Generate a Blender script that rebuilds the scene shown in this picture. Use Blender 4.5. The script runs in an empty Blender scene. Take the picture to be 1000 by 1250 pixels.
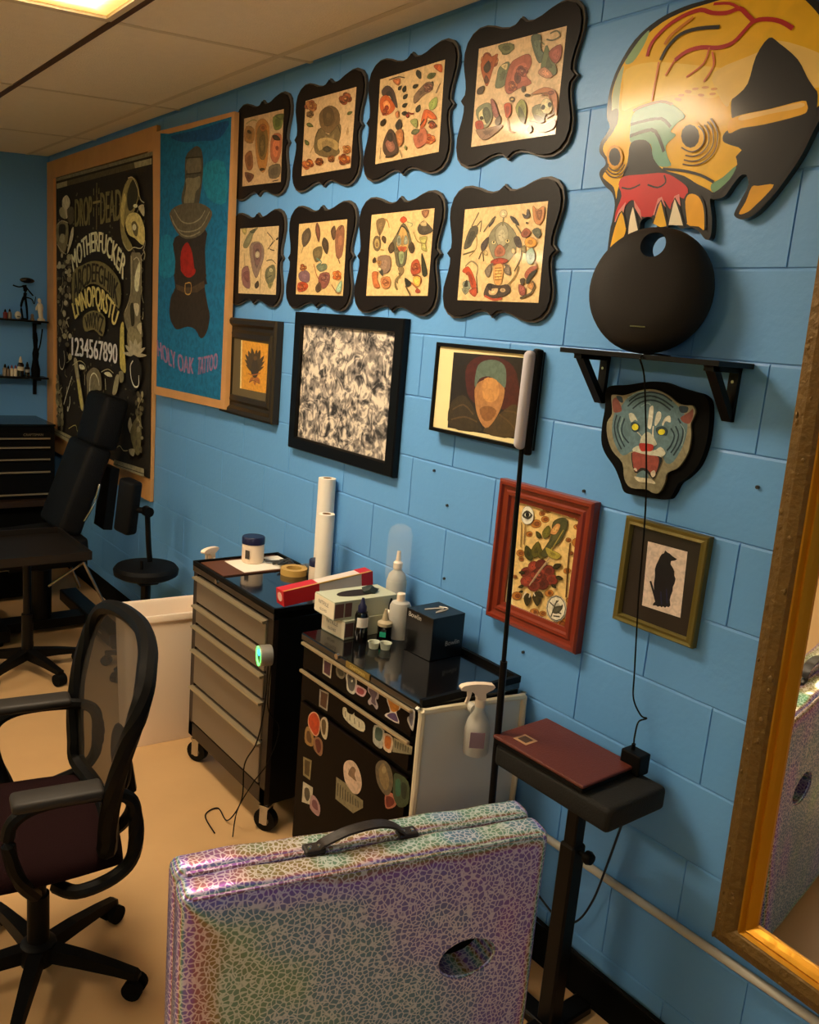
import bpy, bmesh, math, random
from mathutils import Vector, Matrix
from mathutils.geometry import tessellate_polygon
SC = bpy.context.scene
COL = SC.collection
PI = math.pi
R = math.radians

# ------------------------------------------------------------------ camera
cam_d = bpy.data.cameras.new('camera')
cam = bpy.data.objects.new('camera', cam_d); COL.objects.link(cam)
cam_d.sensor_fit = 'HORIZONTAL'; cam_d.sensor_width = 36.0; cam_d.lens = 1046.5/1000*36
cam_d.clip_start = 0.02
_r = (0.61243759, 0.78595607, 0.08481303); _u = (-0.21086203, 0.05901728, 0.97573263); _f = (-0.76187755, 0.61545919, -0.20187269)
cam.matrix_world = Matrix(((_r[0], _u[0], -_f[0], 1.0177), (_r[1], _u[1], -_f[1], -1.7995), (_r[2], _u[2], -_f[2], 1.7874), (0, 0, 0, 1)))
SC.camera = cam
# ------------------------------------------------------------------ world, exposure, lamp strength
W = bpy.data.worlds.new('world'); SC.world = W; W.use_nodes = True
W.node_tree.nodes['Background'].inputs[0].default_value = (0.5, 0.6, 0.8, 1)
W.node_tree.nodes['Background'].inputs[1].default_value = 0.15
SC.view_settings.view_transform = 'Standard'; SC.view_settings.look = 'None'
SC.view_settings.gamma = 1.0; SC.view_settings.use_curve_mapping = False
SC.view_settings.exposure = 0.14
LAMP_COLOR = (1.0, 0.83, 0.60); LAMP_POWER = 30.0
# troffers, the first real, the rest unseen and added for fill: (x0, x1, y0, y1, strength factor)
TROFFERS = [(-2.03, -0.81, -1.36, -0.75, 1.0), (-2.03, -0.81, -3.80, -3.19, 0.8), (1.63, 2.85, -3.80, -3.19, 0.7), (-4.47, -3.25, -3.80, -3.19, 0.7)]
ROOM = dict(x0=-5.42, x1=3.0, y0=-4.6, y1=0.0, h=2.755)
CEILING_SLOPE = 0.079   # the old suspended ceiling drops away from the block wall

# ------------------------------------------------------------------ materials
def lin(h):
    v = [int(h[i:i+2], 16)/255 for i in (0, 2, 4)]
    return tuple(c/12.92 if c <= .04045 else ((c+.055)/1.055)**2.4 for c in v)
def lin3(*v): return tuple(c/255/12.92 if c/255 <= .04045 else ((c/255+.055)/1.055)**2.4 for c in v)
MATS = {}
def M(name, hexc=None, rough=.5, metal=0.0, coat=0.0, bump=0.0, bscale=60.0, var=0.0, vscale=4.0, spec=.5, alpha=None, trans=0.0, emit=None, estr=1.0, ior=1.45, sub=None):
    if name in MATS: return MATS[name]
    m = bpy.data.materials.new(name); m.use_nodes = True; MATS[name] = m
    nt = m.node_tree; b = nt.nodes['Principled BSDF']
    c = lin(hexc) if isinstance(hexc, str) else hexc
    b.inputs['Base Color'].default_value = (*c, 1); b.inputs['Roughness'].default_value = rough
    b.inputs['Metallic'].default_value = metal; b.inputs['Coat Weight'].default_value = coat; b.inputs['Coat Roughness'].default_value = .06
    b.inputs['Specular IOR Level'].default_value = spec; b.inputs['Transmission Weight'].default_value = trans; b.inputs['IOR'].default_value = ior
    if alpha is not None: b.inputs['Alpha'].default_value = alpha
    if emit: b.inputs['Emission Color'].default_value = (*lin(emit), 1); b.inputs['Emission Strength'].default_value = estr
    if bump or var:
        tc = nt.nodes.new('ShaderNodeTexCoord')
    if bump:
        n = nt.nodes.new('ShaderNodeTexNoise'); n.inputs['Scale'].default_value = bscale; n.inputs['Detail'].default_value = 4
        nt.links.new(tc.outputs['Object'], n.inputs['Vector'])
        bp = nt.nodes.new('ShaderNodeBump'); bp.inputs['Strength'].default_value = bump; bp.inputs['Distance'].default_value = .01
        nt.links.new(n.outputs['Fac'], bp.inputs['Height']); nt.links.new(bp.outputs['Normal'], b.inputs['Normal'])
    if var:
        n = nt.nodes.new('ShaderNodeTexNoise'); n.inputs['Scale'].default_value = vscale; n.inputs['Detail'].default_value = 5
        nt.links.new(tc.outputs['Object'], n.inputs['Vector'])
        mx = nt.nodes.new('ShaderNodeMix'); mx.data_type = 'RGBA'
        mx.inputs[6].default_value = (*[k*(1-var) for k in c], 1); mx.inputs[7].default_value = (*[min(1, k*(1+var)) for k in c], 1)
        nt.links.new(n.outputs['Fac'], mx.inputs[0]); nt.links.new(mx.outputs[2], b.inputs['Base Color'])
    return m
def nd(m, t, **k):
    n = m.node_tree.nodes.new(t)
    for a, v in k.items(): setattr(n, a, v)
    return n

M('wall_paint', (0.125, 0.35, 0.72), .42, bump=.12, bscale=45, var=.05, vscale=3)
M('green_paint', '7c8a50', .6, bump=.1)
M('ceiling_tile', 'e6dcc0', .95, bump=.35, bscale=140, var=.05, vscale=30)
M('grid_metal', 'd0c4a4', .8)
M('floor_vinyl', 'c29c6c', .38, bump=.05, bscale=20, var=.10, vscale=5)
M('black_plastic', '080706', .5, spec=.14)
M('black_gloss', '0b0b0d', .12, coat=.5)
M('black_matte', '060605', .8, spec=.12)
M('black_leather', '0a0b0d', .6, spec=.2, bump=.25, bscale=160)
M('black_metal', '080706', .38, metal=.1, spec=.25)
M('plaque_black', '140e0b', .5, spec=.25, bump=.05)
M('plaque_edge', '4a4238', .5)
M('chrome', 'b8b4ac', .2, metal=1.0)
M('white_plastic', 'f0dcc4', .4)
M('clear_plastic', 'f0f0ee', .12, trans=.92, ior=1.2)
M('milky_plastic', 'd8d4c8', .35, trans=.35, ior=1.3)
M('paper_white', 'ece4d4', .8)
M('wood_trim', 'c4935a', .5, bump=.1, bscale=30, var=.18, vscale=9)
M('gold_paint', 'c08818', .3, metal=.55, bump=.1, bscale=40)
M('bronze_ornate', '6e5428', .5, metal=.35, bump=.5, bscale=70, var=.35, vscale=60)
M('red_wood', '7c2a14', .35, coat=.3, var=.2, vscale=25)
M('olive_gold', '6f6430', .35, metal=.4)
M('maroon_fabric', '190607', .9, spec=.12, bump=.3, bscale=300)
M('drawer_grey', '7c7060', .38, metal=.35, bump=.05, bscale=200)
M('handle_grey', 'b0a080', .3, metal=.6)
M('brown_case', '5a2416', .55, bump=.2, bscale=200)
M('tan_tape', 'c09a50', .6)
M('navy', '15173c', .35)
M('red_box', 'c01c24', .4)
M('teal', '1fa080', .5)
M('conduit_paint', 'b8b4a8', .45)
M('mirror_glass', 'e8e8e6', .015, metal=1.0)
M('picture_glass', 'ffffff', .04, trans=1.0, ior=1.05)
M('bone', 'cfc8b0', .5)
M('lamp_diffuser', 'b8b4bc', .5, bump=.1, bscale=250)
M('lid_white', 'd6d6ca', .45)
M('lid_rim', 'e0d4b4', .4)
M('strap_leather', '1e140c', .4, bump=.15)
M('screw', '383838', .4, metal=.6)

# printed artwork: colours come from the flat print's own colour attribute
def print_mat(name, rough, coat, lo=.80, mott=75):
    m = M(name, 'ffffff', rough, coat=coat)
    a = nd(m, 'ShaderNodeAttribute'); a.attribute_name = 'print_color'
    nt = m.node_tree; tc = nd(m, 'ShaderNodeTexCoord'); nz = nd(m, 'ShaderNodeTexNoise'); nz.inputs['Scale'].default_value = mott; nz.inputs['Detail'].default_value = 4; nz.inputs['Distortion'].default_value = .7
    nt.links.new(tc.outputs['Object'], nz.inputs['Vector']); mr = nd(m, 'ShaderNodeMapRange'); mr.inputs[1].default_value = .35; mr.inputs[2].default_value = .62; mr.inputs[3].default_value = lo; mr.inputs[4].default_value = 1.06
    nt.links.new(nz.outputs['Fac'], mr.inputs[0]); mx = nd(m, 'ShaderNodeMix', data_type='RGBA', blend_type='MULTIPLY'); mx.inputs[0].default_value = 1
    nt.links.new(a.outputs['Color'], mx.inputs[6]); nt.links.new(mr.outputs[0], mx.inputs[7]); nt.links.new(mx.outputs[2], nt.nodes['Principled BSDF'].inputs['Base Color'])
    return m
print_mat('print_glossy', .45, .4); print_mat('print_cloth', .9, 0, .72, 38); print_mat('print_lacquer', .38, .3, .92, 12); MATS['print_lacquer'].node_tree.nodes['Principled BSDF'].inputs['Specular IOR Level'].default_value = .25; MATS['print_lacquer'].node_tree.nodes['Principled BSDF'].inputs['Coat Roughness'].default_value = .13; print_mat('print_matte', .6, .1, .75, 70)

def mesh_fabric(name, col, hole):
    m = M(name, col, .8); nt = m.node_tree; b = nt.nodes['Principled BSDF']
    # the weave is far finer than a pixel: its open share is a plain partial opacity
    b.inputs['Alpha'].default_value = 1-hole
mesh_fabric('mesh_fabric', '1c150c', .20)

def collage():
    m = M('ink_collage', 'ffffff', .5, coat=.5); nt = m.node_tree; b = nt.nodes['Principled BSDF']; L = nt.links.new
    tc = nd(m, 'ShaderNodeTexCoord')
    n1 = nd(m, 'ShaderNodeTexNoise'); n1.inputs['Scale'].default_value = 14; n1.inputs['Detail'].default_value = 2; n1.inputs['Distortion'].default_value = 1.2
    L(tc.outputs['Object'], n1.inputs['Vector'])
    w = nd(m, 'ShaderNodeMath', operation='MULTIPLY'); w.inputs[1].default_value = 26; L(n1.outputs['Fac'], w.inputs[0])
    s = nd(m, 'ShaderNodeMath', operation='SINE'); L(w.outputs[0], s.inputs[0])
    n2 = nd(m, 'ShaderNodeTexNoise'); n2.inputs['Scale'].default_value = 26; n2.inputs['Detail'].default_value = 5; n2.inputs['Distortion'].default_value = .8
    L(tc.outputs['Object'], n2.inputs['Vector'])
    ma = nd(m, 'ShaderNodeMath', operation='MULTIPLY_ADD'); ma.inputs[1].default_value = .09; L(s.outputs[0], ma.inputs[0]); L(n2.outputs['Fac'], ma.inputs[2])
    cr = nd(m, 'ShaderNodeValToRGB'); e = cr.color_ramp.elements
    e[0].position = .32; e[0].color = (*lin('2a2622'), 1); e[1].position = .68; e[1].color = (*lin('e0d4c0'), 1)
    k = cr.color_ramp.elements.new(.44); k.color = (*lin('7c746c'), 1); k = cr.color_ramp.elements.new(.54); k.color = (*lin('a89c90'), 1); k = cr.color_ramp.elements.new(.6); k.color = (*lin('d8ccb8'), 1)
    L(ma.outputs[0], cr.inputs[0]); L(cr.outputs[0], b.inputs['Base Color'])
collage()

def holo():
    # holographic foil printed with a leopard pattern: the foil's hue depends on the real viewing direction (grating), crinkled by noise
    m = M('holographic_leopard', 'ffffff', .36, metal=.35, coat=1.0); nt = m.node_tree; b = nt.nodes['Principled BSDF']; L = nt.links.new
    tc = nd(m, 'ShaderNodeTexCoord'); geo = nd(m, 'ShaderNodeNewGeometry')
    dn = nd(m, 'ShaderNodeTexNoise'); dn.inputs['Scale'].default_value = 30; L(tc.outputs['Object'], dn.inputs['Vector'])
    mixv = nd(m, 'ShaderNodeMix', data_type='VECTOR'); mixv.inputs[0].default_value = .012; L(tc.outputs['Object'], mixv.inputs[4]); L(dn.outputs['Color'], mixv.inputs[5])
    vo = nd(m, 'ShaderNodeTexVoronoi', feature='DISTANCE_TO_EDGE'); vo.inputs['Scale'].default_value = 92; L(mixv.outputs[1], vo.inputs['Vector'])
    spot = nd(m, 'ShaderNodeMapRange'); spot.inputs[1].default_value = .05; spot.inputs[2].default_value = .15; L(vo.outputs['Distance'], spot.inputs[0])
    # grating hue
    tv = nd(m, 'ShaderNodeVectorTransform', vector_type='VECTOR', convert_from='WORLD', convert_to='OBJECT'); L(geo.outputs['Incoming'], tv.inputs[0])
    dt = nd(m, 'ShaderNodeVectorMath', operation='DOT_PRODUCT'); L(tv.outputs[0], dt.inputs[0]); dt.inputs[1].default_value = (.95, 0, .3)
    tn = nd(m, 'ShaderNodeVectorTransform', vector_type='NORMAL', convert_from='WORLD', convert_to='OBJECT'); L(geo.outputs['Normal'], tn.inputs[0])
    dt2 = nd(m, 'ShaderNodeVectorMath', operation='DOT_PRODUCT'); L(tn.outputs[0], dt2.inputs[0]); dt2.inputs[1].default_value = (-1.7, 0, -1.7)
    nz = nd(m, 'ShaderNodeTexNoise'); nz.inputs['Scale'].default_value = 5.5; nz.inputs['Detail'].default_value = 1.5; nz.inputs['Distortion'].default_value = .6; L(tc.outputs['Object'], nz.inputs['Vector'])
    a1 = nd(m, 'ShaderNodeMath', operation='ADD'); L(dt.outputs['Value'], a1.inputs[0]); L(dt2.outputs['Value'], a1.inputs[1])
    a2 = nd(m, 'ShaderNodeMath', operation='MULTIPLY_ADD'); a2.inputs[1].default_value = .32; L(nz.outputs['Fac'], a2.inputs[0]); L(a1.outputs[0], a2.inputs[2])
    fr = nd(m, 'ShaderNodeMath', operation='FRACT'); HO['phase'] = nd(m, 'ShaderNodeMath', operation='ADD'); HO['phase'].inputs[1].default_value = HOLO_PHASE
    L(a2.outputs[0], HO['phase'].inputs[0]); L(HO['phase'].outputs[0], fr.inputs[0])
    cr = nd(m, 'ShaderNodeValToRGB'); cr.color_ramp.interpolation = 'EASE'; els = cr.color_ramp.elements
    stops = [(0, '8c9cd8'), (.2, '86b8c0'), (.38, '9cc89a'), (.52, 'b8a468'), (.64, 'c08a88'), (.80, '9c8cd4'), (1, '8c9cd8')]
    els[0].position = 0; els[0].color = (*lin(stops[0][1]), 1); els[1].position = 1; els[1].color = (*lin(stops[-1][1]), 1)
    for p, c in stops[1:-1]: k = els.new(p); k.color = (*lin(c), 1)
    L(fr.outputs[0], cr.inputs[0])
    dk = nd(m, 'ShaderNodeMix', data_type='RGBA', blend_type='MULTIPLY'); dk.inputs[0].default_value = 1; dk.inputs[7].default_value = (.56, .54, .74, 1); L(cr.outputs[0], dk.inputs[6])
    li = nd(m, 'ShaderNodeMix', data_type='RGBA'); li.inputs[0].default_value = .62; li.inputs[7].default_value = (*lin('ececfa'), 1); L(cr.outputs[0], li.inputs[6])
    mx = nd(m, 'ShaderNodeMix', data_type='RGBA'); L(spot.outputs[0], mx.inputs[0]); L(li.outputs[2], mx.inputs[6]); L(dk.outputs[2], mx.inputs[7]); L(mx.outputs[2], b.inputs['Base Color'])
    hs = nd(m, 'ShaderNodeHueSaturation'); hs.inputs['Hue'].default_value = .62; hs.inputs['Saturation'].default_value = 2.2; hs.inputs['Value'].default_value = 1.3; L(cr.outputs[0], hs.inputs['Color']); L(hs.outputs[0], b.inputs['Specular Tint']); b.inputs['IOR'].default_value = 2.1; b.inputs['Coat Weight'].default_value = .6
    b.inputs['Thin Film Thickness'].default_value = 420; b.inputs['Thin Film IOR'].default_value = 1.6
    bn = nd(m, 'ShaderNodeTexNoise'); bn.inputs['Scale'].default_value = 14; bn.inputs['Detail'].default_value = 3; L(tc.outputs['Object'], bn.inputs['Vector'])
    bp = nd(m, 'ShaderNodeBump'); bp.inputs['Strength'].default_value = .25; bp.inputs['Distance'].default_value = .02; L(bn.outputs['Fac'], bp.inputs['Height']); L(bp.outputs[0], b.inputs['Normal'])
HO = {}; HOLO_PHASE = 1.13
holo()

# ------------------------------------------------------------------ geometry helpers
def tag(o, label=None, cat=None, group=None, kind=None):
    if label: o['label'] = label
    if cat: o['category'] = cat
    if group: o['group'] = group
    if kind: o['kind'] = kind
    return o
TM = {}
def thing(name, loc, label, cat, rotz=0, group=None, rot=None):
    o = bpy.data.objects.new(name, None); COL.objects.link(o); o.empty_display_size = .05
    o.location = loc; o.rotation_euler = rot if rot else (0, 0, rotz)
    TM[o] = Matrix.Translation(loc) @ o.rotation_euler.to_matrix().to_4x4()
    return tag(o, label, cat, group)
def BM(): return bmesh.new()
def obj(name, bm, mat, parent=None, smooth=False, world=False, loc=None, recalc=True):
    if recalc: bmesh.ops.recalc_face_normals(bm, faces=bm.faces)
    me = bpy.data.meshes.new(name); bm.to_mesh(me); bm.free()
    if isinstance(mat, str): mat = MATS[mat]
    me.materials.append(mat)
    if smooth:
        for p in me.polygons: p.use_smooth = True
        if smooth != 'all':
            try: me.set_sharp_from_angle(angle=R(38))
            except Exception: pass
    o = bpy.data.objects.new(name, me); COL.objects.link(o)
    if world and parent is not None:
        me.transform(chain(parent).inverted())
    if loc: o.location = loc; TM[o] = (TM.get(parent, Matrix()) if parent else Matrix()) @ Matrix.Translation(loc)
    if parent is not None: o.parent = parent
    return o
def chain(p):
    if p in TM: return TM[p]
    if p.parent is not None: return chain(p.parent)
    return Matrix()
def box(bm, x0, x1, y0, y1, z0, z1, bev=0, seg=2, mat=None):
    g = bmesh.ops.create_cube(bm, size=1)['verts']
    bmesh.ops.scale(bm, vec=(abs(x1-x0), abs(y1-y0), abs(z1-z0)), verts=g)
    if bev:
        es = list({e for v in g for e in v.link_edges})
        r = bmesh.ops.bevel(bm, geom=es, offset=bev, segments=seg, affect='EDGES', profile=.5)
        g = list({v for f in r['faces'] for v in f.verts} | {v for v in g if v.is_valid})
    T = Matrix.Translation(((x0+x1)/2, (y0+y1)/2, (z0+z1)/2))
    if mat is not None: T = mat @ T
    bmesh.ops.transform(bm, matrix=T, verts=g)
    return g
def cyl(bm, p0, p1, r0, r1=None, n=20, cap=True):
    r1 = r0 if r1 is None else r1; p0 = Vector(p0); p1 = Vector(p1); d = p1-p0; q = d.to_track_quat('Z', 'Y').to_matrix()
    A = [bm.verts.new(p0 + q @ Vector((r0*math.cos(2*PI*i/n), r0*math.sin(2*PI*i/n), 0))) for i in range(n)]
    B = [bm.verts.new(p1 + q @ Vector((r1*math.cos(2*PI*i/n), r1*math.sin(2*PI*i/n), 0))) for i in range(n)]
    for i in range(n): bm.faces.new((A[i], A[(i+1) % n], B[(i+1) % n], B[i]))
    if cap: bm.faces.new(A[::-1]); bm.faces.new(B)
    return A+B
def lathe(bm, prof, c=(0, 0, 0), n=24, T=None):
    rings = []
    T = T or Matrix.Translation(c)
    for r, z in prof:
        if r < 1e-6: rings.append([bm.verts.new(T @ Vector((0, 0, z)))])
        else: rings.append([bm.verts.new(T @ Vector((r*math.cos(2*PI*i/n), r*math.sin(2*PI*i/n), z))) for i in range(n)])
    for a, b in zip(rings, rings[1:]):
        for i in range(n):
            j = (i+1) % n
            if len(a) == 1 and len(b) == 1: continue
            if len(a) == 1: bm.faces.new((a[0], b[i], b[j]))
            elif len(b) == 1: bm.faces.new((a[i], a[j], b[0]))
            else: bm.faces.new((a[i], a[j], b[j], b[i]))
def spline(pts, sub=6, closed=False):
    P = [Vector(p) for p in pts]; n = len(P); out = []
    for i in range(n if closed else n-1):
        if closed: a, b, c, d = P[(i-1) % n], P[i], P[(i+1) % n], P[(i+2) % n]
        else: a, b, c, d = P[max(i-1, 0)], P[i], P[i+1], P[min(i+2, n-1)]
        for k in range(sub):
            t = k/sub
            out.append(.5*((2*b)+(c-a)*t+(2*a-5*b+4*c-d)*t*t+(3*b-a-3*c+d)*t**3))
    if not closed: out.append(P[-1])
    return out
def tube(bm, pts, r, n=8, sub=6, closed=False, flat=1.0, rads=None):
    P = spline(pts, sub, closed) if sub > 1 else [Vector(p) for p in pts]
    m = len(P); rings = []; up = Vector((0, 0, 1))
    for i, p in enumerate(P):
        t = (P[(i+1) % m]-P[(i-1) % m]) if closed else (P[min(i+1, m-1)]-P[max(i-1, 0)])
        t.normalize()
        a = t.cross(up)
        if a.length < .05: a = t.cross(Vector((0, 1, 0)))
        a.normalize(); b = a.cross(t)
        rr = r if rads is None else rads[0]+(rads[1]-rads[0])*i/(m-1)
        rings.append([bm.verts.new(p+a*rr*math.cos(2*PI*k/n)+b*rr*flat*math.sin(2*PI*k/n)) for k in range(n)])
    for i in range(m if closed else m-1):
        A, B = rings[i], rings[(i+1) % m]
        for k in range(n): bm.faces.new((A[k], A[(k+1) % n], B[(k+1) % n], B[k]))
    if not closed: bm.faces.new(rings[0][::-1]); bm.faces.new(rings[-1])
def prism(bm, pts, y0, y1, plane='xz', bev=0):
    """extrude a closed outline (list of 2D points); plane xz -> thickness along y, yz -> along x, xy -> along z"""
    f = {'xz': lambda a, b, t: (a, t, b), 'yz': lambda a, b, t: (t, a, b), 'xy': lambda a, b, t: (a, b, t)}[plane]
    A = [bm.verts.new(f(a, b, y0)) for a, b in pts]; B = [bm.verts.new(f(a, b, y1)) for a, b in pts]; n = len(pts)
    for i in range(n): bm.faces.new((A[i], A[(i+1) % n], B[(i+1) % n], B[i]))
    for V_ in (A, B):
        for t in tessellate_polygon([[v.co for v in V_]]):
            try: bm.faces.new([V_[k] for k in t])
            except ValueError: pass
    return A+B
def outline2(pts, sub=4): return [(p.x, p.y) for p in spline([(a, b, 0) for a, b in pts], sub, True)]
def bool_cut(o, cutter_bm):
    me = bpy.data.meshes.new('cut'); bmesh.ops.recalc_face_normals(cutter_bm, faces=cutter_bm.faces); cutter_bm.to_mesh(me); cutter_bm.free()
    c = bpy.data.objects.new('cut', me); COL.objects.link(c); c.parent = o.parent
    md = o.modifiers.new('b', 'BOOLEAN'); md.operation = 'DIFFERENCE'; md.object = c; md.solver = 'EXACT'
    bpy.context.view_layer.update(); dg = bpy.context.evaluated_depsgraph_get()
    nm = bpy.data.meshes.new_from_object(o.evaluated_get(dg)); o.modifiers.clear(); o.data = nm
    bpy.data.objects.remove(c)
def copy_tree(o, parent=None, **kw):
    c = o.copy(); COL.objects.link(c)
    if parent is not None: c.parent = parent
    for ch in [k for k in bpy.data.objects if k.parent == o]: copy_tree(ch, c)
    return c

# ------------------------------------------------------------------ flat printed artwork from traced outlines
def text_polys(s):
    cu = bpy.data.curves.new('t', 'FONT'); cu.body = s; cu.size = 1; cu.resolution_u = 3
    o = bpy.data.objects.new('t', cu); me = bpy.data.meshes.new_from_object(o)
    V_ = [(v.co.x, v.co.y) for v in me.vertices]; F = [list(p.vertices) for p in me.polygons]
    bpy.data.objects.remove(o); bpy.data.curves.remove(cu); bpy.data.meshes.remove(me)
    return V_, F
def text_mesh(bm, s, size, T):
    V_, F = text_polys(s); x1 = max(v[0] for v in V_); vs = [bm.verts.new(T @ Vector(((x-x1/2)*size, y*size, 0))) for x, y in V_]
    for f in F:
        try: bm.faces.new([vs[k] for k in f])
        except ValueError: pass
def art(name, key, Y, mat, parent, step=.00006):
    bm = bmesh.new(); lay = bm.loops.layers.float_color.new('print_color')
    y = Y; inked = key.startswith('flash') or key == 'rose_print'; rnd_ = random.Random(key)
    def pt(t): a, b = t.split(','); return int(a)/1000, int(b)/1000
    def face(vs, col):
        if len(set(vs)) < 3: return
        try: f = bm.faces.new(vs)
        except ValueError: return
        for l in f.loops: l[lay] = (*col, 1)
    for row in ART[key].strip().split('\n'):
        y -= step; hd = row.split('|')[0].split(' '); k = hd[0]; col = lin3(*[int(c) for c in hd[1:4]]); w = int(hd[4])/1000
        if k == 'T':
            _, s, bo, to = row.split('|'); bo = [pt(t) for t in bo.split()]; to = [pt(t) for t in to.split()]
            V_, F = text_polys(s); x0 = min(v[0] for v in V_); x1 = max(v[0] for v in V_); z1 = max(v[1] for v in V_)
            def q(P, u, i): return P[0][i]*(1-u)*(1-2*u)+P[1][i]*4*u*(1-u)+P[2][i]*u*(2*u-1)
            vs = []
            for vx, vz in V_:
                u = (vx-x0)/(x1-x0); w = vz/z1
                vs.append(bm.verts.new((q(bo, u, 0)*(1-w)+q(to, u, 0)*w, y, q(bo, u, 1)*(1-w)+q(to, u, 1)*w)))
            for f in F: face([vs[i] for i in f], col)
            continue
        P = [pt(t) for t in hd[5:]]
        if k == 'E':
            c, a, b = P; ax = (a[0]-c[0], a[1]-c[1]); bx = (b[0]-c[0], b[1]-c[1])
            P = [(c[0]+ax[0]*math.cos(t)+bx[0]*math.sin(t), c[1]+ax[1]*math.cos(t)+bx[1]*math.sin(t)) for t in [2*PI*i/12 for i in range(12)]]
        if k == 'S':
            Q = [Vector((a, b)) for a, b in P]
            if len(Q) > 2: Q = [Vector((p.x, p.y)) for p in spline([(a.x, a.y, 0) for a in Q], 3)]
            L_, R_ = [], []
            for i, p in enumerate(Q):
                t = Q[min(i+1, len(Q)-1)]-Q[max(i-1, 0)]
                if t.length < 1e-6: t = Vector((1, 0))
                t.normalize(); n = Vector((-t.y, t.x))*w/2
                L_.append(bm.verts.new((p.x+n.x, y, p.y+n.y))); R_.append(bm.verts.new((p.x-n.x, y, p.y-n.y)))
            for i in range(len(Q)-1): face([L_[i], L_[i+1], R_[i+1], R_[i]], col)
            continue
        if k == 'C': P = outline2(P, 3)
        def fill(P, y, col):
            vs = [bm.verts.new((a, y, b)) for a, b in P]
            if len(vs) == 4 and k == 'P': face(vs, col); return
            for t in tessellate_polygon([[v.co for v in vs]]): face([vs[i] for i in t], col)
        fill(P, y, col)
        if inked and y < Y-1.5*step and len(P) > 5:
            cx = sum(a for a, b in P)/len(P); cz = sum(b for a, b in P)/len(P); ext = max(math.hypot(a-cx, b-cz) for a, b in P)
            if ext > .007:      # lighter heart, then dark flecks, as the inked drawings have
                i_ = rnd_.choice((.40, .5, .58)); g_ = rnd_.choice((.6, .7, 1.35, 1.5)); fill([(cx+(a-cx)*i_, cz+(b-cz)*i_) for a, b in P], y-step*.25, tuple(min(.8, c*g_) for c in col))
                for q_ in range(5):
                    an = rnd_.random()*6.28; r1, r2 = ext*.15, ext*rnd_.uniform(.4, .62); w_ = .0007; dx, dz = math.cos(an), math.sin(an)
                    face([bm.verts.new((cx+dx*r1-dz*w_, y-step*.4, cz+dz*r1+dx*w_)), bm.verts.new((cx+dx*r1+dz*w_, y-step*.4, cz+dz*r1-dx*w_)), bm.verts.new((cx+dx*r2, y-step*.4, cz+dz*r2))], tuple(c*.3 for c in col))
            n_ = len(P); o_, i2 = [], []
            for j in range(n_):
                t_ = Vector((P[(j+1) % n_][0]-P[j-1][0], P[(j+1) % n_][1]-P[j-1][1]))
                if t_.length < 1e-7: t_ = Vector((1, 0))
                t_.normalize(); w_ = .00065; o_.append(bm.verts.new((P[j][0]-t_.y*w_, y-step*.5, P[j][1]+t_.x*w_))); i2.append(bm.verts.new((P[j][0]+t_.y*w_, y-step*.5, P[j][1]-t_.x*w_)))
            for j in range(n_): face([o_[j], o_[(j+1) % n_], i2[(j+1) % n_], i2[j]], tuple(c*.28 for c in col))
    for f in bm.faces:
        f.normal_update()
        if f.normal.y > 0: f.normal_flip()
    return obj(name, bm, mat, parent, world=True, recalc=False)
def art_outline(key, i=0, sub=4):
    row = ART[key].strip().split('\n')[i]; P = [tuple(int(c)/1000 for c in t.split(',')) for t in row.split(' ')[5:]]
    return outline2(P, sub) if row[0] == 'C' else P

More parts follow.
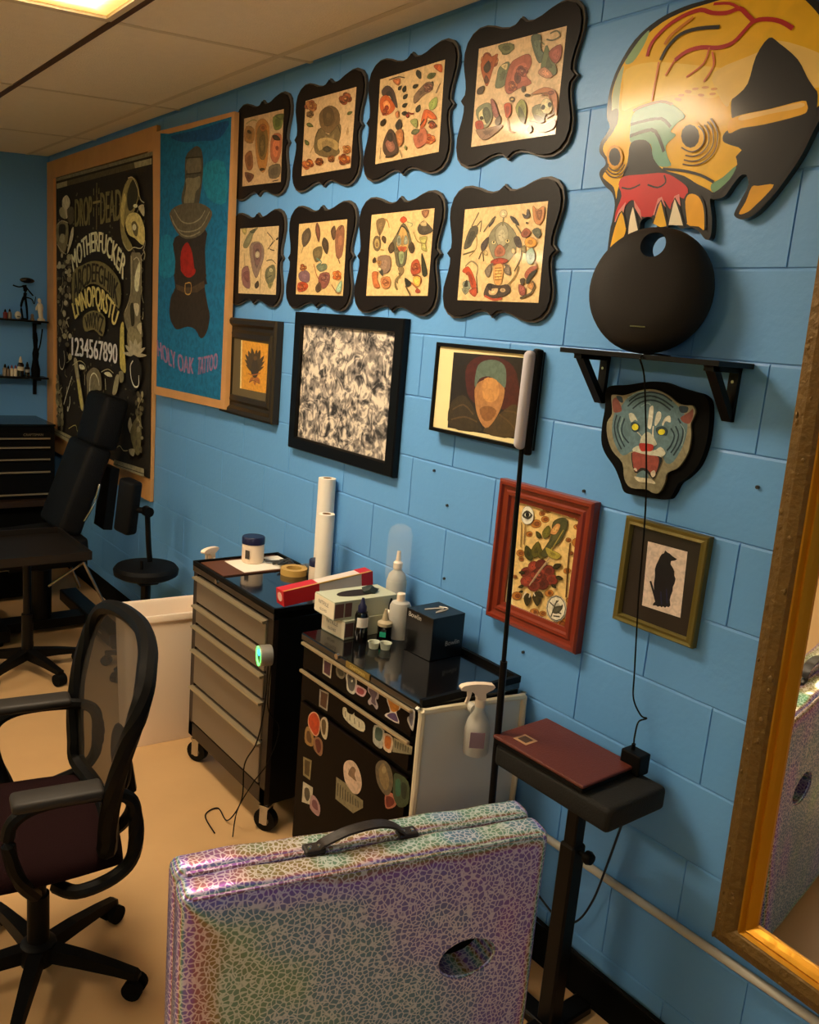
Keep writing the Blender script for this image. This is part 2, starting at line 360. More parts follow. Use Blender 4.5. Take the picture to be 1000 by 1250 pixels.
# traced outlines of the flat artworks: kind+colour, stroke width (mm), points x,z on the wall (mm)
ART = {
 'skull': '''C 10 8 6 0 -476,2013 -478,2088 -475,2109 -473,2150 -487,2180 -513,2198 -534,2223 -534,2238 -520,2249 -524,2263 -544,2282 -545,2305 -528,2326 -519,2346 -530,2355 -537,2379 -535,2430 -517,2480 -476,2533 -414,2565 -344,2578 -284,2579 -227,2581 -143,2574 -69,2552 -16,2516 21,2476 50,2425 65,2375 55,2323 27,2281 4,2222 -25,2173 -54,2134 -79,2109 -105,2098 -125,2102 -132,2113 -120,2141 -108,2171 -111,2188 -129,2193 -147,2174 -164,2150 -189,2145 -200,2145 -187,2102 -184,2064 -196,2058 -218,2077 -243,2087 -266,2085 -292,2097 -330,2087 -341,2104 -366,2116 -386,2106 -387,2084 -405,2077 -423,2065 -454,2038
C 232 180 0 0 -483,2192 -506,2208 -524,2223 -509,2243 -510,2258 -532,2283 -531,2302 -507,2328 -498,2364 -517,2370 -522,2387 -526,2428 -504,2481 -461,2525 -400,2556 -335,2568 -275,2570 -218,2571 -142,2565 -74,2545 -31,2512 4,2472 33,2423 46,2378 38,2336 13,2307 -138,2245 -144,2216 -163,2187 -191,2160 -236,2180 -279,2203 -343,2224 -378,2257 -410,2300 -448,2291 -450,2251 -461,2215 -470,2184 -471,2164
C 159 176 140 0 -517,2370 -525,2408 -519,2451 -500,2480 -502,2438 -501,2398 -498,2364 -507,2352
C 42 42 28 0 -525,2351 -522,2377 -500,2378 -498,2344 -513,2332
C 136 168 120 0 -498,2487 -462,2529 -435,2546 -447,2513 -474,2482
C 240 200 72 0 -491,2469 -414,2472 -298,2446 -228,2428 -155,2412 -191,2383 -231,2365 -279,2378 -343,2388 -400,2386 -456,2378 -489,2376 -493,2430
C 236 198 106 0 -238,2420 -133,2443 -96,2459 -1,2419 41,2384 30,2349 -118,2360 -179,2354 -191,2341 -217,2369
E 208 138 16 0 -318,2384 -309,2383 -318,2381
E 208 138 16 0 -300,2389 -290,2387 -299,2385
E 208 138 16 0 -281,2392 -272,2391 -281,2389
E 208 138 16 0 -255,2391 -245,2390 -254,2388
E 208 138 16 0 -231,2384 -222,2383 -231,2381
E 208 138 16 0 -325,2376 -315,2374 -324,2372
E 208 138 16 0 -233,2374 -224,2373 -233,2371
E 208 138 16 0 -263,2376 -254,2374 -263,2373
C 5 4 3 0 -182,2352 -172,2360 -148,2382 -138,2435 -114,2467 -87,2451 -40,2412 -11,2371 7,2349 17,2334 19,2284 -1,2225 -30,2176 -54,2137 -80,2111 -105,2100 -126,2105 -132,2112 -120,2141 -108,2171 -122,2196 -143,2195 -164,2169 -187,2146 -195,2160 -162,2187 -143,2213 -138,2245 -169,2259 -187,2268 -190,2281 -180,2291 -159,2292 -175,2318
C 234 176 48 0 -180,2310 -152,2319 -84,2322 -15,2328 -3,2320 0,2308 -13,2300 -92,2292 -147,2291 -176,2284
C 240 200 120 0 -151,2318 -84,2321 -18,2325 -13,2315 -83,2312 -149,2307
C 219 160 24 0 -120,2110 -108,2135 -99,2165 -83,2166 -48,2166 -64,2144 -81,2128 -99,2113
C 106 154 112 0 -202,2178 -175,2191 -145,2213 -156,2186 -191,2160
C 112 168 144 0 -453,2357 -431,2373 -382,2379 -339,2367 -299,2337 -316,2324 -333,2307 -317,2296 -341,2276 -331,2249 -319,2229 -357,2232 -375,2254 -386,2284 -417,2289 -449,2296 -454,2332
S 12 12 8 7 -455,2337 -417,2340 -365,2339 -335,2317
S 12 12 8 8 -452,2310 -413,2316 -377,2312 -344,2263
C 5 4 3 0 -447,2293 -410,2297 -386,2282 -372,2250 -343,2222 -335,2210 -396,2215 -454,2216 -447,2251
S 138 90 40 6 -452,2368 -423,2375 -373,2378 -339,2367
C 196 24 24 0 -455,2216 -396,2216 -335,2214 -294,2196 -262,2173 -268,2151 -291,2159 -299,2127 -331,2155 -350,2120 -363,2116 -388,2120 -414,2157 -437,2147 -462,2108 -466,2132 -454,2170 -468,2198
S 26 5 4 4 -457,2190 -430,2185 -401,2193
S 26 5 4 4 -379,2191 -348,2182 -327,2192 -334,2209
P 216 128 120 0 -466,2108 -457,2135 -438,2155 -441,2131 -457,2108
P 216 128 120 0 -414,2157 -390,2132 -382,2110 -409,2140
P 216 128 120 0 -350,2120 -343,2156 -332,2160 -315,2134 -332,2148 -340,2112
P 216 128 120 0 -299,2127 -297,2159 -284,2163 -275,2135 -294,2151
C 232 176 16 0 -474,2024 -464,2094 -450,2134 -438,2124 -427,2093 -431,2071 -452,2052
S 10 8 6 4 -474,2024 -464,2094 -447,2133 -426,2093
P 232 216 184 0 -418,2063 -421,2106 -414,2143 -389,2084 -405,2075
S 10 8 6 4 -418,2063 -421,2106 -414,2145 -387,2084
P 232 176 16 0 -346,2099 -333,2150 -306,2091 -324,2090
S 10 8 6 4 -348,2100 -333,2152 -304,2090
P 232 216 184 0 -302,2094 -294,2153 -259,2091
S 10 8 6 4 -303,2094 -294,2154 -258,2090
C 234 168 12 0 -252,2095 -266,2144 -256,2162 -230,2155 -212,2127 -201,2080 -218,2087
S 10 8 6 5 -252,2095 -266,2144 -256,2163 -229,2156 -209,2127 -199,2080
S 10 8 6 6 -340,2224 -281,2214 -232,2200 -195,2182
S 10 8 6 6 -295,2203 -244,2181 -203,2162 -190,2152
S 176 28 16 9 -430,2487 -422,2515 -386,2542 -341,2557 -296,2560 -264,2547 -226,2539 -195,2541 -175,2525 -155,2507
S 184 40 24 6 -195,2541 -222,2557 -263,2565
S 176 28 16 9 -61,2474 -90,2493 -124,2505 -155,2507 -176,2491 -200,2473 -236,2470 -281,2479 -319,2477 -348,2464
S 204 90 40 4 -348,2464 -369,2434
S 204 90 40 4 -258,2475 -267,2443 -309,2421
S 204 90 40 4 -249,2464 -240,2433 -260,2403
S 207 106 56 4 -393,2468 -395,2434 -399,2382
S 200 120 16 7 -312,2548 -366,2523 -383,2504
S 20 12 6 8 -389,2471 -374,2496 -342,2518 -296,2521 -239,2513
E 232 180 24 0 -275,2289 -237,2285 -268,2252
E 5 4 3 0 -275,2289 -250,2286 -270,2263
S 74 48 8 3 -257,2309 -245,2299 -237,2286 -236,2273 -241,2263 -251,2256 -265,2254 -281,2259 -295,2267
S 74 48 8 3 -241,2309 -231,2297 -225,2284 -223,2270 -227,2259 -236,2250 -249,2245 -264,2244 -281,2248
S 74 48 8 3 -234,2315 -220,2300 -213,2283 -211,2266 -216,2252 -227,2241 -243,2234 -262,2233 -283,2238
S 74 48 8 3 -227,2321 -211,2302 -202,2283 -201,2263 -206,2246 -219,2233 -238,2225 -261,2224 -285,2229
E 216 154 16 0 -490,2265 -464,2262 -485,2236
E 5 4 3 0 -490,2265 -471,2263 -486,2243
S 74 48 8 3 -461,2249 -467,2239 -475,2233 -486,2232 -498,2237 -508,2246
S 74 48 8 3 -455,2244 -461,2232 -472,2225 -485,2224 -500,2230 -512,2241
S 74 48 8 3 -448,2240 -456,2225 -469,2217 -484,2216 -501,2222 -517,2236''',
 'tiger_backing': '''C 13 11 9 0 -425,1687 -410,1703 -357,1711 -299,1724 -256,1727 -212,1719 -171,1713 -140,1708 -121,1690 -113,1645 -113,1594 -125,1545 -149,1512 -170,1493 -182,1463 -195,1449 -229,1444 -288,1441 -323,1442 -341,1467 -364,1498 -401,1530 -418,1560 -422,1604 -420,1646''',
 'tiger': '''C 138 132 104 0 -399,1674 -394,1682 -367,1683 -345,1689 -303,1704 -267,1707 -230,1698 -199,1682 -178,1680 -160,1681 -150,1669 -153,1652 -157,1637 -151,1611 -153,1570 -173,1532 -201,1514 -204,1489 -216,1462 -235,1458 -254,1463 -300,1458 -324,1476 -337,1515 -374,1541 -396,1576 -402,1610 -390,1634
C 93 124 132 0 -383,1635 -366,1653 -344,1683 -302,1699 -266,1702 -229,1692 -198,1675 -174,1655 -164,1627 -169,1585 -189,1543 -209,1537 -227,1558 -256,1560 -284,1552 -310,1551 -338,1534 -365,1555 -383,1591
C 124 66 54 0 -394,1668 -382,1676 -367,1659 -361,1644 -383,1638 -391,1650
C 124 66 54 0 -187,1650 -166,1665 -157,1674 -154,1654 -161,1639 -178,1640
C 29 53 64 0 -384,1679 -367,1680 -360,1666 -372,1667
C 29 53 64 0 -195,1676 -171,1677 -172,1664 -189,1662
S 18 48 60 4 -342,1671 -315,1692 -280,1700 -244,1697 -217,1685
S 18 48 60 4 -344,1658 -321,1679 -282,1691 -245,1686 -211,1671
S 18 48 60 4 -328,1654 -305,1673 -277,1681 -248,1678 -217,1664
S 18 48 60 4 -374,1633 -377,1604 -365,1574 -345,1549
S 18 48 60 4 -362,1631 -367,1602 -353,1576 -336,1556
S 18 48 60 4 -348,1627 -353,1601 -345,1583 -325,1568
S 18 48 60 4 -193,1647 -175,1622 -176,1590 -191,1558
S 18 48 60 4 -197,1628 -185,1609 -189,1582 -199,1563
S 18 48 60 4 -209,1621 -196,1605 -202,1580 -211,1567
S 143 176 176 2 -347,1679 -320,1695 -288,1702
S 143 176 176 2 -354,1629 -359,1600 -344,1571
S 143 176 176 2 -184,1636 -169,1617 -172,1585
S 143 176 176 2 -303,1663 -286,1673 -275,1669
C 216 216 196 0 -277,1663 -267,1667 -264,1640 -265,1613 -275,1615 -277,1639
C 207 208 188 0 -254,1654 -243,1655 -241,1640 -252,1621 -257,1629
C 207 208 188 0 -235,1629 -228,1645 -216,1650 -212,1635 -226,1636 -231,1624
C 184 188 168 0 -337,1640 -322,1642 -308,1626 -316,1628 -326,1620
S 184 188 168 3 -308,1601 -291,1591 -277,1575
S 216 216 196 4 -259,1620 -257,1599 -250,1579
C 38 64 74 0 -326,1619 -311,1622 -299,1615 -303,1599 -319,1600
C 38 64 74 0 -251,1615 -234,1623 -219,1618 -221,1604 -241,1601
E 216 208 32 0 -312,1610 -302,1611 -311,1602
E 216 208 32 0 -233,1609 -223,1611 -232,1602
C 184 188 168 0 -290,1585 -278,1602 -263,1601 -246,1585 -244,1574 -287,1567
C 192 194 174 0 -311,1554 -290,1567 -249,1561 -229,1573 -213,1560 -225,1549 -254,1548 -275,1544 -294,1544
C 13 11 9 0 -313,1544 -290,1542 -254,1548 -221,1547 -227,1516 -237,1492 -262,1506 -294,1498
C 152 70 58 0 -310,1546 -283,1548 -254,1548 -230,1546 -230,1515 -240,1501 -259,1513 -278,1513 -294,1501
C 168 40 28 0 -293,1571 -273,1575 -251,1574 -252,1560 -270,1556 -285,1555
C 93 124 132 0 -286,1496 -269,1508 -253,1499 -258,1485 -284,1484
C 216 210 180 0 -294,1488 -279,1478 -253,1480 -228,1482 -244,1491 -273,1489
C 216 200 176 0 -299,1506 -292,1510 -287,1502
C 216 200 176 0 -247,1506 -237,1514 -232,1503 -240,1496
C 152 70 58 0 -293,1535 -282,1540 -267,1536 -257,1544 -257,1523 -279,1519''',
 'eagle_print': '''P 220 156 40 0 -2476,1701 -2212,1698 -2213,1493 -2467,1491
P 240 216 144 0 -2476,1701 -2464,1701 -2452,1491 -2467,1491
C 76 58 20 0 -2343,1586 -2361,1615 -2431,1644 -2396,1603
C 76 58 20 0 -2347,1578 -2368,1601 -2433,1621 -2394,1589
C 76 58 20 0 -2346,1571 -2367,1587 -2421,1599 -2385,1577
C 76 58 20 0 -2346,1590 -2349,1623 -2404,1661 -2390,1614
C 76 58 20 0 -2341,1590 -2330,1627 -2373,1675 -2378,1621
C 76 58 20 0 -2333,1591 -2310,1623 -2328,1670 -2353,1622
C 76 58 20 0 -2330,1591 -2295,1623 -2297,1672 -2339,1625
C 76 58 20 0 -2325,1590 -2283,1610 -2259,1649 -2314,1617
C 76 58 20 0 -2323,1582 -2283,1597 -2252,1627 -2306,1604
C 76 58 20 0 -2322,1575 -2288,1583 -2254,1605 -2302,1591
C 76 58 20 0 -2330,1591 -2323,1617 -2354,1649 -2356,1612
C 60 46 16 0 -2331,1546 -2297,1585 -2340,1635 -2374,1578
C 106 76 24 0 -2352,1635 -2336,1643 -2319,1637 -2324,1625 -2345,1623
C 168 100 40 0 -2344,1552 -2371,1543 -2382,1522 -2347,1537
C 168 100 40 0 -2328,1550 -2342,1535 -2328,1516 -2314,1537
C 168 100 40 0 -2319,1554 -2316,1539 -2282,1528 -2291,1548
S 168 100 40 5 -2394,1563 -2353,1559 -2282,1573
S 106 76 24 3 -2382,1526 -2343,1537 -2286,1527''',
 'raven_print': '''P 232 212 196 0 -237,1333 -122,1335 -114,1171 -227,1168
P 20 18 28 0 -184,1323 -178,1320 -169,1318 -161,1314 -147,1310 -153,1305 -163,1301 -163,1293 -155,1286 -149,1278 -148,1269 -143,1261 -144,1249 -147,1240 -146,1229 -149,1216 -150,1206 -146,1192 -151,1186 -156,1187 -160,1182 -166,1184 -170,1180 -175,1182 -181,1178 -186,1180 -196,1177 -195,1183 -189,1191 -193,1203 -198,1214 -202,1232 -202,1251 -205,1269 -203,1282 -199,1293 -196,1303 -192,1311 -186,1315
S 20 18 28 6 -213,1236 -200,1213 -187,1188
S 28 32 72 4 -179,1219 -171,1187
S 28 32 72 4 -164,1230 -156,1195''',
 'portrait': '''P 36 28 16 0 -1021,1746 -716,1751 -712,1521 -1017,1513
C 74 28 16 0 -953,1711 -892,1745 -797,1741 -741,1707 -718,1619 -775,1598 -909,1604 -950,1652
C 60 48 24 0 -1015,1585 -962,1621 -914,1596 -873,1549 -869,1520 -1005,1517
C 76 60 32 0 -853,1523 -793,1582 -727,1618 -718,1527
S 92 72 40 5 -1001,1571 -952,1592 -904,1568
S 92 72 40 5 -1003,1540 -941,1556 -884,1548
S 92 72 40 5 -793,1582 -750,1566 -722,1548
S 92 72 40 5 -774,1595 -734,1596 -718,1591
C 176 124 72 0 -905,1656 -850,1680 -786,1668 -785,1611 -811,1561 -844,1535 -881,1563 -901,1605
C 95 112 96 0 -912,1667 -904,1715 -864,1734 -816,1734 -785,1714 -779,1662 -807,1673 -851,1687 -892,1676 -905,1649
C 200 144 80 0 -871,1678 -818,1679 -802,1638 -829,1613 -868,1624
C 138 92 48 0 -879,1586 -843,1601 -805,1591 -822,1563 -853,1556''',
 'rose_print': '''P 232 196 124 0 -715,1353 -444,1361 -445,1008 -676,1019
E 184 116 44 0 -587,1339 -570,1342 -585,1329
E 138 74 28 0 -583,1339 -576,1341 -582,1334
E 184 116 44 0 -604,1324 -592,1327 -603,1317
E 138 74 28 0 -602,1325 -596,1326 -601,1321
E 184 116 44 0 -590,1310 -575,1313 -589,1301
E 138 74 28 0 -587,1311 -581,1312 -587,1306
E 168 106 48 0 -551,1344 -545,1345 -550,1340
E 138 74 28 0 -550,1344 -547,1345 -549,1342
E 184 116 44 0 -492,1348 -472,1353 -490,1336
E 138 74 28 0 -488,1349 -479,1351 -487,1343
E 184 116 44 0 -470,1341 -457,1344 -468,1333
E 138 74 28 0 -467,1342 -461,1343 -466,1338
E 184 116 44 0 -622,1290 -602,1295 -620,1278
E 138 74 28 0 -618,1291 -609,1293 -617,1285
E 184 116 44 0 -464,1273 -445,1277 -462,1260
E 138 74 28 0 -460,1273 -451,1276 -459,1267
E 184 116 44 0 -643,1255 -630,1258 -642,1247
E 138 74 28 0 -640,1255 -635,1257 -640,1252
E 184 116 44 0 -669,1191 -653,1195 -667,1181
E 138 74 28 0 -665,1192 -658,1194 -665,1187
E 168 106 48 0 -663,1175 -653,1177 -662,1168
E 138 74 28 0 -661,1175 -656,1176 -661,1172
E 168 106 48 0 -496,1273 -486,1275 -495,1267
E 138 74 28 0 -494,1273 -489,1275 -493,1270
E 184 116 44 0 -487,1187 -474,1191 -486,1179
E 138 74 28 0 -485,1188 -479,1189 -484,1183
E 184 116 44 0 -664,1062 -644,1068 -662,1050
E 138 74 28 0 -660,1063 -651,1066 -659,1057
E 184 116 44 0 -588,1036 -571,1041 -586,1026
E 138 74 28 0 -584,1037 -577,1039 -583,1032
E 184 116 44 0 -556,1041 -543,1045 -555,1033
E 138 74 28 0 -554,1042 -548,1044 -553,1038
E 184 116 44 0 -464,1109 -451,1113 -463,1101
E 138 74 28 0 -461,1110 -455,1112 -461,1106
E 184 116 44 0 -471,1316 -459,1319 -470,1309
E 138 74 28 0 -469,1317 -463,1318 -468,1313
E 184 116 44 0 -485,1034 -459,1042 -482,1017
E 138 74 28 0 -479,1035 -468,1039 -478,1027
E 184 116 44 0 -453,1044 -438,1049 -452,1034
E 138 74 28 0 -450,1045 -443,1047 -450,1040
E 184 116 44 0 -541,1107 -525,1112 -540,1097
E 138 74 28 0 -538,1108 -531,1110 -537,1103
E 168 106 48 0 -679,1117 -670,1119 -678,1112
E 138 74 28 0 -677,1117 -673,1118 -677,1115
E 168 106 48 0 -480,1239 -471,1242 -479,1234
E 138 74 28 0 -478,1240 -474,1241 -477,1237
S 90 58 20 5 -487,1267 -485,1205 -478,1113
S 138 106 52 4 -677,1282 -669,1209
S 138 106 52 4 -662,1281 -658,1220
C 232 228 208 0 -680,1303 -674,1326 -655,1335 -636,1322 -634,1296 -653,1281 -673,1285
C 58 52 36 0 -677,1302 -662,1320 -638,1312 -653,1297
E 232 228 208 0 -657,1309 -645,1312 -656,1303
E 20 16 12 0 -657,1309 -650,1311 -656,1303
C 60 60 16 0 -622,1181 -617,1205 -649,1220 -649,1188
C 90 84 24 0 -612,1192 -591,1213 -603,1243 -626,1212
C 90 84 24 0 -584,1195 -576,1212 -595,1227 -600,1204
C 106 100 32 0 -582,1256 -563,1273 -571,1297 -592,1273
C 60 60 16 0 -596,1253 -597,1265 -616,1270 -611,1254
C 74 74 40 0 -557,1309 -532,1327 -508,1328 -506,1300 -526,1257 -551,1238 -568,1204 -586,1212 -564,1252 -557,1279
C 216 154 88 0 -563,1278 -545,1307 -529,1307 -541,1279
S 168 148 64 3 -559,1219 -541,1249 -516,1297
C 176 160 64 0 -573,1233 -544,1231 -516,1226 -524,1211 -558,1211
E 122 44 32 0 -634,1142 -610,1149 -632,1126
E 140 52 36 0 -608,1167 -585,1173 -606,1151
E 92 28 20 0 -581,1179 -558,1185 -579,1163
E 122 44 32 0 -551,1170 -529,1176 -549,1154
E 140 52 36 0 -536,1148 -514,1154 -534,1132
E 92 28 20 0 -567,1126 -544,1133 -564,1110
E 122 44 32 0 -600,1112 -576,1119 -597,1096
E 140 52 36 0 -630,1117 -606,1124 -628,1101
E 92 28 20 0 -593,1145 -570,1151 -591,1129
E 92 28 20 0 -570,1145 -555,1149 -568,1135
E 140 52 36 0 -587,1135 -572,1139 -586,1125
E 92 28 20 0 -595,1135 -580,1140 -593,1126
E 140 52 36 0 -602,1143 -586,1147 -600,1133
E 92 28 20 0 -590,1158 -575,1162 -589,1148
E 140 52 36 0 -578,1160 -563,1164 -576,1150
E 140 52 36 0 -585,1147 -567,1152 -583,1135
E 92 28 20 0 -581,1148 -570,1151 -580,1140
E 164 74 52 0 -585,1148 -578,1150 -584,1144
S 184 152 120 4 -617,1107 -589,1155 -552,1208
S 138 120 96 3 -607,1119 -574,1172 -555,1194
C 51 44 16 0 -536,1182 -519,1184 -506,1201 -529,1196
C 51 44 16 0 -522,1160 -512,1155 -494,1162 -509,1167
C 51 44 16 0 -534,1135 -529,1128 -514,1130 -523,1138
C 51 44 16 0 -586,1099 -598,1077 -576,1057 -567,1087
C 51 44 16 0 -580,1100 -577,1090 -558,1089 -566,1102
C 51 44 16 0 -619,1084 -632,1065 -616,1045 -603,1072
C 51 44 16 0 -637,1101 -648,1101 -659,1090 -643,1093
C 51 44 16 0 -640,1141 -650,1143 -663,1134 -648,1133
C 51 44 16 0 -637,1083 -644,1085 -654,1078 -643,1078
S 232 216 192 4 -625,1087 -637,1065
S 232 216 192 4 -608,1088 -611,1073
S 232 216 192 4 -597,1093 -589,1084
E 232 224 200 0 -505,1073 -468,1084 -499,1036
E 76 74 64 0 -505,1073 -471,1083 -499,1038
E 232 224 200 0 -505,1073 -473,1083 -499,1040
S 74 72 56 4 -520,1044 -513,1072 -506,1096
S 74 72 56 4 -516,1058 -492,1079 -483,1090
S 74 72 56 4 -514,1077 -532,1084
S 74 72 56 4 -512,1064 -484,1064
S 74 72 56 4 -512,1049 -488,1054
S 74 72 56 4 -510,1086 -500,1098
C 74 72 56 0 -516,1058 -495,1063 -482,1086 -510,1076''',
 'flash1': '''P 196 162 118 0 -2528,2620 -2192,2612 -2187,2340 -2518,2347
C 176 120 56 0 -2417,2586 -2360,2599 -2303,2561 -2303,2489 -2307,2417 -2338,2388 -2381,2413 -2412,2480 -2421,2544
C 124 96 48 0 -2403,2563 -2358,2578 -2320,2543 -2309,2490 -2332,2440 -2373,2449 -2403,2510
C 94 76 40 0 -2376,2528 -2341,2530 -2329,2471 -2362,2453 -2384,2493
E 156 90 40 0 -2356,2563 -2326,2559 -2355,2548
C 168 96 60 0 -2278,2522 -2201,2518 -2199,2447 -2234,2415 -2281,2445
E 140 60 32 0 -2229,2471 -2215,2469 -2228,2463
C 58 44 20 0 -2273,2522 -2254,2505 -2205,2499 -2237,2520
C 112 120 56 0 -2275,2593 -2198,2588 -2204,2544 -2259,2545
C 85 88 44 0 -2264,2597 -2194,2595 -2197,2573
C 106 92 68 0 -2288,2405 -2200,2407 -2200,2361 -2278,2362
C 140 90 52 0 -2507,2468 -2448,2483 -2429,2417 -2477,2411
C 108 68 48 0 -2501,2402 -2414,2384 -2460,2358
C 156 112 56 0 -2507,2586 -2432,2567 -2439,2514 -2514,2533
C 58 44 20 0 -2493,2569 -2484,2559 -2455,2553 -2471,2566
S 58 44 20 4 -2254,2347 -2204,2348
S 138 128 72 5 -2508,2597 -2448,2605 -2412,2596
C 74 58 36 0 -2368,2401 -2347,2395 -2322,2400 -2352,2407''',
 'flash2': '''P 204 170 124 0 -2027,2618 -1686,2615 -1689,2348 -2026,2348
C 108 84 52 0 -1923,2557 -1861,2578 -1795,2553 -1780,2506 -1831,2480 -1898,2502
C 84 66 40 0 -1897,2567 -1851,2570 -1821,2543 -1835,2513 -1881,2514
C 108 90 56 0 -1943,2479 -1908,2508 -1849,2477 -1780,2506 -1767,2472 -1780,2432 -1768,2404 -1839,2397 -1936,2425
C 168 140 88 0 -1922,2467 -1848,2468 -1781,2442 -1787,2415 -1854,2440 -1908,2427
C 60 52 34 0 -1885,2432 -1853,2438 -1824,2423 -1851,2417
S 58 44 20 4 -1938,2478 -1922,2505
S 58 44 20 4 -1789,2502 -1767,2472
E 106 58 36 0 -1728,2581 -1708,2578 -1727,2571
E 150 80 44 0 -1758,2575 -1737,2572 -1756,2566
E 106 58 36 0 -1770,2582 -1750,2579 -1769,2573
E 150 80 44 0 -1774,2590 -1753,2587 -1773,2581
E 106 58 36 0 -1750,2597 -1730,2594 -1749,2587
E 150 80 44 0 -1739,2593 -1718,2590 -1738,2583
E 150 80 44 0 -1751,2585 -1726,2581 -1749,2573
E 106 58 36 0 -1746,2584 -1730,2582 -1745,2576
E 184 128 76 0 -1751,2586 -1742,2585 -1750,2582
E 138 74 40 0 -1963,2584 -1941,2581 -1962,2575
E 168 108 56 0 -1974,2581 -1953,2578 -1973,2571
E 138 74 40 0 -2010,2596 -1987,2593 -2009,2586
E 168 108 56 0 -2002,2605 -1980,2602 -2001,2595
E 138 74 40 0 -1980,2604 -1958,2601 -1979,2594
E 168 108 56 0 -1961,2592 -1940,2589 -1960,2583
E 168 108 56 0 -1985,2593 -1958,2590 -1984,2581
E 138 74 40 0 -1980,2593 -1963,2590 -1979,2584
E 192 144 80 0 -1985,2594 -1976,2593 -1985,2590
E 92 68 40 0 -1972,2562 -1959,2560 -1971,2556
E 124 92 52 0 -1981,2557 -1968,2556 -1981,2552
E 92 68 40 0 -1999,2563 -1985,2561 -1998,2557
E 124 92 52 0 -2000,2570 -1987,2568 -2000,2564
E 92 68 40 0 -1982,2571 -1969,2569 -1982,2565
E 124 92 52 0 -1975,2568 -1962,2566 -1975,2562
E 124 92 52 0 -1987,2565 -1970,2563 -1986,2558
E 92 68 40 0 -1984,2565 -1973,2563 -1983,2560
E 148 112 60 0 -1987,2566 -1981,2565 -1986,2563
C 92 96 48 0 -2008,2534 -1992,2522 -1957,2518 -1983,2534
C 92 96 48 0 -1731,2531 -1712,2527 -1698,2535 -1723,2538
E 124 60 32 0 -1958,2383 -1937,2381 -1957,2374
E 176 96 40 0 -1989,2377 -1969,2375 -1988,2368
E 124 60 32 0 -2001,2384 -1981,2382 -2000,2375
E 176 96 40 0 -2003,2392 -1982,2390 -2002,2383
E 124 60 32 0 -1972,2396 -1951,2394 -1971,2387
E 176 96 40 0 -1964,2392 -1944,2390 -1963,2383
E 176 96 40 0 -1981,2386 -1955,2384 -1979,2375
E 124 60 32 0 -1976,2386 -1960,2384 -1975,2378
E 200 136 72 0 -1981,2388 -1972,2387 -1980,2383
E 92 44 24 0 -1883,2385 -1868,2384 -1882,2378
E 148 80 30 0 -1894,2380 -1879,2379 -1893,2373
E 92 44 24 0 -1909,2383 -1894,2382 -1908,2377
E 148 80 30 0 -1915,2390 -1900,2389 -1914,2384
E 92 44 24 0 -1907,2396 -1893,2395 -1906,2390
E 148 80 30 0 -1891,2394 -1876,2393 -1890,2388
E 148 80 30 0 -1899,2388 -1881,2387 -1898,2380
E 92 44 24 0 -1895,2388 -1884,2387 -1895,2382
E 184 120 56 0 -1899,2389 -1892,2389 -1898,2386
E 124 60 32 0 -1709,2373 -1690,2371 -1708,2364
E 168 88 28 0 -1736,2369 -1717,2368 -1735,2361
E 124 60 32 0 -1742,2372 -1723,2370 -1741,2363
E 168 88 28 0 -1749,2386 -1730,2384 -1748,2377
E 124 60 32 0 -1733,2390 -1714,2388 -1731,2381
E 168 88 28 0 -1710,2381 -1691,2379 -1709,2372
E 168 88 28 0 -1729,2379 -1706,2377 -1728,2368
E 124 60 32 0 -1725,2379 -1710,2377 -1724,2371
E 200 144 72 0 -1730,2380 -1721,2379 -1729,2376
E 106 60 32 0 -1807,2384 -1796,2382 -1807,2378
E 160 96 40 0 -1820,2384 -1809,2383 -1820,2379
E 106 60 32 0 -1824,2386 -1812,2385 -1823,2381
E 160 96 40 0 -1828,2393 -1816,2391 -1827,2387
E 106 60 32 0 -1819,2396 -1807,2395 -1818,2391
E 160 96 40 0 -1807,2394 -1795,2392 -1806,2388
E 160 96 40 0 -1815,2390 -1801,2388 -1815,2383
E 106 60 32 0 -1813,2389 -1804,2389 -1812,2385
E 184 128 64 0 -1815,2390 -1810,2390 -1815,2388
E 168 100 44 0 -1704,2405 -1690,2404 -1703,2399
E 188 124 60 0 -1714,2404 -1699,2402 -1713,2397
E 168 100 44 0 -1724,2406 -1710,2405 -1723,2399
E 188 124 60 0 -1729,2419 -1715,2417 -1728,2412
E 168 100 44 0 -1712,2419 -1698,2418 -1712,2413
E 188 124 60 0 -1705,2416 -1691,2414 -1704,2409
E 188 124 60 0 -1716,2412 -1699,2410 -1715,2404
E 168 100 44 0 -1713,2412 -1702,2410 -1712,2406
E 204 148 72 0 -1716,2413 -1710,2412 -1716,2409
C 92 96 48 0 -1979,2454 -1981,2466 -2011,2477 -2002,2460
S 156 120 52 4 -1722,2462 -1717,2484
S 156 120 52 4 -1939,2450 -1965,2424''',
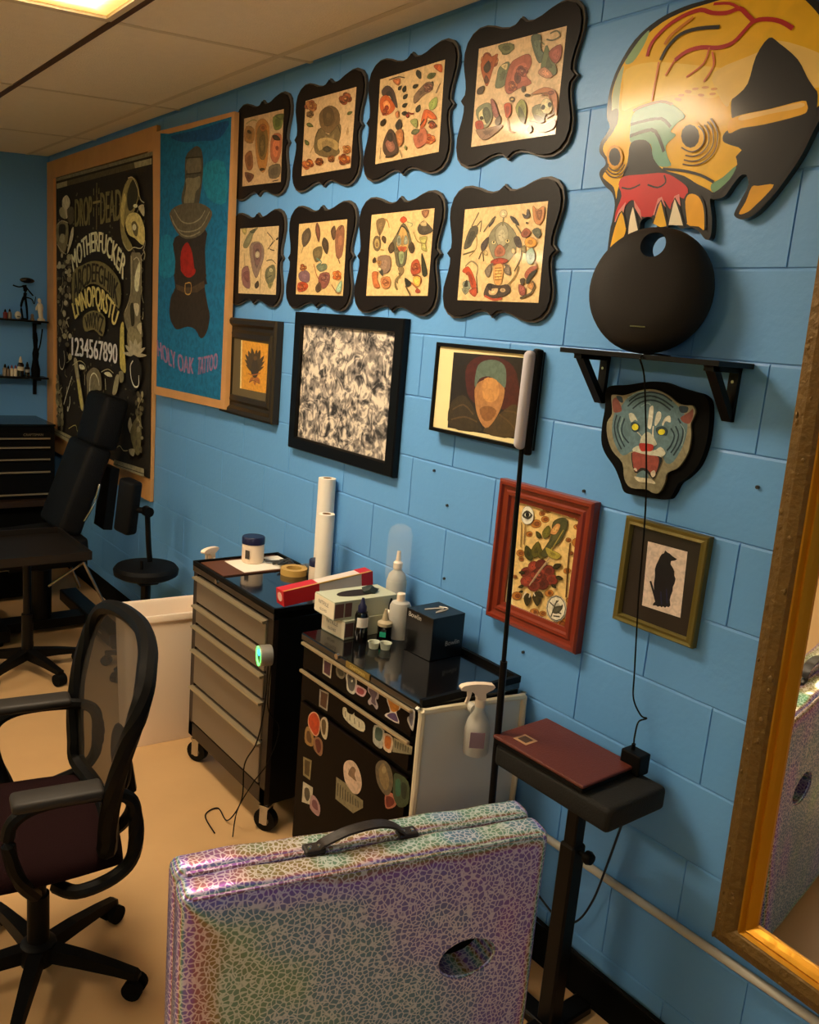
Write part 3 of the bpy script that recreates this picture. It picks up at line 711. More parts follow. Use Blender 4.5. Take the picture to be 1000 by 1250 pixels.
 'flash3': '''P 216 182 130 0 -1545,2616 -1207,2618 -1199,2351 -1538,2346
C 76 60 52 0 -1531,2580 -1501,2590 -1464,2570 -1441,2533 -1435,2511 -1462,2529 -1484,2556 -1522,2562
C 192 90 36 0 -1537,2553 -1503,2561 -1472,2541 -1447,2513 -1482,2497 -1525,2510
C 224 136 76 0 -1519,2537 -1495,2544 -1473,2520 -1496,2506
E 138 52 24 0 -1495,2520 -1483,2518 -1494,2512
E 138 52 24 0 -1491,2505 -1482,2504 -1491,2500
E 184 90 36 0 -1497,2501 -1488,2499 -1497,2496
E 138 52 24 0 -1509,2503 -1499,2502 -1508,2498
E 184 90 36 0 -1510,2512 -1501,2511 -1510,2507
E 138 52 24 0 -1503,2513 -1494,2511 -1503,2508
E 184 90 36 0 -1492,2506 -1482,2505 -1491,2502
E 184 90 36 0 -1502,2507 -1490,2505 -1501,2501
E 138 52 24 0 -1500,2506 -1492,2505 -1500,2502
E 204 124 68 0 -1502,2507 -1498,2507 -1502,2505
C 51 48 28 0 -1436,2566 -1422,2566 -1419,2577 -1437,2575
C 51 48 28 0 -1407,2555 -1393,2559 -1398,2574 -1415,2566
C 51 48 28 0 -1405,2534 -1387,2534 -1383,2546 -1405,2544
C 51 48 28 0 -1407,2511 -1390,2507 -1379,2517 -1402,2519
C 51 48 28 0 -1408,2491 -1391,2482 -1368,2485 -1393,2495
C 51 48 28 0 -1327,2483 -1309,2487 -1313,2504 -1334,2496
C 51 48 28 0 -1358,2561 -1341,2557 -1330,2566 -1353,2569
C 51 48 28 0 -1266,2546 -1252,2550 -1257,2564 -1273,2557
C 92 96 48 0 -1287,2579 -1262,2573 -1244,2585 -1277,2590
C 51 48 28 0 -1342,2611 -1346,2598 -1321,2581 -1321,2600
C 124 98 72 0 -1349,2533 -1317,2554 -1285,2566 -1256,2558 -1259,2539 -1302,2529 -1340,2511
C 148 160 80 0 -1256,2480 -1227,2487 -1231,2515 -1266,2502
E 106 68 52 0 -1264,2545 -1253,2543 -1264,2539
E 140 92 72 0 -1274,2541 -1263,2539 -1273,2535
E 106 68 52 0 -1285,2544 -1274,2543 -1284,2538
E 140 92 72 0 -1289,2553 -1278,2551 -1288,2547
E 106 68 52 0 -1282,2556 -1271,2554 -1281,2550
E 140 92 72 0 -1269,2552 -1257,2550 -1268,2546
E 140 92 72 0 -1277,2548 -1263,2546 -1276,2541
E 106 68 52 0 -1274,2548 -1265,2546 -1274,2543
E 168 124 92 0 -1277,2549 -1272,2548 -1277,2546
C 192 90 36 0 -1258,2610 -1220,2606 -1214,2583 -1240,2594
C 184 108 60 0 -1471,2602 -1428,2599 -1438,2580
S 58 44 20 3 -1490,2605 -1442,2607 -1404,2598
S 58 44 20 3 -1235,2526 -1227,2540 -1217,2552
S 124 44 24 5 -1372,2489 -1353,2482 -1338,2481
E 140 48 24 0 -1373,2479 -1364,2478 -1372,2473
C 192 90 36 0 -1287,2484 -1244,2472 -1219,2449 -1247,2453 -1270,2462 -1278,2437 -1300,2433
E 184 80 28 0 -1233,2390 -1218,2388 -1232,2383
E 208 116 48 0 -1244,2385 -1229,2383 -1243,2378
E 184 80 28 0 -1258,2388 -1242,2386 -1257,2381
E 208 116 48 0 -1267,2396 -1251,2394 -1266,2389
E 184 80 28 0 -1254,2403 -1238,2401 -1253,2396
E 208 116 48 0 -1235,2396 -1220,2395 -1234,2389
E 208 116 48 0 -1250,2394 -1231,2392 -1248,2385
E 184 80 28 0 -1246,2394 -1234,2392 -1245,2388
E 148 64 28 0 -1250,2395 -1243,2394 -1249,2391
C 184 104 72 0 -1332,2417 -1277,2430 -1260,2388 -1309,2374
C 92 92 56 0 -1345,2422 -1320,2415 -1299,2426 -1332,2432
S 76 56 32 6 -1262,2441 -1240,2445 -1216,2426
S 76 56 32 6 -1301,2440 -1281,2457
C 140 144 80 0 -1356,2460 -1321,2462 -1318,2435
E 138 52 24 0 -1229,2429 -1220,2428 -1228,2425
E 192 90 36 0 -1241,2427 -1232,2426 -1240,2423
E 138 52 24 0 -1246,2430 -1237,2429 -1245,2426
E 192 90 36 0 -1245,2437 -1237,2436 -1245,2432
E 138 52 24 0 -1240,2438 -1232,2437 -1240,2433
E 192 90 36 0 -1231,2434 -1223,2433 -1231,2430
E 192 90 36 0 -1238,2432 -1228,2431 -1237,2426
E 138 52 24 0 -1236,2432 -1230,2431 -1236,2428
E 216 136 80 0 -1238,2433 -1235,2432 -1238,2430
C 76 56 40 0 -1493,2415 -1469,2447 -1442,2440 -1420,2406 -1409,2371 -1457,2360 -1492,2383
C 140 92 72 0 -1483,2406 -1453,2417 -1424,2386 -1453,2375
C 51 40 28 0 -1474,2433 -1449,2434 -1445,2409 -1468,2415
S 51 40 28 5 -1477,2363 -1445,2362 -1409,2371
C 60 52 40 0 -1419,2441 -1398,2450 -1411,2474 -1434,2458
C 168 108 60 0 -1427,2435 -1394,2438 -1384,2402 -1406,2388
C 184 112 64 0 -1439,2495 -1421,2499 -1424,2476
S 58 44 20 3 -1506,2395 -1508,2359
S 58 44 20 3 -1398,2376 -1382,2351
C 140 144 80 0 -1369,2387 -1374,2382 -1365,2373 -1361,2381
C 58 44 20 0 -1516,2466 -1495,2468 -1493,2485 -1518,2479''',
 'flash4': '''P 220 188 144 0 -1053,2620 -710,2612 -708,2345 -1047,2349
E 138 68 36 0 -983,2569 -965,2566 -982,2559
E 184 112 64 0 -1002,2566 -984,2563 -1001,2556
E 138 68 36 0 -1018,2575 -999,2572 -1016,2564
E 184 112 64 0 -1022,2585 -1004,2581 -1021,2574
E 138 68 36 0 -1013,2592 -995,2588 -1012,2581
E 184 112 64 0 -981,2576 -963,2573 -980,2566
E 184 112 64 0 -1002,2579 -979,2575 -1000,2566
E 138 68 36 0 -997,2578 -983,2575 -996,2569
E 208 160 104 0 -1002,2580 -994,2579 -1001,2575
C 168 88 44 0 -1038,2574 -1019,2600 -994,2588 -967,2590 -983,2551 -1000,2510 -1021,2535
C 58 44 20 0 -1011,2548 -993,2556 -1004,2579 -1024,2565
C 92 52 24 0 -1004,2518 -996,2526 -1010,2541 -1016,2528
C 92 100 56 0 -950,2587 -919,2583 -904,2603 -944,2605
C 112 116 76 0 -970,2612 -921,2610 -902,2592 -939,2585
C 108 116 84 0 -956,2553 -918,2561 -907,2524 -931,2499 -964,2501 -963,2526
C 220 196 140 0 -950,2556 -923,2558 -926,2541
C 168 92 68 0 -912,2552 -882,2565 -841,2567 -826,2541 -842,2513 -818,2489 -869,2483 -905,2474 -925,2498
C 106 56 40 0 -871,2497 -862,2509 -882,2530 -889,2511
E 124 60 48 0 -847,2524 -836,2522 -846,2517
E 160 88 68 0 -853,2518 -841,2516 -852,2511
E 124 60 48 0 -866,2520 -855,2519 -865,2514
E 160 88 68 0 -873,2530 -861,2528 -872,2523
E 124 60 48 0 -867,2535 -855,2533 -866,2528
E 160 88 68 0 -849,2528 -838,2527 -848,2522
E 160 88 68 0 -860,2526 -846,2524 -859,2518
E 124 60 48 0 -857,2526 -848,2524 -857,2520
E 184 128 96 0 -860,2527 -855,2526 -860,2524
E 140 64 40 0 -882,2486 -872,2485 -881,2480
E 176 96 56 0 -886,2485 -875,2484 -885,2479
E 140 64 40 0 -897,2487 -886,2486 -896,2481
E 176 96 56 0 -901,2500 -891,2498 -900,2494
E 140 64 40 0 -897,2501 -886,2500 -896,2495
E 176 96 56 0 -882,2495 -871,2493 -881,2489
E 176 96 56 0 -892,2493 -879,2491 -891,2485
E 140 64 40 0 -889,2493 -881,2491 -889,2487
E 204 136 88 0 -892,2494 -887,2493 -892,2491
E 92 76 52 0 -847,2478 -839,2476 -846,2470
E 92 76 52 0 -888,2458 -877,2457 -886,2451
E 220 184 114 0 -888,2458 -882,2458 -887,2455
C 58 44 20 0 -839,2461 -830,2456 -818,2459 -832,2464
C 88 100 80 0 -837,2611 -801,2607 -796,2573 -772,2548 -795,2536 -821,2571
C 104 114 76 0 -777,2576 -758,2553 -727,2507 -739,2496 -786,2511
C 156 84 68 0 -764,2557 -722,2569 -717,2535 -739,2526
S 108 108 88 4 -777,2592 -754,2585 -728,2591 -742,2606 -766,2604
S 140 140 104 4 -804,2594 -782,2580
C 192 136 104 0 -796,2512 -773,2522 -739,2496 -763,2493
C 124 128 96 0 -1037,2450 -1004,2463 -974,2456 -963,2418 -988,2395 -1021,2418
C 216 200 144 0 -1024,2440 -997,2451 -976,2427 -989,2403 -1015,2417
C 76 80 56 0 -1007,2446 -988,2450 -969,2422 -984,2406 -998,2422
C 168 60 40 0 -1035,2416 -1006,2416 -996,2393 -1023,2392
C 140 108 84 0 -988,2392 -915,2393 -956,2369 -995,2363 -1029,2393
C 140 84 72 0 -977,2470 -958,2460 -935,2418 -958,2424
C 76 60 44 0 -943,2397 -926,2402 -930,2421 -949,2411
C 74 58 36 0 -1038,2494 -1016,2494 -1011,2512 -1038,2508
E 51 48 28 0 -1009,2424 -1001,2423 -1008,2419
C 192 76 28 0 -917,2448 -893,2448 -886,2422 -901,2410 -912,2429
S 156 108 68 4 -898,2409 -887,2376 -864,2368
C 148 152 76 0 -869,2434 -848,2452 -826,2428 -828,2390 -851,2403
C 76 84 40 0 -830,2386 -830,2407 -856,2435 -852,2405
C 184 116 68 0 -813,2460 -765,2470 -723,2454 -711,2425 -713,2392 -742,2450 -787,2457
C 124 124 92 0 -803,2424 -757,2425 -752,2390 -782,2387
E 224 208 160 0 -749,2420 -727,2417 -746,2400
E 51 48 28 0 -761,2419 -754,2418 -761,2413
E 51 48 28 0 -737,2422 -730,2421 -736,2416
C 76 68 48 0 -794,2403 -768,2396 -751,2383 -771,2382
C 192 98 44 0 -808,2391 -749,2373 -711,2382 -717,2359 -767,2358
C 58 44 20 0 -805,2359 -795,2365 -803,2380 -813,2369
S 92 60 40 5 -747,2390 -723,2397 -721,2413
E 140 76 44 0 -737,2452 -726,2451 -736,2447''',
 'flash5': '''P 212 184 134 0 -2519,2173 -2183,2171 -2179,1900 -2512,1901
C 124 120 88 0 -2433,2155 -2359,2171 -2397,2148 -2412,2122 -2451,2091 -2488,2103
C 76 76 48 0 -2433,2158 -2381,2166 -2397,2151
C 140 116 100 0 -2427,2096 -2359,2115 -2305,2093 -2295,2051 -2329,1993 -2355,1966 -2394,2004
C 124 92 84 0 -2392,2095 -2335,2104 -2318,2051 -2360,2014
E 176 160 128 0 -2353,2062 -2332,2062 -2352,2048
C 140 96 88 0 -2490,1999 -2431,2015 -2408,1960 -2410,1922 -2472,1938
C 124 76 68 0 -2476,1982 -2429,1993 -2424,1949
S 160 140 96 5 -2473,2070 -2461,2015
S 156 132 88 5 -2416,2101 -2409,2031
S 58 44 20 4 -2277,2149 -2224,2117 -2254,2086 -2209,2075
S 58 44 20 4 -2265,2081 -2208,2116
C 74 58 36 0 -2351,1923 -2325,1934 -2336,1955 -2365,1938
S 140 116 72 5 -2314,2014 -2315,1918
C 108 104 72 0 -2267,2003 -2203,2018 -2192,1966 -2238,1940 -2275,1966
E 192 180 132 0 -2228,1998 -2213,1997 -2227,1989
S 76 76 48 4 -2271,2035 -2227,2039 -2192,2023
S 76 76 48 4 -2264,1966 -2220,1977
C 140 132 80 0 -2250,1940 -2206,1951 -2226,1924
C 58 44 20 0 -2197,2116 -2185,2117 -2182,2126 -2197,2122
C 168 152 88 0 -2507,2169 -2459,2172 -2468,2146''',
 'flash6': '''P 216 184 122 0 -2024,2171 -1688,2173 -1683,1905 -2019,1905
C 92 76 56 0 -1998,2129 -1952,2154 -1930,2127 -1946,2099 -1983,2085
S 124 108 68 4 -1983,2085 -1995,2061
C 108 68 48 0 -1892,2171 -1901,2141 -1870,2097 -1866,2141
C 108 92 56 0 -1904,2074 -1849,2082 -1845,2044 -1880,2025 -1906,2050
C 76 60 40 0 -1835,2115 -1848,2088 -1809,2053 -1801,2091
S 92 128 112 6 -1881,2040 -1842,2025 -1878,2011 -1840,2001
C 108 116 88 0 -1878,2011 -1814,2020 -1803,2001 -1848,1991
S 156 92 44 5 -1898,2020 -1875,1982 -1854,1962
C 92 68 48 0 -1792,2136 -1768,2154 -1755,2121 -1771,2103
C 140 92 64 0 -1757,2135 -1707,2151 -1699,2087 -1710,2042 -1746,2047
S 108 76 48 5 -1737,2047 -1716,2019
S 74 58 36 4 -1735,2139 -1716,2154
C 124 92 96 0 -2006,1982 -1963,1997 -1922,1982 -1928,1952 -1988,1957
C 184 76 36 0 -2007,1947 -1958,1952 -1927,1938 -1954,1918 -2003,1917
E 148 80 44 0 -1959,2005 -1946,2005 -1958,1999
E 184 112 56 0 -1976,1999 -1963,1999 -1976,1993
E 148 80 44 0 -1986,2003 -1973,2003 -1986,1997
E 184 112 56 0 -1983,2013 -1970,2012 -1982,2007
E 148 80 44 0 -1978,2014 -1965,2014 -1977,2008
E 184 112 56 0 -1959,2007 -1946,2007 -1959,2001
E 184 112 56 0 -1974,2006 -1958,2006 -1973,1999
E 148 80 44 0 -1971,2006 -1960,2006 -1970,2001
E 200 144 76 0 -1974,2007 -1968,2007 -1974,2004
E 148 64 28 0 -1959,1930 -1944,1930 -1958,1923
E 192 90 36 0 -1969,1924 -1954,1924 -1968,1917
E 148 64 28 0 -1991,1929 -1975,1929 -1990,1922
E 192 90 36 0 -1991,1936 -1975,1936 -1990,1929
E 148 64 28 0 -1983,1940 -1968,1940 -1982,1933
E 192 90 36 0 -1960,1936 -1945,1936 -1960,1929
E 192 90 36 0 -1975,1932 -1957,1932 -1974,1924
E 148 64 28 0 -1972,1932 -1960,1932 -1971,1926
E 216 136 80 0 -1975,1933 -1968,1933 -1975,1930
C 140 84 68 0 -1847,1982 -1783,1986 -1779,1953 -1813,1929 -1851,1943
E 124 68 56 0 -1800,1962 -1786,1962 -1799,1956
E 148 96 80 0 -1805,1960 -1791,1960 -1804,1954
E 124 68 56 0 -1826,1964 -1812,1964 -1826,1958
E 148 96 80 0 -1825,1972 -1811,1972 -1825,1966
E 124 68 56 0 -1808,1975 -1794,1975 -1807,1968
E 148 96 80 0 -1797,1969 -1784,1969 -1797,1962
E 148 96 80 0 -1813,1967 -1795,1967 -1812,1959
E 124 68 56 0 -1809,1967 -1798,1967 -1809,1962
E 176 128 96 0 -1813,1968 -1806,1968 -1812,1965
C 92 68 40 0 -1857,1914 -1830,1927 -1843,1953 -1873,1932
E 184 88 28 0 -1715,1971 -1699,1971 -1714,1963
E 216 124 52 0 -1724,1968 -1708,1968 -1723,1960
E 184 88 28 0 -1740,1970 -1724,1970 -1739,1963
E 216 124 52 0 -1742,1984 -1726,1984 -1741,1976
E 184 88 28 0 -1724,1986 -1709,1986 -1724,1978
E 216 124 52 0 -1715,1982 -1699,1982 -1714,1975
E 216 124 52 0 -1728,1977 -1709,1977 -1727,1968
E 184 88 28 0 -1725,1977 -1712,1977 -1724,1971
E 224 152 80 0 -1729,1978 -1722,1978 -1728,1974
C 144 168 136 0 -1716,1944 -1691,1958 -1695,1921 -1730,1916
S 140 96 52 5 -1760,1944 -1721,1916 -1703,1916''',
 'flash7': '''P 224 188 128 0 -1537,2180 -1195,2183 -1192,1914 -1535,1908
C 124 100 64 0 -1506,2159 -1466,2166 -1453,2150 -1476,2112 -1495,2123
S 168 120 56 5 -1460,2163 -1442,2156 -1428,2133
E 108 90 60 0 -1493,2084 -1468,2083 -1489,2058
E 184 156 92 0 -1493,2084 -1478,2083 -1491,2067
E 140 106 64 0 -1492,2079 -1485,2078 -1491,2072
C 74 58 36 0 -1462,2108 -1467,2096 -1444,2082 -1442,2100
S 168 140 72 5 -1470,2063 -1447,2060
S 76 60 36 5 -1481,2122 -1475,2083
C 108 100 72 0 -1411,2049 -1410,2081 -1386,2109 -1353,2145 -1318,2119 -1296,2078 -1287,2047 -1316,2066 -1320,2016 -1350,2004 -1373,2014 -1390,2055
C 200 160 92 0 -1379,2093 -1353,2139 -1320,2098 -1316,2066 -1340,2051 -1375,2068
C 140 144 120 0 -1380,2099 -1364,2105 -1355,2080 -1373,2074
C 140 144 120 0 -1337,2104 -1323,2098 -1320,2079 -1339,2079
C 184 92 52 0 -1372,2068 -1343,2070 -1321,2066 -1345,2048
C 184 72 32 0 -1371,2156 -1353,2166 -1332,2154 -1353,2145
C 76 76 56 0 -1410,2062 -1395,2071 -1401,2052
S 76 76 56 5 -1373,2052 -1351,2007
S 76 76 56 5 -1319,2051 -1329,2010
C 148 160 112 0 -1362,2052 -1335,2051 -1336,2017 -1352,2017
S 51 48 28 5 -1381,2109 -1357,2136 -1317,2113
C 74 58 36 0 -1292,2047 -1277,2062 -1297,2084 -1312,2063
C 74 58 36 0 -1409,2049 -1387,2062 -1403,2087 -1425,2067
S 148 160 112 4 -1332,2148 -1300,2140 -1309,2131
C 140 116 72 0 -1361,2001 -1334,2004 -1326,1988 -1351,1969 -1365,1953 -1351,1931 -1368,1937 -1372,1963 -1347,1982
S 124 108 60 5 -1357,1931 -1370,1947 -1346,1975
C 76 68 52 0 -1272,2127 -1244,2147 -1201,2124 -1195,2112 -1228,2104 -1259,2108
C 192 168 120 0 -1259,2141 -1234,2146 -1227,2131 -1252,2132
C 140 96 64 0 -1259,2177 -1219,2178 -1236,2155
C 168 160 88 0 -1258,2096 -1217,2097 -1224,2076 -1211,2052 -1242,2059 -1245,2077
S 140 124 64 4 -1291,2115 -1266,2084 -1224,2076
C 51 48 28 0 -1240,2046 -1222,2025 -1201,1982 -1226,1979
C 176 80 44 0 -1288,2016 -1258,2028 -1239,2003 -1242,1985 -1283,1982
E 148 64 28 0 -1254,2002 -1244,2002 -1253,1996
E 184 96 52 0 -1267,1997 -1257,1997 -1266,1991
E 148 64 28 0 -1274,2000 -1264,2000 -1273,1994
E 184 96 52 0 -1276,2007 -1265,2007 -1275,2001
E 148 64 28 0 -1263,2010 -1252,2010 -1262,2004
E 184 96 52 0 -1256,2007 -1246,2007 -1255,2001
E 184 96 52 0 -1265,2003 -1253,2003 -1264,1997
E 148 64 28 0 -1263,2003 -1255,2003 -1262,1999
E 204 136 80 0 -1265,2004 -1261,2004 -1265,2001
S 124 56 32 6 -1277,1979 -1235,1972 -1232,1951
C 51 48 28 0 -1318,1969 -1291,1960 -1279,1951 -1304,1941
S 92 72 40 6 -1310,1944 -1279,1913
S 160 92 44 6 -1279,1954 -1234,1929
E 176 76 40 0 -1242,1928 -1229,1928 -1241,1922
C 224 168 72 0 -1271,1972 -1235,1972 -1236,1945 -1263,1948
C 140 112 88 0 -1478,2038 -1410,2040 -1404,1995 -1448,1982 -1468,2005
C 74 58 36 0 -1502,2018 -1489,2025 -1495,2038 -1509,2028
C 184 104 52 0 -1506,1985 -1471,1988 -1474,1965 -1453,1939 -1488,1939
C 192 128 72 0 -1451,1966 -1401,1972 -1397,1940 -1436,1936
C 76 72 56 0 -1466,1992 -1444,1995 -1441,1975
E 224 200 144 0 -1464,1998 -1453,1998 -1463,1992
E 168 88 44 0 -1411,1953 -1401,1953 -1410,1948
E 200 128 76 0 -1418,1950 -1408,1950 -1417,1944
E 168 88 44 0 -1431,1953 -1421,1953 -1430,1948
E 200 128 76 0 -1429,1961 -1419,1961 -1428,1956
E 168 88 44 0 -1425,1962 -1415,1962 -1425,1957
E 200 128 76 0 -1416,1961 -1405,1961 -1415,1956
E 200 128 76 0 -1421,1956 -1409,1956 -1420,1949
E 168 88 44 0 -1419,1956 -1411,1956 -1418,1951
E 216 156 96 0 -1421,1957 -1417,1957 -1421,1954
C 168 120 64 0 -1482,2025 -1453,2024 -1462,2008''',
 'flash8': '''P 228 194 136 0 -1048,2171 -707,2174 -701,1904 -1044,1904
C 84 80 60 0 -1035,2055 -1033,2080 -1016,2115 -986,2121 -980,2100 -999,2076 -1008,2062
S 108 96 64 5 -1011,2119 -984,2159
S 108 96 64 5 -989,2118 -969,2134 -970,2103
S 92 84 52 5 -1038,2039 -1011,2044 -984,2050
S 140 116 64 4 -985,2096 -980,2057 -1009,2033
C 192 76 32 0 -1034,1990 -1010,2004 -985,1983 -964,1950 -972,1932 -991,1950 -1007,1979
C 140 144 120 0 -1026,1957 -998,1961 -990,1939 -1018,1939
C 51 48 28 0 -1019,1946 -1010,1965 -1002,1947
S 140 124 88 5 -1022,2004 -996,2019 -966,2004 -967,1976
C 168 72 40 0 -994,1932 -957,1943 -964,1915
S 51 48 28 4 -967,1976 -961,1951 -954,1926
C 140 140 112 0 -1029,1939 -995,1936 -1009,1921
C 140 134 104 0 -930,2088 -903,2118 -874,2127 -841,2112 -812,2084 -812,2050 -828,2023 -851,2010 -888,2017 -919,2049
C 168 160 128 0 -902,2107 -873,2123 -849,2098 -854,2065 -879,2059 -898,2080
E 200 184 140 0 -877,2150 -862,2150 -875,2139
S 124 116 80 6 -875,2140 -875,2116
C 60 52 48 0 -931,2129 -910,2145 -915,2128 -932,2115
C 60 52 48 0 -849,2142 -825,2134 -807,2114 -833,2125
C 76 64 56 0 -959,2067 -930,2088 -932,2063 -951,2046
C 76 64 56 0 -824,2081 -802,2083 -788,2056 -808,2057
S 108 96 64 5 -954,2102 -931,2126 -907,2142
S 108 96 64 5 -822,2118 -800,2097 -788,2086
S 84 72 44 4 -964,2025 -951,2046 -941,2018
S 84 72 44 4 -788,2056 -788,2023 -808,1989
C 176 104 72 0 -898,2049 -880,2065 -855,2051 -857,2034 -890,2031
E 220 200 140 0 -905,2071 -896,2071 -904,2065
E 220 200 140 0 -848,2073 -839,2073 -847,2067
E 51 48 28 0 -905,2072 -902,2072 -905,2069
E 51 48 28 0 -848,2074 -845,2074 -848,2071
C 156 60 36 0 -909,2018 -874,2027 -837,2020 -856,2010 -897,2007
C 216 160 88 0 -894,2003 -856,2007 -855,1955 -884,1955
S 156 108 44 3 -889,1998 -860,1999
S 156 108 44 3 -888,1990 -858,1991
S 156 108 44 3 -887,1982 -857,1983
S 156 108 44 3 -886,1973 -856,1975
S 156 108 44 3 -884,1965 -854,1966
S 108 90 72 7 -920,1983 -915,2004 -897,2010
S 108 90 72 7 -821,1982 -835,2003 -850,2007
C 124 108 88 0 -931,1990 -913,2007 -901,1997 -913,1972
C 124 108 88 0 -849,1996 -830,2006 -821,1979 -842,1983
E 200 176 120 0 -934,2042 -926,2042 -933,2035
E 200 176 120 0 -819,2045 -811,2045 -817,2037
C 76 60 48 0 -925,1926 -910,1954 -867,1948 -827,1952 -814,1935 -837,1920 -883,1913 -915,1916
C 200 168 120 0 -902,1937 -866,1941 -874,1923 -900,1923
C 51 40 28 0 -915,1951 -894,1951 -896,1933
S 184 80 48 6 -921,1919 -882,1909 -846,1913
S 140 116 64 4 -827,1952 -800,1976 -790,2003
E 200 168 120 0 -845,1936 -833,1936 -844,1930
C 84 74 72 0 -798,2146 -782,2139 -780,2158 -768,2138 -786,2132
C 200 132 72 0 -760,2164 -742,2153 -718,2161 -713,2135 -726,2113 -749,2124
C 140 88 48 0 -741,2150 -723,2149 -726,2126 -736,2133
C 156 84 52 0 -794,2093 -777,2106 -758,2095 -768,2082 -788,2083
E 232 160 60 0 -754,2067 -731,2066 -752,2053
C 92 92 68 0 -752,2098 -729,2104 -717,2087 -730,2078
C 140 168 144 0 -766,2039 -745,2052 -731,2029 -738,2009 -757,2012
C 138 124 80 0 -790,2050 -774,2059 -771,2039
C 58 44 20 0 -779,2119 -775,2117 -772,2120 -778,2122
S 168 124 72 5 -729,2015 -717,1996
C 168 88 60 0 -762,1982 -746,1999 -718,2002 -734,1982 -755,1969
C 51 48 28 0 -754,1959 -743,1982 -716,1992 -736,1969 -744,1956
C 156 84 68 0 -782,1952 -757,1946 -753,1925 -773,1925
C 84 68 44 0 -779,1966 -760,1969 -767,1949
S 84 68 44 5 -730,1929 -719,1949 -730,1962
S 84 68 44 6 -771,1915 -748,1922 -730,1929
C 200 140 76 0 -747,1949 -725,1959 -727,1939''',
 'poster': '''P 33 27 16 0 -5160,2597 -3505,2588 -3453,901 -5115,921
P 131 124 97 0 -5155,2593 -3505,2587 -3507,2569 -5155,2573
P 168 161 126 0 -5150,2558 -4922,2558 -4921,2527 -5140,2525
P 168 161 126 0 -3763,2559 -3518,2557 -3516,2528 -3746,2529
P 90 82 58 0 -4922,2558 -3763,2559 -3746,2529 -4921,2527
E 92 85 65 0 -4279,1968 -4268,1968 -4279,1959
E 92 85 65 0 -5068,1781 -5047,1782 -5068,1775
E 92 85 65 0 -4128,1662 -4118,1663 -4128,1655
E 92 85 65 0 -3922,1873 -3908,1873 -3921,1868
E 92 85 65 0 -4655,2329 -4640,2328 -4654,2320
E 92 85 65 0 -4066,1465 -4054,1466 -4066,1457
E 92 85 65 0 -4891,2080 -4873,2080 -4891,2071
E 92 85 65 0 -4356,2354 -4344,2354 -4356,2348
E 92 85 65 0 -4558,1377 -4545,1378 -4558,1368
E 92 85 65 0 -3714,2380 -3703,2379 -3713,2374
E 92 85 65 0 -5036,1893 -5015,1894 -5036,1887
E 92 85 65 0 -4092,2309 -4079,2309 -4092,2301
E 92 85 65 0 -4717,2465 -4706,2464 -4717,2457
E 92 85 65 0 -5052,2370 -5035,2369 -5052,2361
E 92 85 65 0 -4345,1936 -4330,1936 -4345,1930
E 92 85 65 0 -4114,2248 -4101,2247 -4114,2239
E 92 85 65 0 -4975,1709 -4958,1710 -4975,1703
E 92 85 65 0 -4574,1116 -4554,1119 -4574,1110
E 92 85 65 0 -3890,1257 -3879,1258 -3889,1249
E 92 85 65 0 -5000,1977 -4981,1977 -5000,1969
E 92 85 65 0 -3848,2346 -3837,2346 -3848,2339
E 92 85 65 0 -4092,1871 -4080,1871 -4092,1862
E 92 85 65 0 -4130,2434 -4115,2432 -4129,2427
E 92 85 65 0 -4332,2197 -4319,2196 -4332,2190
E 92 85 65 0 -4909,1606 -4896,1607 -4908,1597
E 92 85 65 0 -5028,1379 -5007,1381 -5028,1371
E 92 85 65 0 -3925,2118 -3911,2117 -3925,2111
E 92 85 65 0 -4641,1152 -4626,1154 -4640,1145
E 92 85 65 0 -3716,1973 -3704,1973 -3716,1968
E 92 85 65 0 -3745,2101 -3736,2101 -3744,2093
E 92 85 65 0 -4746,1165 -4725,1167 -4746,1157
E 92 85 65 0 -5063,2403 -5049,2403 -5063,2396
E 92 85 65 0 -4024,1221 -4012,1223 -4024,1216
E 92 85 65 0 -4142,2290 -4132,2290 -4142,2283
E 92 85 65 0 -3956,2373 -3944,2372 -3955,2366
E 92 85 65 0 -3842,1957 -3828,1957 -3842,1951
E 92 85 65 0 -3886,1482 -3871,1484 -3886,1476
E 92 85 65 0 -4901,2416 -4884,2415 -4900,2410
E 92 85 65 0 -4047,2353 -4033,2352 -4047,2347
E 92 85 65 0 -5059,2244 -5043,2244 -5059,2236
E 92 85 65 0 -4405,2247 -4391,2247 -4405,2239
E 92 85 65 0 -4140,1241 -4130,1242 -4140,1232
E 92 85 65 0 -3667,1770 -3656,1770 -3667,1763
E 92 85 65 0 -3675,2367 -3663,2366 -3674,2361
E 92 85 65 0 -4528,1496 -4511,1497 -4528,1490
E 92 85 65 0 -3927,1871 -3915,1871 -3927,1864
E 92 85 65 0 -4977,1641 -4961,1641 -4977,1631
E 92 85 65 0 -4645,1351 -4627,1352 -4645,1342
E 92 85 65 0 -3719,2401 -3707,2400 -3719,2395
E 92 85 65 0 -3960,1928 -3950,1928 -3959,1922
E 92 85 65 0 -4073,2237 -4063,2237 -4073,2231
E 92 85 65 0 -4260,1760 -4250,1761 -4260,1752
E 92 85 65 0 -4470,1421 -4459,1422 -4469,1412
E 92 85 65 0 -4055,1205 -4039,1207 -4055,1196
E 92 85 65 0 -4882,2000 -4868,2000 -4882,1992
E 92 85 65 0 -4731,2184 -4719,2183 -4731,2178
E 92 85 65 0 -3575,1263 -3565,1264 -3575,1255
E 92 85 65 0 -4265,1778 -4252,1778 -4265,1770
E 92 85 65 0 -4653,2123 -4638,2122 -4653,2117
E 92 85 65 0 -4290,1220 -4280,1222 -4290,1215
E 92 85 65 0 -3816,2379 -3806,2378 -3816,2371
E 92 85 65 0 -4075,2189 -4065,2189 -4075,2183
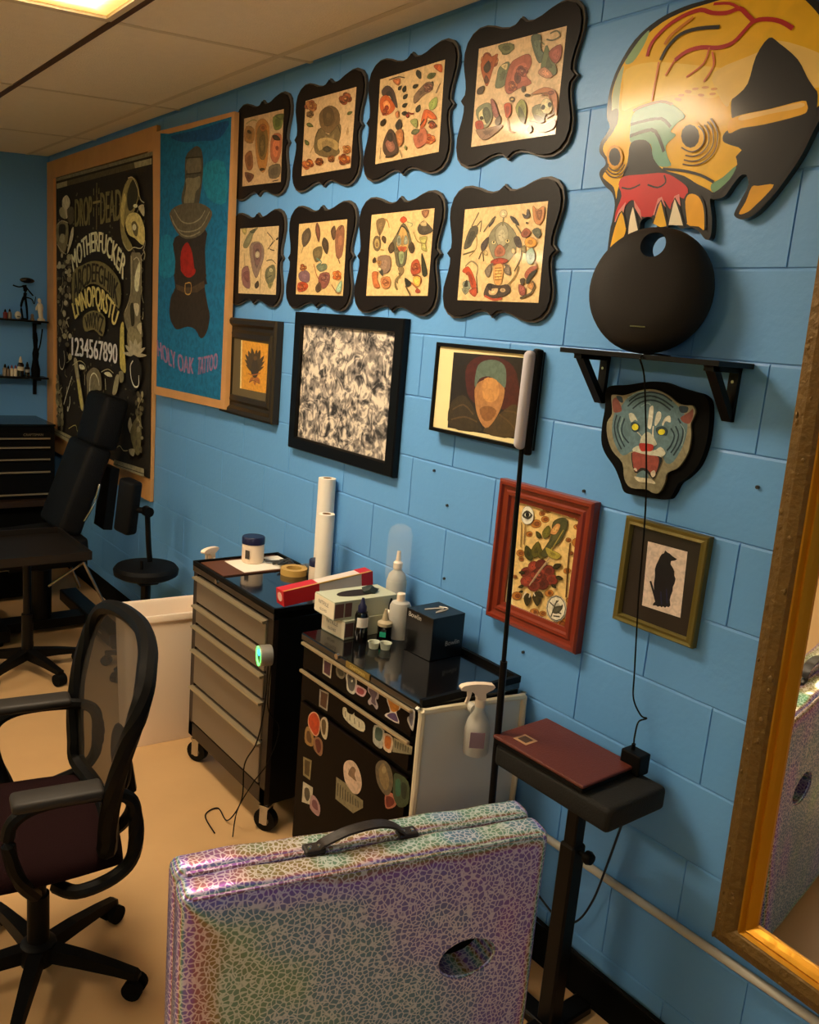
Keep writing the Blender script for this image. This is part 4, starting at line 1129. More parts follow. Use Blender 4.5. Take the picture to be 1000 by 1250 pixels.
E 92 85 65 0 -4526,1393 -4507,1394 -4526,1384
E 92 85 65 0 -3625,1312 -3611,1313 -3625,1304
E 92 85 65 0 -3601,2334 -3591,2333 -3601,2328
E 92 85 65 0 -4061,1822 -4049,1822 -4061,1813
E 92 85 65 0 -4387,2202 -4375,2202 -4387,2195
E 92 85 65 0 -4048,1726 -4035,1727 -4047,1721
E 92 85 65 0 -4376,2029 -4365,2029 -4376,2022
E 92 85 65 0 -4724,1501 -4706,1502 -4724,1495
E 92 85 65 0 -4038,2011 -4026,2011 -4038,2004
E 92 85 65 0 -3815,1350 -3802,1351 -3815,1344
E 92 85 65 0 -4161,2015 -4151,2015 -4160,2008
E 92 85 65 0 -4244,1328 -4232,1329 -4244,1320
E 92 85 65 0 -4215,2338 -4200,2337 -4214,2332
E 92 85 65 0 -4187,2371 -4178,2370 -4187,2363
E 92 85 65 0 -5005,2281 -4991,2281 -5005,2275
E 92 85 65 0 -3723,1221 -3710,1223 -3723,1215
E 92 85 65 0 -3671,1814 -3661,1814 -3670,1807
E 92 85 65 0 -4448,2101 -4435,2101 -4448,2094
E 92 85 65 0 -4737,1638 -4718,1639 -4737,1630
E 92 85 65 0 -5060,1518 -5048,1519 -5060,1510
E 92 85 65 0 -3689,1611 -3675,1612 -3688,1604
E 92 85 65 0 -4595,2286 -4580,2285 -4595,2278
E 92 85 65 0 -4658,2023 -4641,2023 -4658,2017
E 92 85 65 0 -4063,1755 -4047,1755 -4063,1749
E 92 85 65 0 -4726,1406 -4708,1408 -4726,1400
E 92 85 65 0 -4833,2197 -4817,2197 -4833,2188
E 92 85 65 0 -4689,2208 -4672,2208 -4689,2201
E 92 85 65 0 -3693,1220 -3678,1222 -3692,1213
E 92 85 65 0 -4243,2385 -4228,2384 -4243,2379
E 92 85 65 0 -4266,1635 -4249,1636 -4266,1628
E 92 85 65 0 -3602,1274 -3593,1275 -3602,1268
E 92 85 65 0 -3653,1506 -3639,1507 -3653,1500
E 92 85 65 0 -4147,1251 -4133,1253 -4147,1243
E 92 85 65 0 -3587,2246 -3579,2246 -3586,2239
E 92 85 65 0 -4111,2214 -4096,2213 -4111,2208
E 92 85 65 0 -4840,2070 -4828,2070 -4840,2063
E 92 85 65 0 -3817,1872 -3802,1873 -3817,1868
E 92 85 65 0 -4766,2287 -4750,2286 -4766,2281
E 92 85 65 0 -3968,1785 -3955,1786 -3968,1777
E 92 85 65 0 -3774,1306 -3765,1307 -3774,1299
E 92 85 65 0 -3587,1942 -3577,1942 -3586,1936
E 92 85 65 0 -4734,1307 -4716,1308 -4734,1301
E 92 85 65 0 -3573,1800 -3564,1801 -3573,1794
E 92 85 65 0 -3603,1999 -3595,1999 -3603,1993
E 92 85 65 0 -4967,1747 -4952,1748 -4967,1738
E 92 85 65 0 -4712,2455 -4697,2454 -4712,2450
E 92 85 65 0 -4530,2180 -4518,2179 -4529,2172
E 92 85 65 0 -3619,1972 -3607,1972 -3618,1967
E 92 85 65 0 -3633,1761 -3625,1761 -3633,1753
E 92 85 65 0 -4705,2414 -4694,2413 -4704,2405
E 92 85 65 0 -3918,1986 -3905,1986 -3918,1979
E 92 85 65 0 -4932,1495 -4914,1496 -4932,1485
E 92 85 65 0 -4966,1685 -4949,1685 -4966,1675
E 92 85 65 0 -4424,1587 -4406,1588 -4424,1580
E 92 85 65 0 -4173,1300 -4163,1301 -4173,1291
E 92 85 65 0 -4517,1856 -4504,1856 -4516,1848
E 92 85 65 0 -4154,1492 -4144,1493 -4154,1484
E 92 85 65 0 -3748,1604 -3738,1605 -3748,1598
E 92 85 65 0 -4310,2381 -4293,2380 -4310,2375
E 92 85 65 0 -3613,2235 -3601,2235 -3612,2228
E 92 85 65 0 -4006,1907 -3997,1907 -4006,1901
E 92 85 65 0 -4370,1210 -4352,1212 -4370,1200
E 92 85 65 0 -3581,2251 -3573,2250 -3580,2245
E 92 85 65 0 -5070,2324 -5052,2323 -5070,2317
E 92 85 65 0 -4057,1959 -4046,1959 -4057,1950
E 92 85 65 0 -4723,1259 -4707,1261 -4723,1251
E 92 85 65 0 -4804,1448 -4784,1450 -4803,1441
E 92 85 65 0 -4251,1609 -4237,1609 -4251,1600
E 92 85 65 0 -4013,2040 -3999,2040 -4012,2032
E 92 85 65 0 -4268,1689 -4254,1690 -4268,1682
E 92 85 65 0 -4913,1919 -4894,1919 -4913,1910
E 92 85 65 0 -4939,1820 -4921,1820 -4939,1812
E 92 85 65 0 -4795,1588 -4777,1588 -4795,1580
E 92 85 65 0 -3601,1733 -3592,1733 -3600,1727
E 92 85 65 0 -3946,2356 -3931,2355 -3946,2349
E 92 85 65 0 -3856,2250 -3847,2250 -3856,2242
E 92 85 65 0 -4202,1881 -4189,1881 -4202,1873
E 92 85 65 0 -4406,1440 -4394,1441 -4406,1430
E 92 85 65 0 -3940,2034 -3928,2034 -3939,2026
E 92 85 65 0 -4487,1534 -4468,1535 -4486,1524
E 92 85 65 0 -4602,1394 -4586,1395 -4602,1385
E 92 85 65 0 -4949,1911 -4933,1911 -4949,1902
E 92 85 65 0 -4311,2410 -4300,2409 -4311,2402
E 92 85 65 0 -3673,1735 -3665,1735 -3673,1727
E 92 85 65 0 -3713,2068 -3702,2068 -3713,2062
E 92 85 65 0 -4974,1452 -4960,1453 -4974,1445
E 92 85 65 0 -3673,2333 -3660,2332 -3673,2325
E 92 85 65 0 -4625,1968 -4612,1968 -4624,1960
T 129 122 78 0|DROP|-4732,2270 -4570,2267 -4422,2268|-4735,2434 -4574,2433 -4421,2435
T 129 122 78 0|DROP|-4719,2269 -4557,2266 -4409,2267|-4722,2433 -4562,2433 -4409,2434
T 129 122 78 0|DEAD|-4260,2264 -4099,2268 -3930,2272|-4266,2439 -4106,2438 -3925,2437
T 129 122 78 0|DEAD|-4248,2263 -4088,2268 -3919,2272|-4255,2438 -4095,2437 -3915,2436
S 148 136 87 9 -4328,2498 -4323,2235
S 148 136 87 14 -4393,2390 -4263,2392
S 170 161 97 7 -4382,2471 -4381,2433
S 170 161 97 7 -4288,2467 -4287,2433
S 170 161 97 7 -4379,2364 -4377,2313
S 170 161 97 7 -4284,2359 -4283,2315
T 235 234 195 0|MOTHERFUCKER|-4751,1985 -4311,2111 -3878,1950|-4812,2100 -4315,2225 -3821,2060
T 235 234 195 0|MOTHERFUCKER|-4738,1985 -4299,2111 -3867,1950|-4798,2100 -4303,2225 -3811,2060
S 109 102 78 7 -3585,1763 -3610,1746 -3570,1721
S 73 68 48 5 -4758,1414 -4744,1390 -4792,1364
S 168 161 126 7 -3694,2248 -3707,2226 -3684,2210
S 187 180 151 10 -3621,1664 -3605,1631 -3611,1621
S 187 180 151 5 -4897,2043 -4932,2020 -4864,2000
S 131 124 97 10 -4894,1499 -4934,1456 -4929,1427
S 131 124 97 10 -3653,2315 -3681,2296 -3673,2267
S 131 124 97 5 -5082,1648 -5063,1630 -5084,1583
S 168 161 126 10 -3579,1315 -3597,1295 -3608,1268
S 131 124 97 10 -3750,1576 -3729,1550 -3730,1515
S 168 161 126 10 -3561,1786 -3564,1754 -3577,1748
S 187 180 151 7 -5010,1436 -4989,1423 -4969,1362
S 168 161 126 7 -4843,2384 -4820,2351 -4803,2310
S 109 102 78 10 -4899,1858 -4873,1845 -4927,1810
S 73 68 48 10 -3614,2042 -3594,2020 -3630,1979
S 131 124 97 7 -4944,2250 -4986,2229 -4973,2193
S 109 102 78 10 -5049,1277 -5105,1232 -5087,1217
S 187 180 151 7 -3563,2155 -3550,2137 -3578,2097
S 73 68 48 10 -4798,1357 -4803,1333 -4762,1292
S 109 102 78 7 -3737,2111 -3697,2096 -3749,2050
S 131 124 97 7 -4956,1998 -4937,1969 -4915,1946
S 109 102 78 7 -5004,1873 -5060,1849 -5023,1810
S 131 124 97 7 -3608,2016 -3570,2002 -3629,1970
S 168 161 126 7 -4970,1965 -4971,1926 -4993,1903
S 109 102 78 7 -3583,2321 -3574,2298 -3600,2283
S 131 124 97 5 -3660,1778 -3685,1748 -3635,1734
S 168 161 126 10 -5017,1636 -4962,1603 -4978,1582
S 168 161 126 10 -5061,1169 -5124,1142 -5046,1089
S 131 124 97 10 -4805,2025 -4852,1991 -4778,1955
S 131 124 97 5 -3719,1979 -3696,1962 -3743,1918
S 187 180 151 10 -4893,2213 -4927,2203 -4862,2155
S 168 161 126 10 -4863,1259 -4877,1219 -4880,1213
S 109 102 78 5 -5059,1574 -5110,1549 -5097,1492
S 187 180 151 10 -4874,1905 -4845,1887 -4828,1831
S 73 68 48 5 -4776,2364 -4806,2332 -4818,2319
S 131 124 97 5 -4920,2408 -4969,2375 -4936,2343
S 73 68 48 5 -5001,1572 -5050,1555 -4978,1502
S 109 102 78 5 -5025,1051 -5084,1025 -4979,977
S 109 102 78 10 -3692,2023 -3692,2012 -3657,1978
S 187 180 151 7 -4966,1811 -4966,1781 -4999,1741
S 131 124 97 7 -4992,1257 -5008,1241 -4967,1184
S 131 124 97 5 -4909,1373 -4914,1337 -4865,1322
S 73 68 48 7 -4887,2355 -4863,2327 -4898,2283
S 187 180 151 10 -3630,1672 -3605,1644 -3609,1622
S 168 161 126 10 -3746,2358 -3709,2327 -3774,2300
S 131 124 97 10 -4936,2072 -4931,2031 -4966,2025
S 187 180 151 10 -4824,1709 -4883,1692 -4838,1649
S 131 124 97 7 -5069,1056 -5015,1049 -5078,997
S 168 161 126 5 -4858,1470 -4822,1433 -4887,1413
S 187 180 151 10 -3658,2008 -3630,1977 -3653,1963
S 109 102 78 5 -4761,1622 -4739,1583 -4766,1544
S 187 180 151 5 -3565,2091 -3602,2068 -3573,2047
S 168 161 126 5 -3733,1643 -3775,1620 -3713,1585
S 187 180 151 10 -4924,2263 -4955,2235 -4927,2188
S 73 68 48 10 -3726,1401 -3733,1380 -3723,1352
S 187 180 151 7 -4935,1671 -4961,1653 -4976,1602
S 131 124 97 7 -3691,2371 -3704,2348 -3701,2320
S 187 180 151 7 -4967,1246 -5018,1216 -4973,1179
S 73 68 48 5 -3707,1657 -3694,1646 -3686,1617
S 187 180 151 5 -4993,1143 -4985,1111 -4948,1077
S 131 124 97 5 -3618,1776 -3629,1742 -3593,1718
S 131 124 97 5 -5075,2000 -5067,1982 -5083,1934
S 168 161 126 10 -3573,2107 -3545,2081 -3558,2054
S 131 124 97 10 -3594,1918 -3567,1905 -3604,1870
S 131 124 97 7 -4961,2225 -4934,2201 -4940,2166
S 187 180 151 10 -4894,1920 -4936,1893 -4932,1862
S 109 102 78 7 -4776,1325 -4727,1311 -4769,1277
S 73 68 48 5 -3567,1272 -3575,1237 -3545,1232
S 131 124 97 10 -4957,2055 -4915,2017 -4914,1993
S 168 161 126 10 -4839,1618 -4866,1602 -4850,1559
C 204 197 165 0 -4978,2439 -4886,2467 -4817,2429 -4828,2390 -4873,2324 -4942,2355
C 168 161 126 0 -5037,2388 -4943,2396 -4896,2325 -5013,2345
C 92 85 65 0 -4873,2379 -4750,2385 -4737,2305 -4826,2288
C 131 124 92 0 -5073,2306 -4872,2304 -4848,2201 -4939,2106 -5059,2151 -5109,2237
C 214 207 175 0 -4869,2105 -4792,2240 -4741,2265 -4757,2191
C 42 36 22 0 -5036,2290 -4907,2285 -4917,2217 -5036,2220
C 168 161 126 0 -5000,2233 -4917,2223 -4940,2176 -5035,2192
S 187 180 151 5 -5085,2292 -4989,2316 -4849,2296
S 187 180 151 5 -5084,2172 -4987,2128 -4892,2105
E 187 180 151 0 -5046,2029 -4998,2028 -5046,2014
E 92 85 65 0 -4890,2048 -4839,2047 -4890,2034
E 187 180 151 0 -5032,2042 -4999,2042 -5032,2021
E 187 180 151 0 -4874,1992 -4826,1992 -4874,1982
E 168 161 126 0 -4930,1738 -4891,1739 -4930,1724
E 187 180 151 0 -4799,1592 -4763,1594 -4799,1575
E 168 161 126 0 -4806,1842 -4779,1842 -4805,1822
E 168 161 126 0 -4797,1459 -4753,1462 -4797,1437
E 187 180 151 0 -4977,2098 -4955,2097 -4977,2083
E 92 85 65 0 -4902,1642 -4856,1644 -4902,1631
E 168 161 126 0 -4930,1520 -4905,1521 -4929,1499
E 92 85 65 0 -4824,2054 -4774,2053 -4824,2039
E 187 180 151 0 -4950,1476 -4905,1479 -4950,1456
E 131 124 97 0 -4876,1844 -4833,1845 -4876,1830
E 131 124 97 0 -5053,1803 -5024,1803 -5053,1792
E 92 85 65 0 -4815,2024 -4773,2024 -4815,2015
E 168 161 126 0 -5005,1886 -4979,1887 -5004,1866
E 131 124 97 0 -4822,1949 -4775,1950 -4822,1931
E 131 124 97 0 -4819,2001 -4788,2001 -4819,1984
E 131 124 97 0 -4801,1951 -4775,1951 -4801,1931
E 92 85 65 0 -4904,1922 -4860,1922 -4903,1909
E 168 161 126 0 -4909,1586 -4868,1588 -4909,1567
E 131 124 97 0 -5013,1557 -4982,1559 -5013,1538
E 168 161 126 0 -4818,1975 -4773,1975 -4818,1963
E 131 124 97 0 -4916,1667 -4878,1668 -4916,1647
E 168 161 126 0 -4993,1435 -4962,1437 -4993,1410
E 131 124 97 0 -5037,1953 -4997,1953 -5037,1944
E 168 161 126 0 -4954,2029 -4902,2029 -4954,2016
E 131 124 97 0 -4960,1865 -4937,1865 -4960,1847
E 92 85 65 0 -4856,1534 -4809,1537 -4855,1519
E 168 161 126 0 -4881,1472 -4836,1475 -4881,1456
E 92 85 65 0 -4829,2085 -4790,2085 -4828,2065
E 92 85 65 0 -4865,1793 -4822,1794 -4865,1773
E 92 85 65 0 -4823,1882 -4784,1883 -4823,1859
E 168 161 126 0 -5000,1886 -4949,1887 -4999,1877
E 187 180 151 0 -4914,1728 -4883,1729 -4914,1709
E 92 85 65 0 -5039,1836 -5002,1836 -5039,1821
E 187 180 151 0 -4865,1676 -4846,1677 -4865,1666
E 168 161 126 0 -4852,2059 -4806,2058 -4852,2046
E 131 124 97 0 -5005,1669 -4966,1670 -5004,1647
E 92 85 65 0 -4938,1982 -4914,1982 -4938,1968
E 187 180 151 0 -4886,1799 -4842,1800 -4886,1782
E 168 161 126 0 -4821,2084 -4773,2083 -4820,2063
E 168 161 126 0 -4809,2001 -4772,2001 -4808,1987
E 92 85 65 0 -5018,1953 -4974,1953 -5018,1944
E 131 124 97 0 -4876,1621 -4849,1623 -4876,1611
E 112 107 78 0 -5064,1307 -5037,1309 -5063,1290
E 148 141 107 0 -5052,1237 -5025,1240 -5052,1218
E 148 141 107 0 -5022,1210 -4998,1212 -5022,1196
E 92 85 65 0 -5013,1170 -4990,1173 -5013,1150
E 148 141 107 0 -5040,1127 -5017,1130 -5040,1112
E 112 107 78 0 -4948,1011 -4916,1015 -4948,987
E 112 107 78 0 -4962,1107 -4929,1111 -4962,1090
E 148 141 107 0 -5009,1032 -4977,1036 -5009,1007
E 92 85 65 0 -5039,1249 -5012,1252 -5039,1224
E 148 141 107 0 -4985,1137 -4957,1140 -4985,1126
E 148 141 107 0 -5062,1144 -5034,1147 -5062,1120
E 148 141 107 0 -4955,1093 -4930,1096 -4955,1080
E 92 85 65 0 -4993,1043 -4970,1046 -4993,1023
E 148 141 107 0 -4950,1055 -4922,1058 -4950,1030
E 92 85 65 0 -5010,933 -4983,937 -5010,922
E 112 107 78 0 -5052,1227 -5019,1231 -5052,1202
E 112 107 78 0 -5024,990 -4992,995 -5024,973
E 148 141 107 0 -5003,1083 -4983,1085 -5003,1064
E 112 107 78 0 -5043,1085 -5012,1088 -5043,1066
E 148 141 107 0 -4985,1134 -4952,1138 -4985,1110
E 92 85 65 0 -5047,1041 -5016,1045 -5047,1029
E 112 107 78 0 -4983,1149 -4950,1152 -4982,1133
E 148 141 107 0 -5068,1177 -5039,1180 -5068,1153
E 148 141 107 0 -5054,1198 -5021,1202 -5054,1183
E 112 107 78 0 -4985,1172 -4965,1174 -4985,1153
E 112 107 78 0 -5066,1169 -5043,1172 -5066,1147
E 148 141 107 0 -5057,1279 -5032,1281 -5056,1263
E 92 85 65 0 -5028,1022 -4999,1026 -5028,1001
E 92 85 65 0 -5040,1299 -5021,1301 -5040,1277
E 92 85 65 0 -5050,1177 -5025,1179 -5050,1156
E 112 107 78 0 -4998,1141 -4973,1144 -4998,1123
E 92 85 65 0 -4995,1005 -4971,1008 -4994,981
E 92 85 65 0 -5068,1241 -5042,1243 -5068,1219
E 92 85 65 0 -4958,967 -4934,971 -4958,946
C 151 141 87 0 -3909,2302 -3887,2383 -3840,2449 -3759,2480 -3678,2459 -3627,2388 -3685,2313 -3748,2271 -3814,2274 -3827,2204 -3707,2119 -3788,2104 -3876,2171
C 51 48 28 0 -3804,2400 -3734,2464 -3669,2442 -3649,2367 -3718,2315 -3783,2319
C 204 190 117 0 -3901,2325 -3854,2404 -3819,2378 -3848,2287 -3845,2229 -3881,2254
S 204 195 156 5 -3858,2153 -3772,2103 -3691,2119 -3595,2111 -3542,2138 -3547,2217
S 204 195 156 5 -3792,2479 -3727,2477 -3660,2424 -3609,2359 -3554,2339
C 229 214 136 0 -3821,2251 -3765,2295 -3636,2288 -3555,2228 -3536,2160 -3564,2127 -3677,2165 -3776,2191
C 112 104 68 0 -3730,2241 -3682,2253 -3632,2220 -3646,2175 -3694,2188
E 235 234 195 0 -3688,2222 -3659,2221 -3687,2205
E 235 234 195 0 -3678,2330 -3647,2328 -3678,2320
C 204 195 156 0 -3638,2322 -3561,2329 -3550,2273 -3589,2286
C 131 124 97 0 -3737,2073 -3657,2090 -3577,2071 -3575,1916 -3572,1736 -3536,1656 -3714,1647 -3822,1763 -3725,1856
C 235 234 195 0 -3666,1968 -3606,2043 -3588,2003 -3613,1893 -3662,1904
S 214 207 175 6 -3687,2055 -3639,2066 -3590,2037
S 51 48 28 7 -3687,2050 -3682,1968
S 204 195 156 5 -3721,2073 -3719,1885 -3805,1776
S 204 195 156 5 -3580,2071 -3566,1888 -3531,1831
C 129 122 78 0 -4735,1982 -4537,2035 -4313,2056 -4083,2025 -3882,1928 -3901,1790 -4077,1876 -4328,1925 -4533,1889 -4716,1783
T 37 32 16 0|ABCDEFGHIJK|-4711,1793 -4325,1934 -3925,1805|-4726,1975 -4318,2043 -3913,1927
T 37 32 16 0|ABCDEFGHIJK|-4698,1794 -4313,1934 -3914,1805|-4713,1975 -4307,2043 -3903,1927
T 234 219 136 0|LMNOPQRSTU|-4683,1702 -4310,1791 -3968,1686|-4752,1797 -4318,1911 -3901,1775
T 234 219 136 0|LMNOPQRSTU|-4669,1703 -4298,1791 -3957,1687|-4738,1798 -4306,1911 -3890,1775
C 129 122 78 0 -4518,1724 -4323,1768 -4127,1735 -4161,1625 -4319,1656 -4484,1638
T 37 32 16 0|VWXYZ|-4469,1645 -4326,1663 -4177,1633|-4497,1722 -4325,1758 -4152,1729
T 37 32 16 0|VWXYZ|-4457,1646 -4314,1664 -4165,1634|-4484,1722 -4313,1758 -4140,1730
T 235 235 234 0|1234567890|-4746,1473 -4309,1482 -3919,1482|-4748,1587 -4313,1595 -3920,1593
T 235 235 234 0|1234567890|-4732,1474 -4297,1483 -3908,1483|-4734,1588 -4301,1596 -3910,1593
C 214 200 107 0 -3870,1684 -3819,1716 -3805,1595 -3772,1455 -3823,1451 -3869,1491
C 51 48 28 0 -3723,1810 -3674,1823 -3652,1723 -3701,1709
C 214 207 175 0 -3674,1823 -3593,1820 -3606,1767 -3638,1765
C 204 195 156 0 -3619,1707 -3556,1728 -3553,1669 -3585,1679
C 151 143 107 0 -3750,1689 -3650,1694 -3552,1657 -3548,1587 -3643,1569 -3744,1586
C 187 180 151 0 -3642,1551 -3709,1562 -3826,1552 -3720,1540
C 187 180 151 0 -3642,1551 -3677,1579 -3791,1597 -3725,1559
C 187 180 151 0 -3642,1551 -3637,1588 -3720,1629 -3709,1575
C 187 180 151 0 -3642,1551 -3599,1589 -3632,1641 -3677,1585
C 187 180 151 0 -3642,1551 -3572,1580 -3549,1631 -3637,1587
C 187 180 151 0 -3642,1551 -3562,1564 -3490,1602 -3599,1580
C 187 180 151 0 -3642,1551 -3571,1545 -3468,1562 -3571,1566
E 20 16 10 0 -3653,1453 -3532,1464 -3648,1353
S 235 235 214 9 -3665,1519 -3702,1486 -3685,1420 -3633,1382 -3576,1394 -3575,1448
E 20 16 10 0 -4931,1459 -4836,1466 -4930,1372
S 214 207 175 7 -4907,1490 -4887,1426 -4930,1368 -4991,1381 -5004,1432
S 235 235 204 8 -4729,1338 -4809,1251 -4903,1138
S 235 235 204 9 -4773,1204 -4772,1160 -4818,1103 -4819,1133
C 168 161 126 0 -4697,1441 -4630,1453 -4584,1351 -4492,1178 -4535,1145 -4604,1265
C 204 195 117 0 -4627,1312 -4583,1316 -4503,1184 -4546,1151
S 204 195 156 4 -4719,1411 -4586,1449 -4478,1437 -4445,1398
C 235 235 204 0 -4586,1425 -4499,1428 -4477,1406 -4563,1399
C 131 124 97 0 -4434,1379 -4312,1430 -4191,1406 -4168,1309 -4287,1297 -4408,1223 -4432,1317
S 235 235 204 8 -4377,1233 -4371,1357 -4300,1397 -4229,1370 -4208,1332
S 204 195 156 4 -4172,1415 -4058,1441 -3965,1426
C 235 235 204 0 -4124,1412 -4039,1426 -3982,1405 -4057,1399
S 235 235 204 6 -4103,1381 -4091,1317
S 204 195 156 5 -4476,1375 -4474,1306
C 168 161 126 0 -3978,1309 -3928,1410 -3875,1421 -3889,1350 -3923,1309
C 151 143 107 0 -3876,1440 -3806,1446 -3803,1396 -3855,1385
P 151 146 117 0 -5107,951 -4647,947 -4674,894 -5115,910
S 18 14 8 4 -5107,931 -4670,923
P 151 146 117 0 -3928,927 -3469,953 -3466,909 -3946,890
S 18 14 8 4 -3946,900 -3464,925
C 204 195 156 0 -3719,1151 -3687,1207 -3650,1160 -3613,1108 -3646,1097
C 112 107 73 0 -3683,1130 -3536,1239 -3525,1051 -3590,1015
S 204 190 136 5 -3894,1003 -3839,1022 -3783,1004 -3712,1015
C 168 161 126 0 -3695,1025 -3609,1038 -3624,997 -3676,1001
S 204 195 117 5 -4791,991 -4649,1033 -4602,995 -4477,1012
S 204 195 156 4 -3509,1341 -3586,1245 -3499,1168
E 112 107 78 0 -3523,1136 -3511,1138 -3523,1125
E 92 85 65 0 -3600,1296 -3584,1298 -3599,1280
E 92 85 65 0 -3596,1242 -3579,1244 -3595,1229
E 92 85 65 0 -3558,1185 -3548,1186 -3557,1172
E 92 85 65 0 -3581,1173 -3562,1175 -3580,1156
E 92 85 65 0 -3575,1348 -3554,1350 -3574,1333
E 92 85 65 0 -3508,1275 -3490,1277 -3507,1262
E 148 141 107 0 -3556,1158 -3545,1160 -3555,1140
E 112 107 78 0 -3579,1235 -3566,1237 -3578,1222
E 92 85 65 0 -3543,1331 -3526,1333 -3542,1313
E 148 141 107 0 -3503,1117 -3483,1120 -3502,1107
E 112 107 78 0 -3509,1318 -3492,1320 -3509,1307
E 112 107 78 0 -3584,1228 -3573,1229 -3583,1212
E 148 141 107 0 -3514,1352 -3497,1354 -3513,1335
E 92 85 65 0 -3572,1248 -3552,1250 -3571,1235
E 112 107 78 0 -3572,1154 -3557,1156 -3571,1136
E 148 141 107 0 -3571,1211 -3555,1213 -3570,1198
E 148 141 107 0 -3531,1183 -3514,1185 -3530,1174
E 92 85 65 0 -3562,1340 -3545,1342 -3561,1322
E 112 107 78 0 -3511,1051 -3499,1053 -3510,1034
E 148 141 107 0 -3549,1156 -3528,1159 -3548,1143
E 92 85 65 0 -3534,1249 -3515,1251 -3534,1239
E 148 141 107 0 -3559,1155 -3540,1158 -3558,1139
E 148 141 107 0 -3564,1317 -3546,1319 -3564,1303
E 112 107 78 0 -3523,1245 -3505,1247 -3523,1236
E 112 107 78 0 -3574,1249 -3560,1250 -3574,1240
E 112 107 78 0 -3594,1249 -3584,1250 -3593,1232
E 112 107 78 0 -3531,1275 -3516,1277 -3530,1261
E 92 85 65 0 -3581,1078 -3567,1080 -3580,1061
E 92 85 65 0 -3518,1048 -3499,1051 -3517,1034''',
 'banner_back': '''P 176 120 48 0 -3473,2671 -2566,2649 -2542,1386 -3373,1368''',
 'banner': '''P 10 108 154 0 -3372,2657 -3271,2642 -3035,2635 -2593,2631 -2588,2283 -2589,1985 -2590,1423 -2835,1420 -3343,1412 -3354,1986 -3354,2330
C 10 79 134 0 -3241,2628 -2905,2619 -2619,2618 -2705,2556 -2900,2568 -3098,2585
C 20 128 160 0 -2866,2453 -2649,2453 -2611,2284 -2804,2316
C 20 128 168 0 -3327,2159 -3164,2142 -3138,1986 -3330,1975
C 76 74 60 0 -3059,2513 -2976,2546 -2924,2548 -2878,2520 -2859,2453 -2871,2362 -2902,2281 -2966,2259 -3062,2291 -3093,2335 -3058,2407
C 106 100 80 0 -3038,2500 -2946,2504 -2887,2486 -2889,2435 -3033,2442
C 124 118 92 0 -3045,2417 -2952,2412 -2888,2414 -2890,2368 -2933,2346 -2954,2279 -3007,2277 -3061,2312 -3042,2374
S 51 46 32 6 -3059,2510 -2876,2497
S 51 46 32 6 -3046,2436 -2876,2429
C 44 38 32 0 -3157,2153 -2817,2179 -2810,2090 -2786,1959 -2797,1933 -3119,1930 -3142,2042
C 92 86 68 0 -3230,2267 -3105,2304 -2878,2295 -2750,2252 -2782,2203 -2866,2154 -3024,2143 -3138,2180
S 140 134 108 6 -3174,2286 -3085,2227 -2975,2211 -2872,2228 -2824,2261
S 140 134 108 6 -3215,2261 -3124,2191 -2986,2174 -2856,2191 -2774,2254
S 140 134 108 6 -3192,2232 -3081,2167 -2971,2153 -2867,2170
C 160 28 16 0 -3075,2085 -3009,2127 -2952,2082 -2920,2012 -2909,1964 -2982,1953 -3068,1997
C 42 34 25 0 -3133,1997 -2809,1996 -2797,1921 -2761,1847 -2732,1787 -2761,1716 -2820,1687 -2885,1725 -2975,1734 -3093,1715 -3149,1734 -3194,1781 -3186,1863 -3134,1917
C 160 28 16 0 -3074,2007 -2920,2006 -2906,1986 -2954,1965 -3019,1970
P 76 60 40 0 -3129,1933 -3021,1918 -2938,1919 -2805,1951 -2797,1921 -2874,1897 -3013,1890 -3113,1907
S 184 144 72 6 -3016,1935 -2952,1938 -2951,1891 -3010,1890 -3016,1935
T 140 112 152 0|HOLY OAK|-3331,1569 -3103,1521 -2894,1516|-3351,1653 -3123,1606 -2888,1592
T 140 112 152 0|HOLY OAK|-3322,1570 -3095,1522 -2887,1516|-3342,1653 -3115,1606 -2880,1592
T 140 112 152 0|TATTOO|-2849,1514 -2744,1536 -2636,1562|-2841,1599 -2742,1613 -2638,1635
T 140 112 152 0|TATTOO|-2841,1515 -2736,1536 -2630,1563|-2833,1599 -2735,1613 -2631,1635''',
 'sticker01': '''P 176 168 144 0 -1070,789 -1019,793 -1021,740 -1068,740
P 74 36 48 0 -1063,785 -1026,787 -1027,745 -1061,746''',
 'sticker02': '''C 106 100 80 0 -995,789 -954,793 -946,778 -963,761 -991,764
C 60 56 40 0 -988,786 -960,787 -955,775 -976,767''',
 'sticker03': '''C 192 188 168 0 -944,781 -925,800 -894,799 -885,783 -890,745 -910,735 -932,740 -938,763
C 76 76 72 0 -934,786 -918,794 -899,789 -892,773 -900,747 -921,744 -931,762
E 28 24 20 0 -921,783 -915,785 -921,778
E 28 24 20 0 -902,787 -897,789 -902,783
E 216 212 192 0 -910,775 -905,777 -910,771''',
 'sticker04': '''C 200 160 160 0 -882,774 -839,776 -836,767 -850,749 -885,747 -891,763
C 140 60 64 0 -878,768 -846,770 -853,754 -881,752''',
 'sticker05': '''C 168 154 152 0 -829,789 -812,791 -790,796 -776,793 -776,773 -786,766 -774,751 -781,738 -800,746 -816,738 -824,747 -811,766 -827,774
C 92 74 84 0 -823,786 -795,789 -783,785 -791,764 -784,749 -807,750 -808,764 -821,776''',
 'sticker06': '''C 200 188 176 0 -741,791 -714,802 -683,801 -675,784 -691,767 -675,740 -738,735 -734,746 -719,759
C 192 120 32 0 -734,790 -714,797 -685,797 -681,781 -699,765 -715,764
C 76 56 96 0 -713,756 -693,761 -681,742 -730,740''',
